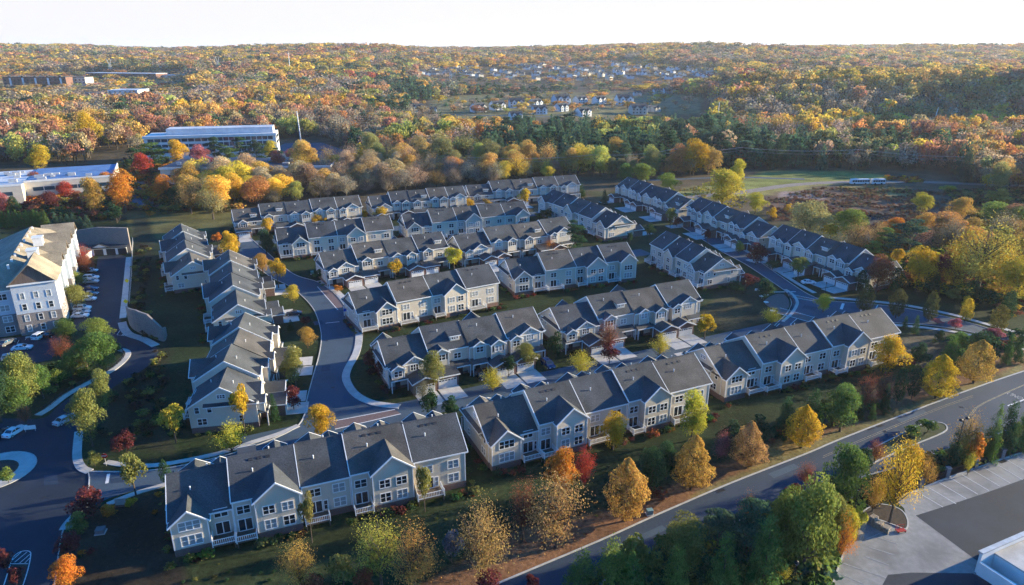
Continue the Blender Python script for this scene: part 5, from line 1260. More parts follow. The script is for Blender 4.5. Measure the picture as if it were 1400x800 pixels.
# the nearest ones stand as trees of their own
vis = (fpx > -15) & (fpx < 1415)
dist = np.hypot(X, Y); order = np.argsort(np.where(vis, dist - hh_ * 6, 1e9)); near = order[:235]
CN = ['golden-brown', 'golden', 'orange', 'russet', 'olive', 'grey-olive', 'dark green', 'tan', 'red', 'yellow-green', 'pale brown']
def place(px, py):
    if px > 1070 and py > 280: return 'in the east wood'
    for lim, s in ((262, 'by the office road'), (400, 'behind the left far row'), (500, 'behind the left far row end'), (640, 'behind the middle far row'), (800, 'behind the right far row'), (960, 'behind the farthest east-street row'), (1100, 'above the green meadow'), (1300, 'behind the two buses')):
        if px < lim: return s
    return 'right of the marsh'
seen = {}
for i in sorted(near, key=lambda q: fpx[q]):
    k = KN[kd[i]]; big = 'tall' if hh_[i] > 15 else ('low' if hh_[i] < 11.2 else 'mid-height'); wd = 'broad ' if ww_[i] > 13 and k != 'conifer' else ''
    lb = f"{big} {wd}{CN[ci[i]]} {dict(round='leafy tree', sparse='thinning tree', pine='pine', conifer='spruce')[k]} {place(fpx[i], fpy[i])}"
    seen.setdefault(lb, []).append(plant(k, X[i], Y[i], hh_[i], ww_[i], tint[i], lb, 'trees along the edge of the wood', Z[i]))
OW = ['first', 'second', 'third', 'fourth', 'fifth', 'sixth', 'seventh', 'eighth', 'ninth', 'tenth', 'eleventh', 'twelfth']
for lb, os_ in seen.items():
    if len(os_) > 1:
        for q, o in enumerate(os_): o['label'] = lb + ', ' + (OW[q] if q < 12 else 'rightmost') + ' such'
rest = np.setdiff1d(np.arange(n), near)
# everything beyond reads as one mass
src = bpy.data.collections.new('leaf_sources'); lod = []
for lv_, sp_ in ((0, {'round': (620, .052), 'sparse': (520, .040), 'pine': (620, .052), 'conifer': (520, .055)}), (1, {'round': (150, .10), 'sparse': (130, .078), 'pine': (150, .10), 'conifer': (120, .11)})):
    for k in KN:
        for v in range(3 if lv_ == 0 else 2):
            P_, Nn, lv = shape(k, sp_[k][0], 900 + v * 31 + lv_ * 7)
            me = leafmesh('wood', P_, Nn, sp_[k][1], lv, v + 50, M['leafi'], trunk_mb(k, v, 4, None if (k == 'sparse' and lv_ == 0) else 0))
            o = bpy.data.objects.new('a%02d' % len(lod), me); src.objects.link(o); lod.append((lv_, k, v))
def woods(name, ids):
    me = bpy.data.meshes.new(name); me.vertices.add(len(ids))
    me.vertices.foreach_set('co', np.stack([X[ids], Y[ids], Z[ids] - .2], 1).astype(np.float32).ravel())
    far = dist[ids] > 900
    ix = np.array([(kd[i] * 3 + i % 3) if not f else 12 + kd[i] * 2 + i % 2 for i, f in zip(ids, far)], np.int32)
    def at(nm, ty, arr, fld='value'):
        a = me.attributes.new(nm, ty, 'POINT'); a.data.foreach_set(fld, arr.ravel())
    at('idx', 'INT', ix); at('rz', 'FLOAT', r.uniform(0, 6.28, len(ids)).astype(np.float32))
    at('scl', 'FLOAT_VECTOR', np.stack([ww_[ids], ww_[ids], hh_[ids]], 1).astype(np.float32), 'vector')
    at('tint', 'FLOAT_COLOR', np.concatenate([tint[ids], np.ones((len(ids), 1))], 1).astype(np.float32), 'color')
    o = link(name, me); ng = bpy.data.node_groups.new(name, 'GeometryNodeTree')
    ng.interface.new_socket('Geometry', in_out='INPUT', socket_type='NodeSocketGeometry'); ng.interface.new_socket('Geometry', in_out='OUTPUT', socket_type='NodeSocketGeometry')
    gi = N(ng, 'NodeGroupInput'); go = N(ng, 'NodeGroupOutput'); ip = N(ng, 'GeometryNodeInstanceOnPoints'); cl = N(ng, 'GeometryNodeCollectionInfo')
    cl.inputs['Collection'].default_value = src; cl.inputs['Separate Children'].default_value = True; cl.inputs['Reset Children'].default_value = True
    na = N(ng, 'GeometryNodeInputNamedAttribute', data_type='INT'); na.inputs[0].default_value = 'idx'
    nb = N(ng, 'GeometryNodeInputNamedAttribute', data_type='FLOAT'); nb.inputs[0].default_value = 'rz'
    nc_ = N(ng, 'GeometryNodeInputNamedAttribute', data_type='FLOAT_VECTOR'); nc_.inputs[0].default_value = 'scl'
    cx = N(ng, 'ShaderNodeCombineXYZ'); L = ng.links.new
    L(gi.outputs[0], ip.inputs['Points']); L(cl.outputs[0], ip.inputs['Instance']); ip.inputs['Pick Instance'].default_value = True
    L(na.outputs[0], ip.inputs['Instance Index']); L(nb.outputs[0], cx.inputs[2]); L(cx.outputs[0], ip.inputs['Rotation']); L(nc_.outputs[0], ip.inputs['Scale'])
    L(ip.outputs[0], go.inputs[0])
    md = o.modifiers.new('woods', 'NODES'); md.node_group = ng
    return tag(o, kind='stuff')
woods('forest', rest[dist[rest] <= 1500]); woods('far_forest', rest[dist[rest] > 1500])
print('FOREST', len(rest), 'near', len(near))

# low scrub: uncountable undergrowth in the marsh, on the slopes and in the hedge strips
def scatter(polys, sp, seed):
    q = np.random.RandomState(seed); out = []
    for poly, c, hmin, hmax, dn in polys:
        W_ = np.array(gp(poly)); x0, y0 = W_.min(0); x1, y1 = W_.max(0); m = int((x1 - x0) * (y1 - y0) / sp / sp * dn)
        xx = q.uniform(x0, x1, m); yy = q.uniform(y0, y1, m); k = inpoly(xx, yy, [tuple(w) for w in W_])
        k &= (np.sin(xx * .21 + 2 * np.sin(yy * .13)) + np.cos(yy * .27 + xx * .08) + q.uniform(-1, 1, m)) > -.5
        xx = xx[k]; yy = yy[k]; h = q.uniform(hmin, hmax, len(xx)); cc = np.array(c)[q.randint(0, len(c), len(xx))] * q.uniform(.7, 1.25, (len(xx), 1))
        out.append(np.column_stack([xx, yy, h, cc]))
    return np.concatenate(out)
MR = (.20, .10, .065); MB_ = (.13, .085, .06); MY = (.30, .22, .08)
bed = []
for k_, rw in ROWS.items():
    rw_ = Matrix.Translation(rw.location) @ Matrix.Rotation(rw.rotation_euler.z, 4, 'Z')
    dk = [c for c in rw.children if c.name.startswith('deck')]
    xsd = [(min(v.co.x for v in c.data.vertices) - .4, max(v.co.x for v in c.data.vertices) + .4) for c in dk]
    wl_ = [v.co.x for c in rw.children if c.name.startswith('wall') for v in c.data.vertices]; a_, b_ = min(wl_), max(wl_)
    q = random.Random(len(k_) + int(a_ * 7))
    for i in range(int((b_ - a_) * 1.5)):
        x = q.uniform(a_ - 1, b_ + 1)
        if any(l < x < r2_ for l, r2_ in xsd): continue
        v = rw_ @ Vector((x, -9.1 - q.uniform(0, 1.2), 0)); c = q.choice([DG, OL, GR, DR, RB, DG, GR]); bed.append([v.x, v.y, q.uniform(.5, 1.5), *[w * q.uniform(.7, 1.1) for w in c]])
    for i in range(7):
        for sd in (-1, 1):
            v = rw_ @ Vector(((a_ - 1.2) if sd < 0 else (b_ + 1.2), q.uniform(-7, 6), 0)); c = q.choice([DG, OL, GR, DR]); bed.append([v.x, v.y, q.uniform(.5, 1.4), *c])
sc = scatter([
 ([(1045, 272), (1120, 257), (1290, 262), (1330, 285), (1290, 325), (1200, 322), (1150, 302), (1055, 302)], [MR, MR, MB_, MR, OGR], .5, 1.5, 1.3),
 ([(1140, 254), (1240, 256), (1262, 268), (1180, 268)], [MY, MY, OL], .5, 1.3, 1.2),
 ([(1210, 243), (1255, 243), (1262, 251), (1210, 250)], [GOLD, OR, RB], 1, 2.2, 1),
 ([(1290, 262), (1400, 262), (1500, 285), (1400, 300), (1330, 300)], [MY, OL, MR, DG], 1, 3, 1),
 ([(905, 262), (990, 252), (1030, 270), (1010, 288), (930, 280)], [MY, YG, OL], .5, 1.2, .6),
 ([(186, 330), (205, 340), (200, 420), (230, 480), (222, 560), (235, 610), (125, 596), (150, 540), (215, 492), (180, 440)], [DG, OL, (.04, .05, .03), (.05, .04, .035)], .6, 1.8, .8),
 ([(84, 500), (160, 470), (160, 492), (120, 515), (60, 550), (0, 560), (0, 520)], [DG, OL, GR], .8, 2.2, .8),
 ([(95, 735), (125, 700), (165, 690), (225, 672), (235, 700), (150, 715), (110, 790), (85, 800)], [DR, OR, OL, DG], .4, 1.0, .7),
 ([(880, 690), (990, 640), (1065, 590), (1150, 560), (1235, 535), (1235, 505), (1290, 470), (1400, 452), (1400, 480), (1250, 520), (1170, 578), (1060, 610), (900, 680)], [DG, DG, OL, GR, RB], .8, 2.6, .55),
 ([(1262, 455), (1400, 472), (1400, 495), (1290, 485)], [DG, OL, PK, GR], .6, 1.6, .5),
 ([(690, 745), (860, 690), (990, 635), (1000, 648), (880, 705), (720, 765)], [OR, RB, OL], .2, .45, .7),
 ([(770, 850), (900, 755), (1100, 690), (1158, 662), (1140, 760), (1128, 850)], [DG, GR, OL, BG, LG], 1.0, 4.5, 1.2),
 ([(1168, 660), (1240, 637), (1300, 617), (1400, 585), (1400, 612), (1295, 648), (1225, 678), (1180, 700)], [OL, DG, GB, GR], .6, 2.6, .9),
 ([(200, 205), (235, 205), (258, 262), (160, 262), (160, 225)], [DG, RB, OL], 1, 3, .35),
 ([(0, 262), (160, 262), (165, 300), (0, 305)], [DR, RB, OL, DG, OR], 1.5, 5, .8),
 ([(510, 478), (528, 470), (548, 525), (540, 545), (500, 530)], [DR, DG, (.05, .03, .035)], .5, 1.6, .8),
 ([(250, 772), (640, 688), (680, 670), (700, 700), (600, 770), (480, 800), (250, 800)], [OL, DG, (.07, .07, .03)], .2, .6, .35),
 ([(1150, 345), (1215, 335), (1290, 322), (1400, 300), (1500, 300), (1500, 430), (1330, 412), (1235, 402)], [OL, GB, YG, RB, DG], 1, 4, .9),
 ([(160, 225), (262, 225), (330, 262), (330, 290), (250, 290), (180, 300)], [OL, GB, RB, OR, DG], 1, 4, .35),
 ([(1290, 405), (1340, 395), (1400, 405), (1400, 440), (1330, 425)], [RB, OL, DG, GOLD], .6, 2, .6)], 1.9, 4)
sc = np.concatenate([sc, np.array(bed)]); m_ = len(sc); X, Y = sc[:, 0], sc[:, 1]; Z = hgt(X, Y); hh_ = sc[:, 2]; ww_ = hh_ * r.uniform(1.1, 1.9, m_); tint = sc[:, 3:]; dist = np.full(m_, 1e4); kd = np.zeros(m_, int)
woods('undergrowth', np.arange(m_))
print('SCRUB', m_)
# ------------------------------------------------------------------ apartment building, left
def small_windows(par, pts, w, h, rz, n=2, kind='w'):
    for x, y, z in pts: window(par, x, y, z, w, h, n, rz, kind)
M['sideW'] = siding('siding_white', (.50, .54, .58))
cA = G(83, 449); aA = math.atan2(.89, -.45)
ap = empty('apartment_building', (cA[0], cA[1], 0), aA, 'large apartment building with tan hipped roofs, stone base and white upper floors', 'building')
H1 = 13.6
def hip(mb, x0, y0, x1, y1, z, s, ov=.7, th=.25):
    x0 -= ov; y0 -= ov; x1 += ov; y1 += ov; z -= ov * s
    hy = (y1 - y0) / 2; zr = z + hy * s; a = x0 + hy; b_ = x1 - hy; ym = (y0 + y1) / 2
    v = [(x0, y0, z), (x1, y0, z), (x1, y1, z), (x0, y1, z), (a, ym, zr), (b_, ym, zr), (x0, y0, z - th), (x1, y0, z - th), (x1, y1, z - th), (x0, y1, z - th)]
    mb.add(v, [(0, 1, 5, 4), (1, 2, 5), (2, 3, 4, 5), (3, 0, 4), (0, 6, 7, 1), (1, 7, 8, 2), (2, 8, 9, 3), (3, 9, 6, 0), (9, 8, 7, 6)]); return zr
w_ = MB(); w_.box(0, 0, 6.2, 64, 20, H1); w_.box(-1.4, -1.4, 6.2, 10.5, 9, H1 + 1.2)
b_ = MB(); b_.box(-.06, -.06, 0, 64.06, 20.06, 6.2); b_.box(-1.5, -1.5, 0, 10.6, 9.1, 6.2)
rf = MB(); zr = hip(rf, 0, 0, 64, 20, H1, .52)
tr = MB(); tr.box(-.75, -.75, H1 - .65, 64.75, 20.75, H1 - .35)
gb = MB()
def tower(x0, x1, y0, dep, top, s=.8):
    cx = (x0 + x1) / 2; hw = (x1 - x0) / 2
    T = ROT(-math.pi / 2, cx, 0)
    g1 = MB(); g1.T = T; g1.prism([(-hw, top), (hw, top), (0, top + s * hw)], -y0 - .3, -y0 + .02); g1.build('gable', M['roof_tan_dark'], ap)
    chev(rf, T, hw + .5, top + s * hw + .3, s, -dep, -y0 + .5, .25)
    tr.box(x0 - .5, y0 - .5, top - .35, x1 + .5, y0 - .35, top - .05)
for x0, x1 in ((15, 22), (29, 36), (43, 50), (57, 64)):
    w_.box(x0, -1.4, 6.2, x1, .5, H1 + 1.0); b_.box(x0 - .05, -1.46, 0, x1 + .05, .5, 6.2); tower(x0, x1, -1.4, 8, H1 + 1.0)
# gable of the corner tower looks along the short face
hwT = 5.2; yc = 3.8; topT = H1 + 1.2
gb.prism([(yc - hwT, topT), (yc + hwT, topT), (yc, topT + .95 * hwT)], -1.38, -1.1)
chev(rf, ROT(0, 0, yc), hwT + .6, topT + .95 * hwT + .35, .95, -1.9, 12)
tr.box(-1.95, yc - hwT - .6, topT - .3, -1.8, yc + hwT + .6, topT)
for cx, cy_ in ((17, 5), (33, 5.5)):
    ch = MB(); ch.box(cx - 1.3, cy_ - 1.3, H1 + .5, cx + 1.3, cy_ + 1.3, H1 + 6.0); ch.box(cx - 1.5, cy_ - 1.5, H1 + 6.0, cx + 1.5, cy_ + 1.5, H1 + 6.35)
    ch.build('chimney', M['trim'], ap)
vt = MB()
for i in range(9):
    x = 4 + i * 6; vt.box(x, 9.0, zr - .9, x + .5, 9.5, zr + .35)
    vt.build('roof_vent', M['trim'], ap); vt = MB()
w_.build('wall', M['sideW'], ap); b_.build('stone_base', M['stone'], ap); rf.build('roof', M['roof_tan'], ap); tr.build('trim', M['trim'], ap); gb.build('gable', M['roof_tan_dark'], ap)
for z in (1.9, 4.9, 8.1, 11.3):
    small_windows(ap, [(-1.5 if z < 6 else -1.4, y, z) for y in (.6, 3.6, 6.8)], .95, 1.7, -math.pi / 2, 1)
    small_windows(ap, [(-.06 if z < 6 else 0, y, z) for y in (11.5, 16.4)], 2.0, 1.6, -math.pi / 2, 2)
    k = 0
    for x0, x1 in ((-1.4, 10.5), (15, 22), (29, 36), (43, 50), (57, 64)):
        for q in ((x0 + x1) / 2 - 1.8, (x0 + x1) / 2 + 1.8): window(ap, q, -1.5 if z < 6 else -1.4, z, 1.3, 1.6, 1)
    for x in (12.8, 25.5, 39.5, 53.5): window(ap, x, -.06 if z < 6 else 0, z, 2.4, 1.9, 2, 0, 'd', 'window')
# low garage block with two doors and the block retaining walls
gx_, gy_ = G(141, 349); gr = empty('garage_building', (gx_, gy_, 0), R(12), 'low garage building with a white gable and two dark doors', 'garage')
a = MB(); a.box(-4.5, 0, 0, 8.5, 4, 2.8); a.T = ROT(-math.pi / 2, -.6, 0); a.prism([(-3.4, 2.78), (3.4, 2.78), (0, 4.4)], -.5, .05); a.T = None; a.build('wall', M['trim'], gr)
a = MB(); chev(a, ROT(0, 0, 2), 2.4, 3.9, .4, -4.9, 8.9); chev(a, ROT(-math.pi / 2, -.6, 0), 3.8, 4.65, .48, -2.2, .4); a.build('roof', M['roof'], gr)
for x in (1.9 - 3.2, 1.9 + 1.1, 1.9 + 5.2):
    a = MB(); a.box(x - 1.6, -.06, 0, x + 1.6, 0, 2.4); a.build('garage_door', M['shutter'], gr)
gx_, gy_ = G(108, 356); gr = empty('garage_building', (gx_, gy_, 0), R(100), 'small white garage wing beside the thin red tree', 'garage')
a = MB(); a.box(-7, -3, 0, 7, 3, 2.8); a.build('wall', M['trim'], gr); a = MB(); chev(a, None, 3.5, 4.4, .45, -7.4, 7.4); a.build('roof', M['roof'], gr)
def wall_line(name, px, tops, th, m, label, cap=None):
    P_ = smooth(gp(px), 6); n = len(P_); tt = [ztop(*G(*p), t) for p, t in zip(px, tops)]
    q = MB(); hh = [tt[min(int(i / 6), len(tt) - 2)] * (1 - (i / 6 - min(int(i / 6), len(tt) - 2))) + tt[min(int(i / 6), len(tt) - 2) + 1] * (i / 6 - min(int(i / 6), len(tt) - 2)) for i in range(n)]
    o = empty(name, (*P_[n // 2], 0), 0, label, 'wall')
    for i in range(n - 1):
        a = Vector(P_[i]); b_ = Vector(P_[i + 1]); nn = Vector((-(b_ - a).y, (b_ - a).x)).normalized() * th
        v = [(a.x, a.y, 0), (b_.x, b_.y, 0), (b_.x + nn.x, b_.y + nn.y, 0), (a.x + nn.x, a.y + nn.y, 0), (a.x, a.y, hh[i]), (b_.x, b_.y, hh[i + 1]), (b_.x + nn.x, b_.y + nn.y, hh[i + 1]), (a.x + nn.x, a.y + nn.y, hh[i])]
        v = [(x - o.location.x, y - o.location.y, z) for x, y, z in v]
        q.add(v, [(4, 5, 6, 7), (0, 1, 5, 4), (2, 3, 7, 6), (3, 0, 4, 7), (1, 2, 6, 5)])
    q.build('masonry', m, o); return o
wall_line('retaining_wall', [(94, 352), (100, 349), (140, 347), (180, 346)], [322, 318, 311, 312], .8, M['block'], 'long grey block retaining wall behind the low garages')
wall_line('retaining_wall', [(175, 437), (179, 447), (190, 455), (206, 461), (224, 467), (229, 459)], [419, 421, 424, 430, 449, 447], .5, M['block'], 'curved brownish retaining wall where the left road bends')
def fence(name, pts, h, m, label, step=2.2, rails=2, bal=.0, post=.06, cat='fence'):
    L = sum(math.dist(pts[i], pts[i + 1]) for i in range(len(pts) - 1)); k = max(1, int(L / step)); P_ = []
    seg = 0; acc = 0
    for j in range(k + 1):
        d_ = L * j / k; s = 0
        for i in range(len(pts) - 1):
            l = math.dist(pts[i], pts[i + 1])
            if s + l >= d_ - 1e-6: f = (d_ - s) / l; P_.append((pts[i][0] + (pts[i + 1][0] - pts[i][0]) * f, pts[i][1] + (pts[i + 1][1] - pts[i][1]) * f)); break
            s += l
    o = empty(name, (*P_[0], 0), 0, label, cat); ox, oy = P_[0]
    pm_ = MB()
    for p in P_: pm_.box(p[0] - ox - post, p[1] - oy - post, 0, p[0] - ox + post, p[1] - oy + post, h + .1)
    q = MB()
    for a, b_ in zip(P_, P_[1:]):
        for r_ in range(rails): z = h * (.15 + .8 * r_ / max(1, rails - 1)); q.bar((a[0] - ox, a[1] - oy, z), (b_[0] - ox, b_[1] - oy, z), .05, .06)
        if bal:
            kk = int(math.dist(a, b_) / bal)
            for t_ in range(1, kk): x = a[0] + (b_[0] - a[0]) * t_ / kk - ox; y = a[1] + (b_[1] - a[1]) * t_ / kk - oy; q.box(x - .02, y - .02, .15, x + .02, y + .02, h * .95)
    for i, p in enumerate(P_):
        if i < 90: u = MB(); u.box(p[0] - ox - post, p[1] - oy - post, 0, p[0] - ox + post, p[1] - oy + post, h + .1); u.build('post', m, o)
    q.build('rails', m, o); return o
fence('railing', smooth(gp([(163, 480), (171, 484), (168, 491), (155, 503), (137, 513), (116, 524), (88, 540), (66, 557), (50, 566)]), 4), 1.0, M['black'], 'black railing along the curved path on the left', 1.9, 2, .25)
fence('railing', smooth(gp([(1073, 403), (1081, 409), (1084, 416), (1080, 425)]), 3), 1.0, M['black'], 'short black railing round the paved turning apron', 1.5, 2, .2)
fence('chain_link_fence', gp([(182, 330), (180, 380), (177, 415)]), 1.4, M['metal'], 'thin wire fence beside the left sidewalk', 3, 2)
# ------------------------------------------------------------------ offices
def block(par, nm, x0, y0, x1, y1, z0, z1, m, rim=True):
    q = MB(); q.box(x0, y0, z0, x1, y1, z1); return q.build(nm, m, par)
def bands(par, x0, x1, y, zs, h, step, face='y'):
    """a window band as separate lights"""
    k = max(1, round((x1 - x0) / step))
    for z in zs:
        for i in range(k):
            a = x0 + (x1 - x0) * i / k + .25; b_ = x0 + (x1 - x0) * (i + 1) / k - .25; q = MB()
            if face == 'y': q.box(a, y - .05, z, b_, y + .04, z + h)
            else: q.box(y - .04, a, z, y + .05, b_, z + h)
            q.build('window', M['glassw'], par)
def onroof(par, n, x0, y0, x1, y1, z, seed):
    q = random.Random(seed)
    for i in range(n):
        cx = q.uniform(x0, x1); cy_ = q.uniform(y0, y1); s = q.uniform(.8, 2.2); u = MB(); u.box(cx - s, cy_ - s * .6, z, cx + s, cy_ + s * .6, z + q.uniform(.8, 1.8)); u.build('roof_unit', M['metal'], par)
o1 = G(161, 268); of = empty('office_building', (o1[0], o1[1], 0), R(26), 'white flat-roofed office building with stepped front and rooftop equipment', 'building')
block(of, 'wall', -40, -4, 0, 42, 0, 11.2, M['cream']); block(of, 'wall', -80, -12, -40.1, 42, 0, 11, M['cream']); block(of, 'wall', -112, -22, -80.1, 42, 0, 9, M['white'])
for a, q in (((-39.6, -3.6, -.4, 41.6), 11.2), ((-79.6, -11.6, -40.5, 41.6), 11.0), ((-111.6, -21.6, -80.5, 41.6), 9.0)): block(of, 'roof', a[0], a[1], a[2], a[3], q, q + .12, M['broof'] if q > 11.1 else M['wroof'])
block(of, 'roof_panel', -39.8, 20, -.6, 41.8, 11.32, 11.5, M['broof'])
for x0, x1, y, z in ((-40, 0, -4, 11.2), (-80, -40, -12, 11), (-112, -80, -22, 9)):
    q = MB(); q.box(x0 - .1, y - .15, z - .1, x1 + .1, y + .35, z + .9); q.build('parapet', M['white'], of)
q = MB(); q.box(-.35, -4, 11.1, .15, 42, 12.1); q.build('parapet', M['white'], of)
bands(of, -37, -2, -4, (2.2, 6.6), 1.9, 5); bands(of, -77, -44, -12, (2.2, 6.4), 1.9, 5); bands(of, -110, -83, -22, (1.8, 5.6), 1.8, 5); bands(of, 0, 36, 0, (2.2, 6.6), 1.9, 6, 'x')
onroof(of, 9, -36, 2, -4, 18, 11.32, 1); onroof(of, 12, -76, -6, -44, 34, 11.12, 2); onroof(of, 8, -108, -16, -84, 34, 9.12, 3)
o2 = G(202, 222); L2 = 88
oz = ztop(o2[0], o2[1], 187)
of = empty('office_building', (o2[0], o2[1], 0), R(14), 'long white office building with dark glass bands and a raised roof screen', 'building')
block(of, 'wall', 0, 0, L2, 24, 0, oz, M['white']); q = MB(); q.box(14, 5, oz, L2 - 2, 20, oz + 4.2); q.build('roof_screen', M['wroof'], of)
q = MB(); q.box(-.5, -1.2, oz - 1.6, L2 + .5, -.06, oz + .2); q.build('parapet', M['white'], of)
bands(of, 2, 46, 0, [oz - 4.2, oz - 8.0, oz - 11.8], 2.1, 4.4); bands(of, 48, L2 - 2, 0, [oz - 4.2, oz - 8.0, oz - 11.8], 2.8, 4.0); bands(of, 2, 22, L2, [oz - 4.2, oz - 8.0], 2.2, 4, 'x')
of = empty('office_building', (*G(222, 252), 0), R(5), 'low dark flat-roofed building with a white roof edge behind the golden wood', 'building')
zl = 9.0; block(of, 'wall', 0, 0, 98, 36, 0, zl, M['cream']); block(of, 'roof', -.4, -.4, 98.4, 36.4, zl, zl + .5, M['droof'])
q = MB(); q.box(-.6, -.7, zl - .4, 98.6, -.41, zl + .9); q.build('parapet', M['white'], of); q = MB(); q.box(98.41, -.5, zl - .4, 98.8, 36.5, zl + .9); q.build('parapet', M['white'], of)
onroof(of, 6, 6, 6, 90, 30, zl + .5, 5); bands(of, 2, 96, 0, (3.0,), 2.4, 6)
# ------------------------------------------------------------------ white building, bottom right
wb_ = G(1334, 783); wb = empty('commercial_building', (wb_[0], wb_[1], 0), R(24), 'pale building with a high parapet wall at the bottom right corner', 'building')
q = MB(); q.box(0, -.2, 0, 26, .2, 3.7); q.box(-.25, -6, 0, .2, -.21, 2.2); q.build('wall', M['white'], wb)
q = MB(); q.box(-.2, -.35, 3.7, 26, .35, 3.92); q.build('parapet', M['metal'], wb)
q = MB(); q.box(3.2, -14, 0, 26, -.25, 2.6); q.build('wall', M['white'], wb); q = MB(); q.box(3, -14.2, 2.6, 26.2, -.3, 2.85); q.build('roof', M['conc'], wb)
for x in (5, 9.5, 14): q = MB(); q.box(x, -14.08, .7, x + 2.6, -14, 2.2); q.build('window', M['glassw'], wb)
# ------------------------------------------------------------------ cars
def carbody(kind):
    L, Wd, Hh = {'sedan': (4.7, 1.82, 1.42), 'suv': (4.8, 1.92, 1.72), 'hatch': (4.2, 1.78, 1.5)}[kind]
    q = MB(); hl = L / 2; hw = Wd / 2
    prof = {'sedan': [(-hl, .32), (-hl, .82), (-hl + .25, .98), (-hl + .95, 1.0), (hl - 1.55, .98), (hl - .2, .80), (hl, .62), (hl, .32)],
            'suv': [(-hl, .38), (-hl, 1.05), (-hl + .15, 1.12), (hl - 1.5, 1.12), (hl - .2, .98), (hl, .75), (hl, .38)],
            'hatch': [(-hl, .32), (-hl, .9), (-hl + .1, 1.0), (hl - 1.2, 1.0), (hl - .15, .8), (hl, .6), (hl, .32)]}[kind]
    n = len(prof)
    def ring(y, s, dz=0): return [(x * s, y, z + dz) for x, z in prof]
    rows = [ring(-hw + .12, .965), ring(-hw, .985), ring(hw, .985), ring(hw - .12, .965)]
    rows = [[(x, (-hw + .1) if k == 0 else (-hw) if k == 1 else hw if k == 2 else hw - .1, (z if z < .9 or k in (1, 2) else z)) for x, y, z in r_] for k, r_ in enumerate(rows)]
    v = [p for r_ in rows[1:3] for p in r_]
    # side walls with a soft shoulder
    sh = [(x, y * .93, z + .03 if z > .7 else z) for x, y, z in rows[1]]; sh2 = [(x, y * .93, z + .03 if z > .7 else z) for x, y, z in rows[2]]
    v = rows[1] + sh + sh2 + rows[2]
    f = [tuple(range(n))]
    for k in range(3):
        for i in range(n): f.append((k * n + (i + 1) % n, k * n + i, (k + 1) * n + i, (k + 1) * n + (i + 1) % n))
    f.append(tuple(range(3 * n, 4 * n))[::-1]); q.add(v, f)
    zb = prof[3][1] if kind != 'suv' else 1.12
    zb = 1.0 if kind != 'suv' else 1.14
    cab = {'sedan': [(-hl + .7, zb), (-hl + 1.35, Hh), (hl - 2.15, Hh), (hl - 1.35, zb)], 'suv': [(-hl + .1, zb), (-hl + .45, Hh), (hl - 2.0, Hh), (hl - 1.3, zb)], 'hatch': [(-hl + .08, zb), (-hl + .5, Hh), (hl - 1.8, Hh), (hl - 1.05, zb)]}[kind]
    g_ = MB(); wlow, wtop = hw * .92, hw * .76
    v = []
    for s in (-1, 1):
        for (x, z) in cab: v.append((x, s * (wlow if z == zb else wtop), z))
    g_.add(v, [(3, 2, 1, 0), (4, 5, 6, 7), (0, 1, 5, 4), (2, 3, 7, 6), (1, 2, 6, 5)])
    q.box(cab[1][0] - .03, -wtop - .01, Hh - .02, cab[2][0] + .03, wtop + .01, Hh + .04)
    for s in (-1, 1):
        for a, b_ in ((0, 1), (2, 3)):
            q.bar((cab[a][0], s * (wlow if a in (0, 3) else wtop), cab[a][1]), (cab[b_][0], s * (wlow if b_ in (0, 3) else wtop), cab[b_][1]), .09, .09)
        xm = (cab[1][0] + cab[2][0]) / 2; q.bar((xm, s * wlow, zb), (xm, s * wtop, Hh), .09, .05)
        q.box(cab[3][0] - .35, s * (hw + .0) - (.0 if s > 0 else .16), zb - .02, cab[3][0] - .2, s * hw + (.16 if s > 0 else .0), zb + .13)
    return q, g_, hl, hw
paint = {k: glassm('car_paint_' + k, c, .25) for k, c in dict(white=(.75, .76, .78), silver=(.42, .44, .46), black=(.015, .016, .02), blue=(.02, .04, .12), red=(.35, .02, .02), grey=(.12, .125, .13), green=(.04, .09, .06)).items()}
_cc = {}
def car(cx, cy, heading, kind, colour, label, group=None, world=None):
    x, y = world or G(cx, cy)
    if kind not in _cc:
        q, g_, hl, hw = carbody(kind)
        wh = MB(); wh.tube((0, -.11, 0), (0, .11, 0), .33, n=14); rm_ = MB(); rm_.tube((0, -.125, 0), (0, .125, 0), .2, n=10)
        hd = MB(); hd.box(-.03, -.22, -.07, .03, .22, .07)
        _cc[kind] = (q.mesh('body', paint['white']), g_.mesh('glass', M['glass']), hl, hw, wh.mesh('wheel', M['tyre']), rm_.mesh('rim', M['metal']), hd.mesh('lamp', M['trim']), hd.mesh('lamp', M['red']))
    b, g_, hl, hw, wh, rm_, hd, tl_ = _cc[kind]
    o = empty('parked_car' if group != 'moving' else 'car', (x, y, .02), R(heading), label, 'car', 'parked cars' if group != 'moving' else None)
    k = (kind, colour)
    if k not in _cc: m2 = b.copy(); m2.materials[0] = paint[colour]; _cc[k] = m2
    link('body', _cc[k], o); link('glass', g_, o)
    for sx_ in (-1, 1):
        for s in (-1, 1): w2 = link('wheel', wh, o, (sx_ * (hl - .85), s * (hw - .1), .33)); link('rim', rm_, w2)
    for s in (-1, 1):
        link('headlight', hd, o, (hl + .0, s * (hw - .35), .68)); link('tail_light', tl_, o, (-hl - .0, s * (hw - .33), .78))
    return o
car(90, 577, 68, 'sedan', 'silver', 'silver sedan driving on the dark left road', 'moving')
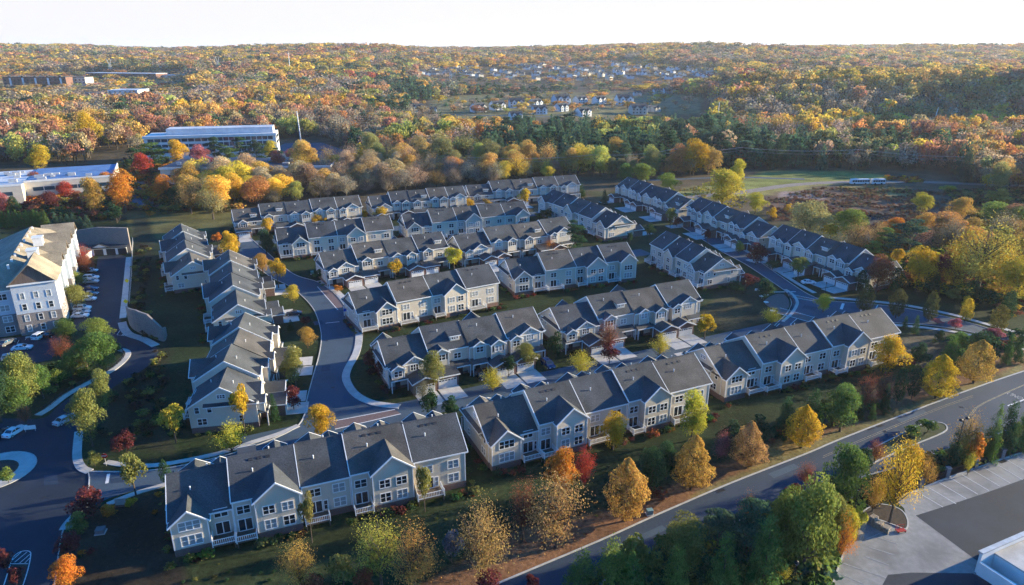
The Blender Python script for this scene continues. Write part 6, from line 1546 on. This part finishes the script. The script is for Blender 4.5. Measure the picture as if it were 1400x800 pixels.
for a in [
 (1105, 388, 5, 'sedan', 'white', 'white sedan on the driveway of the nearest east-street row'),
 (749, 501, -65, 'suv', 'blue', 'dark blue car on the driveway by the olive-green street tree'),
 (657, 517, -65, 'suv', 'black', 'black car in the open garage mouth beside the spiky yellow tree'),
 (402, 431, 190, 'sedan', 'black', 'dark car on a driveway of the nearest left-street row'),
 (21, 593, 80, 'sedan', 'white', 'white sedan parked beside the red-brown thin tree'),
 (2, 596, 80, 'sedan', 'black', 'black car parked left of the white sedan'),
 (56, 462, 85, 'suv', 'white', 'white suv parked before the sidewalk of the apartment building'),
 (72, 459, 85, 'suv', 'black', 'dark suv parked right of the white one at the apartments'),
 (31, 478, 15, 'sedan', 'white', 'white car crossing the apartment car park above the golden treetop'),
 (10, 471, 80, 'sedan', 'grey', 'dark grey car parked by the apartment entrance'),
 (16, 491, 30, 'hatch', 'silver', 'silver car nearly hidden behind the golden treetop'),
]: car(*a)
rowc = [(372, 'white', 'sedan'), (382, 'white', 'suv'), (387, 'silver', 'sedan'), (397, 'blue', 'sedan'), (404, 'grey', 'sedan'), (411, 'white', 'hatch'), (424, 'white', 'suv'), (429, 'silver', 'sedan'), (434, 'white', 'sedan')]
for i, (yy, c, k) in enumerate(rowc): car([124, 125, 125, 124, 124, 122, 113, 112, 110][i], yy, 10, k, c, f'{c} {dict(sedan="sedan", suv="suv", hatch="hatchback")[k]} in the line beside the apartment building, ' + OW[i] + ' from the far end')
for i, x_ in enumerate((402, 415, 440, 452)): car(x_, 206 + i % 2 * 6, 20, 'sedan', ['white', 'silver', 'black', 'white'][i], ['white car left of four in the far office car park', 'silver car in the far office car park', 'black car in the far office car park', 'white car right of four in the far office car park'][i])
for i, x_ in enumerate((1118, 1131, 1146, 1158)): pass
# ------------------------------------------------------------------ buses
def bus(cx, cy, L, label):
    x, y = G(cx, cy); o = empty('bus', (x, y, .05), R(4), label, 'bus', 'buses on the far track'); hl = L / 2
    q = MB(); q.prism([(-1.25, .4), (1.25, .4), (1.27, 1.6), (1.2, 2.9), (1.05, 3.15), (-1.05, 3.15), (-1.2, 2.9), (-1.27, 1.6)], -hl, hl); q.build('body', M['white'], o)
    for i in range(int(L / 1.5)):
        for s in (-1, 1): w_ = MB(); w_.box(-hl + .4 + i * 1.5, s * 1.25 - .06, 1.55, -hl + 1.7 + i * 1.5, s * 1.25 + .06, 2.6); w_.build('window', M['glass'], o)
    w_ = MB(); w_.box(hl - .02, -1.0, 1.3, hl + .05, 1.0, 2.7); w_.build('windscreen', M['glass'], o)
    for sx_ in (-hl + 1.8, hl - 2.2):
        for s in (-1, 1): w_ = MB(); w_.tube((sx_, s * 1.0, .5), (sx_, s * 1.3, .5), .5, n=12); w_.build('wheel', M['tyre'], o)
    q = MB(); q.box(-hl + 2, -.8, 3.15, -hl + 4, .8, 3.4); q.build('roof_unit', M['metal'], o)
bus(1174.5, 252, 10.8, 'longer white bus, left one of the two on the far track'); bus(1199.5, 252, 8.0, 'shorter white bus, right one of the two on the far track')
# ------------------------------------------------------------------ lamps, poles, signs
def pole(cx, by, ty, r_, label, name='utility_pole', m=None, arms=(), cat='pole', group=None, lean=0):
    x, y = G(cx, by); z0 = float(hgt(x, y)); h = ztop(x, y, ty) - z0
    o = empty(name, (x, y, z0), R(20), label, cat, group); q = MB(); q.tube((0, 0, 0), (lean, 0, h), r_, r_ * .6, 8); q.build('pole', m or M['wood'], o)
    for dz, L in arms:
        a = MB(); a.box(-L + lean, -.08, h - dz - .1, L + lean, .08, h - dz + .1); a.build('crossarm', m or M['wood'], o)
        for s in (-1, -.5, .5, 1): i_ = MB(); i_.tube((lean + s * L * .93, 0, h - dz + .1), (lean + s * L * .93, 0, h - dz + .4), .07, n=6); i_.build('insulator', M['metal'], o)
    return x, y, z0 + h
up = [pole(812, 242, 211, .17, 'wooden power pole left of three before the dark spruces', arms=((.6, 1.3),), group='wooden power poles'),
      pole(921, 240, 203, .17, 'wooden power pole beside the tall golden tree', arms=((.6, 1.3),), group='wooden power poles'),
      pole(1009, 236, 201, .16, 'wooden power pole above the red tree at the meadow', arms=((.6, 1.3),), group='wooden power poles'),
      pole(1169, 238, 204, .16, 'wooden power pole left of the golden spire trees', arms=((.6, 1.3),), group='wooden power poles'),
      pole(1360, 250, 214, .16, 'wooden power pole in the wood at the right', arms=((.6, 1.3),), group='wooden power poles')]
x, y = G(640, 246); a0 = (x, y, 14); up = [a0] + up
for k, dz in enumerate((.2, .25, 2.2)):
    q = MB()
    for a, b_ in zip(up, up[1:]):
        pr = None
        for i in range(13):
            t_ = i / 12; sag = 4 * t_ * (1 - t_) * 1.6; off = (-1.1, 1.1, 0)[k]
            p = (a[0] + (b_[0] - a[0]) * t_ + off * .3, a[1] + (b_[1] - a[1]) * t_ + off, a[2] + (b_[2] - a[2]) * t_ - sag - dz)
            if pr: q.tube(pr, p, .05, n=4, cap=False)
            pr = p
    tag(q.build('power_cable', M['metal']), ['near upper power cable above the meadow', 'far upper power cable above the meadow', 'lower power cable above the meadow'][k], 'cable')
pole(116, 297, 268, .18, 'tall wooden pole beside the red-topped golden tree', arms=((.8, 1.2),))
pole(23, 199, 163, .5, 'leaning white mast rising from the left wood', 'mast', M['white'], lean=-3, cat='mast', arms=((3, 2),))
pole(411.5, 193, 152, .6, 'white mast right of the long office building', 'mast', M['white'], cat='mast', lean=-1)
pole(981, 166, 140, .6, 'white mast above the yellow-green tree line', 'mast', M['white'], cat='mast')
pole(1273, 180, 147, .55, 'leaning white mast in the shaded right valley', 'mast', M['white'], cat='mast', lean=4)
pole(397, 100, 72, 1.0, 'distant communications tower with antennas', 'mast', M['white'], cat='mast', arms=((2, 3), (5, 3)))
def pylon(cx, by, ty, label):
    x, y = G(cx, by); z0 = float(hgt(x, y)); h = ztop(x, y, ty) - z0; o = empty('pylon', (x, y, z0), 0, label, 'pylon', 'lattice pylons'); s = h * .11; q = MB()
    for a in (-1, 1):
        for b_ in (-1, 1):
            q.tube((a * s, b_ * s, 0), (a * s * .35, b_ * s * .35, h * .62), .35, n=4); q.tube((a * s * .35, b_ * s * .35, h * .62), (a * s * 1.4, b_ * s * .3, h * .95), .3, n=4)
    for k in range(5):
        z = h * .12 * (k + .5); f = 1 - .65 * z / (h * .62); f2 = 1 - .65 * (z + h * .1) / (h * .62)
        for b_ in (-1, 1): q.tube((-s * f, b_ * s * f, z), (s * f2, b_ * s * f2, z + h * .1), .22, n=4); q.tube((s * f, b_ * s * f, z), (-s * f2, b_ * s * f2, z + h * .1), .22, n=4)
    q.build('tower', M['metal'], o); a = MB(); a.bar((-s * 2.4, 0, h * .95), (s * 2.4, 0, h * .95), .6, .7); a.build('crossarm', M['metal'], o)
pylon(152, 100, 80, 'lattice pylon in the wood above the red-walled strip'); pylon(299, 95, 77, 'lattice pylon left of the communications tower'); pylon(1109.5, 135, 114, 'lattice pylon on the shaded right slope'); pylon(818, 108, 92, 'lattice pylon near the far neighbourhood')
pylon(616, 108, 92, 'lattice pylon left of the far neighbourhood')
for i, (cx, by, ty, dbl) in enumerate([(1303, 634, 573, 1), (1082, 812, 769, 0), (1165, 712, 668, 0), (1127, 406, 388, 0), (1017, 402, 386, 0)]):
    x, y = G(cx, by); h = ztop(x, y, ty); o = empty('street_lamp', (x, y, 0), R(25), ['tall black double-headed lamp beside the main road', 'black lamp with a round hood at the bottom edge of the thicket', 'black lamp with a round hood at the corner of the parking area', 'black lantern post on the lawn by the nearest east-street row', 'lantern post in the open lawn'][i], 'street lamp')
    q = MB(); q.tube((0, 0, 0), (0, 0, h), .09, .06, 8); q.box(-.2, -.2, 0, .2, .2, .5); q.build('pole', M['black'], o)
    if i < 3:
        for s in ((-1, 1) if dbl else (0,)):
            a = MB()
            if s: a.bar((0, 0, h - .1), (s * .9, 0, h - .05), .06, .06)
            a.lathe([(.02, h + .32), (.34, h + .1), (.36, h - .1), (.3, h - .2)][::-1], 10, cx=s * .9); a.build('lamp_head', M['black'], o)
            a = MB(); a.lathe([(.05, h - .42), (.24, h - .3), (.28, h - .21)], 10, cx=s * .9); a.build('lamp_glass', M['trim'], o)
    else: a = MB(); a.lathe([(.12, h), (.2, h + .35), (.05, h + .6)], 8); a.build('lantern', M['black'], o)
def sign(cx, by, ty, w, h, m, label, name='road_sign', txt=None, shape_='box', rz=20, tm=None):
    x, y = G(cx, by); H_ = ztop(x, y, ty); o = empty(name, (x, y, 0), R(rz), label, 'sign'); q = MB(); q.tube((0, .05, 0), (0, .05, H_), .05, n=6); q.build('pole', M['metal'], o)
    q = MB()
    if shape_ == 'oct':
        q.T = Matrix.Translation((0, 0, H_ - h / 2)) @ Matrix.Rotation(math.pi / 2, 4, 'X') @ Matrix.Rotation(math.pi / 8, 4, 'Z'); q.lathe([(w / 2, 0), (w / 2, .04)], 8); q.T = None
    elif shape_ == 'dia':
        q.add([(0, -.02, H_ - h), (w / 2, -.02, H_ - h / 2), (0, -.02, H_), (-w / 2, -.02, H_ - h / 2), (0, .02, H_ - h), (w / 2, .02, H_ - h / 2), (0, .02, H_), (-w / 2, .02, H_ - h / 2)], [(0, 1, 2, 3), (7, 6, 5, 4), (0, 4, 5, 1), (1, 5, 6, 2), (2, 6, 7, 3), (3, 7, 4, 0)])
    else: q.box(-w / 2, -.02, H_ - h, w / 2, .02, H_)
    p = q.build('sign_plate', m, o)
    if txt:
        for i, t_ in enumerate(txt): text(t_, h * (.36 if len(txt) == 1 else .3), (0, -.07, H_ - h / 2 if len(txt) == 1 else H_ - h * (.25 + i * .27)), (math.pi / 2, 0, 0), tm or M['trim'], 'lettering', .004, p)
    return o
M['ysign'] = mat('yellow_sign', (.75, .62, .02), .5); M['osign'] = mat('orange_sign', (.8, .35, .02), .5); M['bsign'] = mat('blue_sign', (.03, .10, .5), .5)
sign(145.5, 637, 620, 1.1, 1.1, M['red'], 'red octagonal stop sign in the junction corner bed', 'stop_sign', ['STOP'], 'oct', 10)
sign(173, 418, 409, 1.5, 1.5, M['ysign'], 'yellow warning sign on the left sidewalk, nearer one', shape_='dia', rz=10)
sign(175, 392, 381, 1.5, 1.5, M['ysign'], 'yellow warning sign on the left sidewalk, farther one', shape_='dia', rz=10)
sign(220, 462, 452, 1.4, 1.4, M['osign'], 'small amber diamond sign on the curved retaining wall', shape_='dia', rz=10)
sign(183, 442, 435, .9, .9, M['red'], 'small red and white sign at the curved retaining wall', shape_='oct', rz=10)
sign(1086, 381, 370, 1.0, 1.3, M['trim'], 'white street sign between two east-street garages', rz=-40)
sign(473, 438, 422, .8, .9, M['bsign'], 'little blue sign at the gable by the upper crosswalk')
x, y = G(42, 590); o = empty('road_sign', (x, y, 0), R(15), 'low white double sign on the kerb island left of the driving sedan', 'sign'); q = MB(); q.box(-1.1, -.04, .5, 1.1, .04, 1.4); q.build('sign_plate', M['trim'], o)
for s in (-1, 1): q = MB(); q.box(s * .9 - .05, -.04, 0, s * .9 + .05, .04, .5); q.build('leg', M['metal'], o)
x, y = G(168, 692); o = empty('monument_sign', (x, y, 0), R(8), 'pale green entrance sign panel between orange and golden bushes', 'sign'); q = MB(); q.box(-1.3, -.25, 0, 1.3, .25, .35); q.build('base', M['brick'], o); q = MB(); q.box(-1.1, -.1, .35, 1.1, .1, 1.6); q.build('sign_plate', M['green_sign'], o)
def cabinet(cx, cy, w, d, h, m, label, nm='utility_box', rz=12):
    x, y = G(cx, cy); o = empty(nm, (x, y, 0), R(rz), label, 'utility box'); q = MB(); q.box(-w / 2 - .15, -d / 2 - .15, 0, w / 2 + .15, d / 2 + .15, .12); q.build('plinth', M['conc'], o)
    q = MB(); q.box(-w / 2, -d / 2, .12, w / 2, d / 2, h); q.box(-w / 2 - .03, -d / 2 - .03, h, w / 2 + .03, d / 2 + .03, h + .06); q.build('cabinet', m, o)
cabinet(138, 728, 1.3, 1.2, .75, mat('grey_box', (.16, .165, .17), .6), 'grey transformer box on a pad in the dark yard at the left')
cabinet(888, 703, 1.0, .8, .9, mat('green_box', (.18, .3, .3), .6), 'small green utility box at the kerb beside the golden teardrop tree')
cabinet(427, 375, 1.0, .9, 1.1, mat('green_box2', (.14, .3, .24), .6), 'green cabinet on the lawn at the short sunlit row')
cabinet(1096, 603, .5, .3, 1.2, M['wood'], 'brown post box under the bright gold roadside tree')
cabinet(1035, 397, 1.2, .6, .5, M['trim'], 'white box on the open lawn near the apron')
for i, (cx, cy) in enumerate([(1047, 406), (1047, 416), (1056, 428), (1041, 408)]):
    x, y = G(cx, cy); o = empty('patio_table', (x, y, 0), 0, ['white round table at the far edge of the paved apron', 'white round table at the left edge of the paved apron', 'white round table at the near edge of the paved apron', 'white round table on the lawn left of the apron'][i], 'table')
    q = MB(); q.tube((0, 0, 0), (0, 0, .72), .06, n=6); q.build('leg', M['metal'], o); q = MB(); q.lathe([(.75, .72), (.78, .78)], 12); q.build('table_top', M['trim'], o)
for i, (cx, cy) in enumerate([(420, 470), (447, 466), (428, 520), (1060, 404), (455, 530), (60, 680), (1315, 557), (1210, 590)]):
    x, y = G(cx, cy); o = empty('manhole_cover', (x, y, .021), 0, ['manhole cover on the left street, upper one', 'manhole cover on the left street near the right sidewalk', 'manhole cover on the left street beside the dark red tree', 'manhole cover on the east street by the apron', 'manhole cover at the lower bend of the left street', 'manhole cover on the dark junction at the left', 'manhole cover on the main road where the lanes split', 'manhole cover on the main road left of the median'][i], 'manhole cover')
    q = MB(); q.lathe([(.42, 0), (.42, .015)], 14); q.build('cover', M['black'], o)
for i, (cx, cy) in enumerate([(1203, 582.5), (1190, 586), (985, 671), (1371, 631)]):
    x, y = G(cx, cy); o = empty('storm_drain', (x, y, .02), R(25), ['storm drain at the kerb of the main road, right one', 'storm drain at the kerb of the main road, next to the right one', 'storm drain at the kerb below the golden-brown teardrop tree', 'storm drain at the kerb of the marked parking bays'][i], 'drain')
    q = MB(); q.box(-.9, -.35, 0, .9, .35, .02); q.build('grate', M['black'], o)
# fence with stone pillars beside the parking area
fp = [(1258, 667), (1294, 653), (1333, 640), (1369, 627), (1405, 614), (1440, 602)]
o = empty('iron_fence', (*G(*fp[0]), 0), 0, 'dark iron fence with stone pillars beside the marked parking bays', 'fence'); ox, oy = G(*fp[0])
W_ = [(a - ox, b_ - oy) for a, b_ in gp(fp)]
for p in W_:
    q = MB(); q.box(p[0] - .32, p[1] - .32, 0, p[0] + .32, p[1] + .32, 2.1); q.box(p[0] - .42, p[1] - .42, 2.1, p[0] + .42, p[1] + .42, 2.25); q.build('pillar', M['stone'], o)
for a, b_ in zip(W_, W_[1:]):
    q = MB(); L = math.dist(a, b_); k = int(L / .16)
    for z in (.3, 1.55): q.bar((*a, z), (*b_, z), .05, .06)
    for i in range(2, k - 1): t_ = i / k; x = a[0] + (b_[0] - a[0]) * t_; y = a[1] + (b_[1] - a[1]) * t_; q.box(x - .025, y - .025, .1, x + .025, y + .025, 1.75)
    q.build('fence_panel', M['black'], o)
fence('wooden_fence', gp([(1157, 715), (1163, 690), (1170, 668)]), 1.8, M['woodw'], 'tall weathered wooden fence at the corner of the parking area', 1.2, 3, .18)
# pallets and the red cart
def pallets(cx, cy, n, rz, label):
    x, y = G(cx, cy); o = empty('pallet_stack', (x, y, 0), R(rz), label, 'pallets', 'stacks of wooden pallets')
    for k in range(n):
        q = MB(); z = .012 + k * .15; jx = rnd.uniform(-.04, .04)
        for yy in (-.45, 0, .45): q.box(-.6 + jx, yy - .05, z, .6 + jx, yy + .05, z + .1)
        for i in range(7): q.box(-.6 + jx + i * .18, -.5, z + .1, -.48 + jx + i * .18, .5, z + .13)
        q.build('pallet', M['woodw'], o)
pallets(1176, 723, 12, 10, 'tallest stack of pallets beside the yellow-green ivy bush'); pallets(1173, 736, 8, 15, 'lower stack of pallets nearest the parking kerb'); pallets(1193, 717, 11, 35, 'stack of pallets behind the line of stacks by the bed'); pallets(1201, 722, 8, 40, 'stack of pallets in the middle of the row by the bed'); pallets(1211, 727, 7, 45, 'right-hand stack of pallets next to the island')
pallets(1183, 713, 6, 20, 'short stack of pallets at the back corner')
x, y = G(1231, 727); o = empty('hand_cart', (x, y, .02), R(10), 'small red wheeled cart at the tip of the parking island', 'cart')
q = MB(); q.box(-.8, -.4, .25, .8, .4, .33); q.build('platform', M['redp'], o); q = MB()
for xx in (-.75, 0, .75): q.bar((xx, .35, .3), (xx, .35, 1.1), .05, .05)
q.bar((-.78, .35, 1.1), (.78, .35, 1.1), .05, .05); q.bar((-.78, .35, .7), (.78, .35, .7), .05, .05); q.build('frame', M['redp'], o)
for sx_ in (-.6, .6):
    for s in (-.35, .35): q = MB(); q.tube((sx_, s - .04, .13), (sx_, s + .04, .13), .12, n=8); q.build('wheel', M['tyre'], o)
# ------------------------------------------------------------------ far houses
_hm = {}
def house(cx, by, wpx_, label, tone=0, rz=None, parts=True, group='houses of the far clearing', zz=None):
    x, y = G(cx, by); z = float(hgt(x, y)) - .1; w = wpx(x, y, z, wpx_)
    wm_ = [M['white'], M['sideC'], M['cream'], M['sideB'], M['sideW']][tone]
    d = w * .72; h = w * .40; k = (round(w / 2), tone, parts)
    rr = rnd.uniform(.15, .8) if rz is None else rz
    if parts:
        o = empty('house', (x, y, z), rr, label, 'house', group)
        a = MB(); a.prism([(-d / 2, 0), (d / 2, 0), (d / 2, h), (0, h + d * .33), (-d / 2, h)], -w / 2, w / 2)
        for gx0 in (-w * .22, w * .26): a.T = ROT(-math.pi / 2, gx0, 0); a.prism([(-w * .14, 0), (w * .14, 0), (w * .14, h * .98), (0, h + w * .14), (-w * .14, h * .98)], -d * .2, d / 2 + w * .06); a.T = None
        a.build('wall', wm_, o)
        a = MB(); chev(a, None, d / 2 + .5, h + d * .33 + .3, .66, -w / 2 - .4, w / 2 + .4, .3)
        for gx0 in (-w * .22, w * .26): chev(a, ROT(-math.pi / 2, gx0, 0), w * .14 + .4, h + w * .14 + .3, 1.0, -d * .1, d / 2 + w * .06 + .4, .3)
        rf_ = a.build('roof', M['roof'], o); a = MB(); a.box(w * .3, d * .1, h, w * .3 + .9, d * .1 + .9, h + d * .33 + 1.4); a.build('chimney', M['brick'], rf_)
        for i, qx in enumerate((-w * .22, w * .26, .02 * w, -w * .42)):
            yy = -d / 2 - (w * .06 if i < 2 else 0)
            for zf in (.22, .68):
                a = MB(); a.box(qx - w * .045, yy - .08, h * zf - .1, qx + w * .045, yy + .05, h * zf + h * .2); a.build('window', M['glass'], o)
    else:
        if k not in _hm:
            a = MB(); a.prism([(-d / 2, 0), (d / 2, 0), (d / 2, h), (0, h + d * .33), (-d / 2, h)], -w / 2, w / 2, 0); chev(a, None, d / 2 + .5, h + d * .33 + .3, .66, -w / 2 - .4, w / 2 + .4, .3, 1)
            a.T = ROT(-math.pi / 2, -w * .2, 0); a.prism([(-w * .15, 0), (w * .15, 0), (w * .15, h), (0, h + w * .15), (-w * .15, h)], 0, d / 2 + w * .06, 0); a.T = None
            chev(a, ROT(-math.pi / 2, -w * .2, 0), w * .15 + .4, h + w * .15 + .3, 1.0, 0, d / 2 + w * .06 + .4, .3, 1)
            _hm[k] = a.mesh('house', [wm_, M['roof']])
        o = link('house', _hm[k], None, (x, y, z), rr); tag(o, label, 'house', group)
for a in [
 (570, 153, 17, 'cream house at the left end of the far clearing', 1), (592, 153, 10, 'small white house right of the cream one', 0), (654, 153, 19, 'white house with dark roof beside the pink and gold tree', 0), (680, 150, 19, 'white twin-gabled house second from the left group', 0),
 (706, 147, 20, 'pale twin-gabled house upslope of the tallest white house', 4), (705, 163, 17, 'tall white house lowest in the clearing left half', 0), (732, 146, 17, 'pale blue-grey house on the slope', 4), (737, 156, 19, 'pale house below the blue-grey one', 4),
 (767, 143, 22, 'wide pale house at the top of the clearing', 4), (793, 142, 17, 'pale house right of the wide one', 4), (767, 152, 17, 'low grey-roofed house in the middle of the clearing', 4), (797, 159, 19, 'bright white house lowest in the clearing right half', 0),
 (819, 142, 17, 'white twin-gabled house at the right of the clearing', 0), (853, 143, 22, 'white house cluster-like with three gables', 0), (872, 156, 22, 'pale grey gabled house in front', 3), (888, 152, 12, 'yellow-walled house between the two grey gables', 2), (895, 153, 13, 'blue-grey house at the right end of the clearing', 3),
 (871, 131, 10, 'pale house half hidden in trees above the clearing', 4), (899, 129, 12, 'white-gabled house in the trees, middle', 0), (912, 128, 12, 'pale blue house in the trees, right', 4),
 (481, 132, 11, 'shaded house alone in the left trees', 4), (515, 136, 12, 'shaded grey house in the dark evergreens', 4), (541, 142, 18, 'large shaded house left of the clearing', 4), (458, 139, 15, 'pale tan house in the autumn wood', 1), (1116, 176, 9, 'tiny white gable between the golden crowns', 0),
 (738, 180, 11, 'white house in the evergreen belt, left gable', 0), (1206, 203, 11, 'white shed-like house behind the golden crowns', 0), (774, 222, 14, 'pale gable among trees behind the far right row', 3),
 (1171, 102, 9, 'white gable on the far right hillside, left', 0), (1192, 103, 9, 'white gable on the far right hillside, middle', 0), (1212, 102, 8, 'white gable on the far right hillside, right', 4)]: house(*a)
q = random.Random(5); k = 0
while k < 150:
    cx = q.uniform(572, 975)
    lo = np.interp(cx, [572, 650, 760, 870, 975], [97, 92, 88, 87, 98]); hi = np.interp(cx, [572, 650, 760, 870, 975], [103, 106, 112, 110, 109])
    cy_ = q.uniform(lo, hi); k += 1
    tn_ = q.choice([0, 0, 4, 4, 3, 1])
    house(cx, cy_, q.uniform(6.0, 10.0), 'tiny ' + ['white', 'cream', '', 'grey', 'pale blue-white'][tn_] + ' house in the far neighbourhood, ' + ('left' if cx < 680 else 'middle' if cx < 830 else 'right') + ' part' + (', upper rows' if cy_ < (lo + hi) / 2 else ', lower rows'), tn_, q.uniform(.1, .9), False, 'houses of the far neighbourhood')
# ------------------------------------------------------------------ far left institution buildings
def slab(cx0, cx1, by, ty, dep, wall, roof, label, nw=8, gab=0, rz=0):
    a = G(cx0, by); b_ = G(cx1, by); z = float(hgt(*a)); L = math.dist(a, b_); h = ztop(a[0], a[1], ty) - z
    o = empty('building', (a[0], a[1], z), math.atan2(b_[1] - a[1], b_[0] - a[0]), label, 'building', 'far institutional buildings')
    q = MB(); q.box(0, 0, -1, L, dep, h); q.build('wall', wall, o); q = MB(); q.box(-.5, -.5, h, L + .5, dep + .5, h + .8); q.build('roof', roof, o)
    for i in range(nw):
        for zf in (.25, .6):
            w_ = MB(); x = L * (i + .3) / nw; w_.box(x, -.2, h * zf, x + L / nw * .4, .1, h * zf + h * .2); w_.build('window', M['glass'], o)
    for i in range(gab):
        x = L * (i + .6) / gab; w_ = MB(); w_.box(x - L * .014, -1.2, h * .1, x + L * .014, -.25, h * .95); w_.build('white_bay', M['trim'], o); w_ = MB(); w_.T = ROT(-math.pi / 2, x, 0); w_.prism([(-L * .036, h), (L * .036, h), (0, h + L * .03)], -2, 1.4); w_.build('gable', M['roof'], o)
slab(6, 92, 119, 106, 26, M['redwall'], M['roof'], 'long brown brick building with white bays at the far left', 14, 5)
slab(92.5, 118, 117.5, 106, 30, M['cream'], M['roof2'], 'sunlit cream end block right of the brown brick building', 5)
slab(118.5, 214, 108, 100, 34, M['redwall'], M['wroof'], 'long red-walled building with a pale roof', 14)
slab(215, 252, 107, 103, 30, M['cream'], M['wroof'], 'low pale building at the right of the red-walled one', 6)
slab(148, 189, 130.5, 124, 45, M['white'], M['wroof'], 'low building with a pale hipped roof in the left wood', 6); slab(113, 147, 131, 128, 20, M['cream'], M['droof'], 'very low dark-roofed building left of the pale-roofed one', 5)
for i, cx in enumerate((1041, 1047)):
    a = G(cx - 1.4, 68.5); h = 60; z = float(hgt(*a)); d_ = math.hypot(*a)
    zt = ztop(a[0], a[1], 58.5); o = empty('tower_block', (a[0], a[1], 0), 0, ['left one of two tiny tower blocks on the horizon', 'right one of two tiny tower blocks on the horizon'][i], 'tower')
    q = MB(); q.box(0, 0, 0, wpx(a[0], a[1], zt, 3), 30, zt); q.build('wall', M['white'], o)
a = G(5, 67.5); zt = ztop(a[0], a[1], 64); o = empty('water_tower', (a[0], a[1], 0), 0, 'white water tower on the horizon at the far left', 'water tower')
s_ = wpx(a[0], a[1], zt, 2.0); q = MB(); q.tube((0, 0, 0), (0, 0, zt - s_), s_ * .3, n=10); q.build('stem', M['white'], o); q = MB(); q.lathe([(s_ * .3, zt - s_ * 1.8), (s_, zt - s_), (s_, zt - s_ * .5), (s_ * .2, zt)], 14); q.build('tank', M['white'], o)
# ------------------------------------------------------------------ air
hz = MB(); hz.box(-14000, -400, -40, 14000, 14500, 175)
hm = bpy.data.materials.new('haze'); hm.use_nodes = True; t = hm.node_tree; t.nodes.clear()
pv = N(t, 'ShaderNodeVolumePrincipled'); pv.inputs['Color'].default_value = (.86, .92, 1, 1); pv.inputs['Density'].default_value = 5e-5; pv.inputs['Anisotropy'].default_value = .2
oo = N(t, 'ShaderNodeOutputMaterial'); t.links.new(pv.outputs[0], oo.inputs['Volume'])
HAZE = tag(hz.build('haze', hm), kind='stuff')
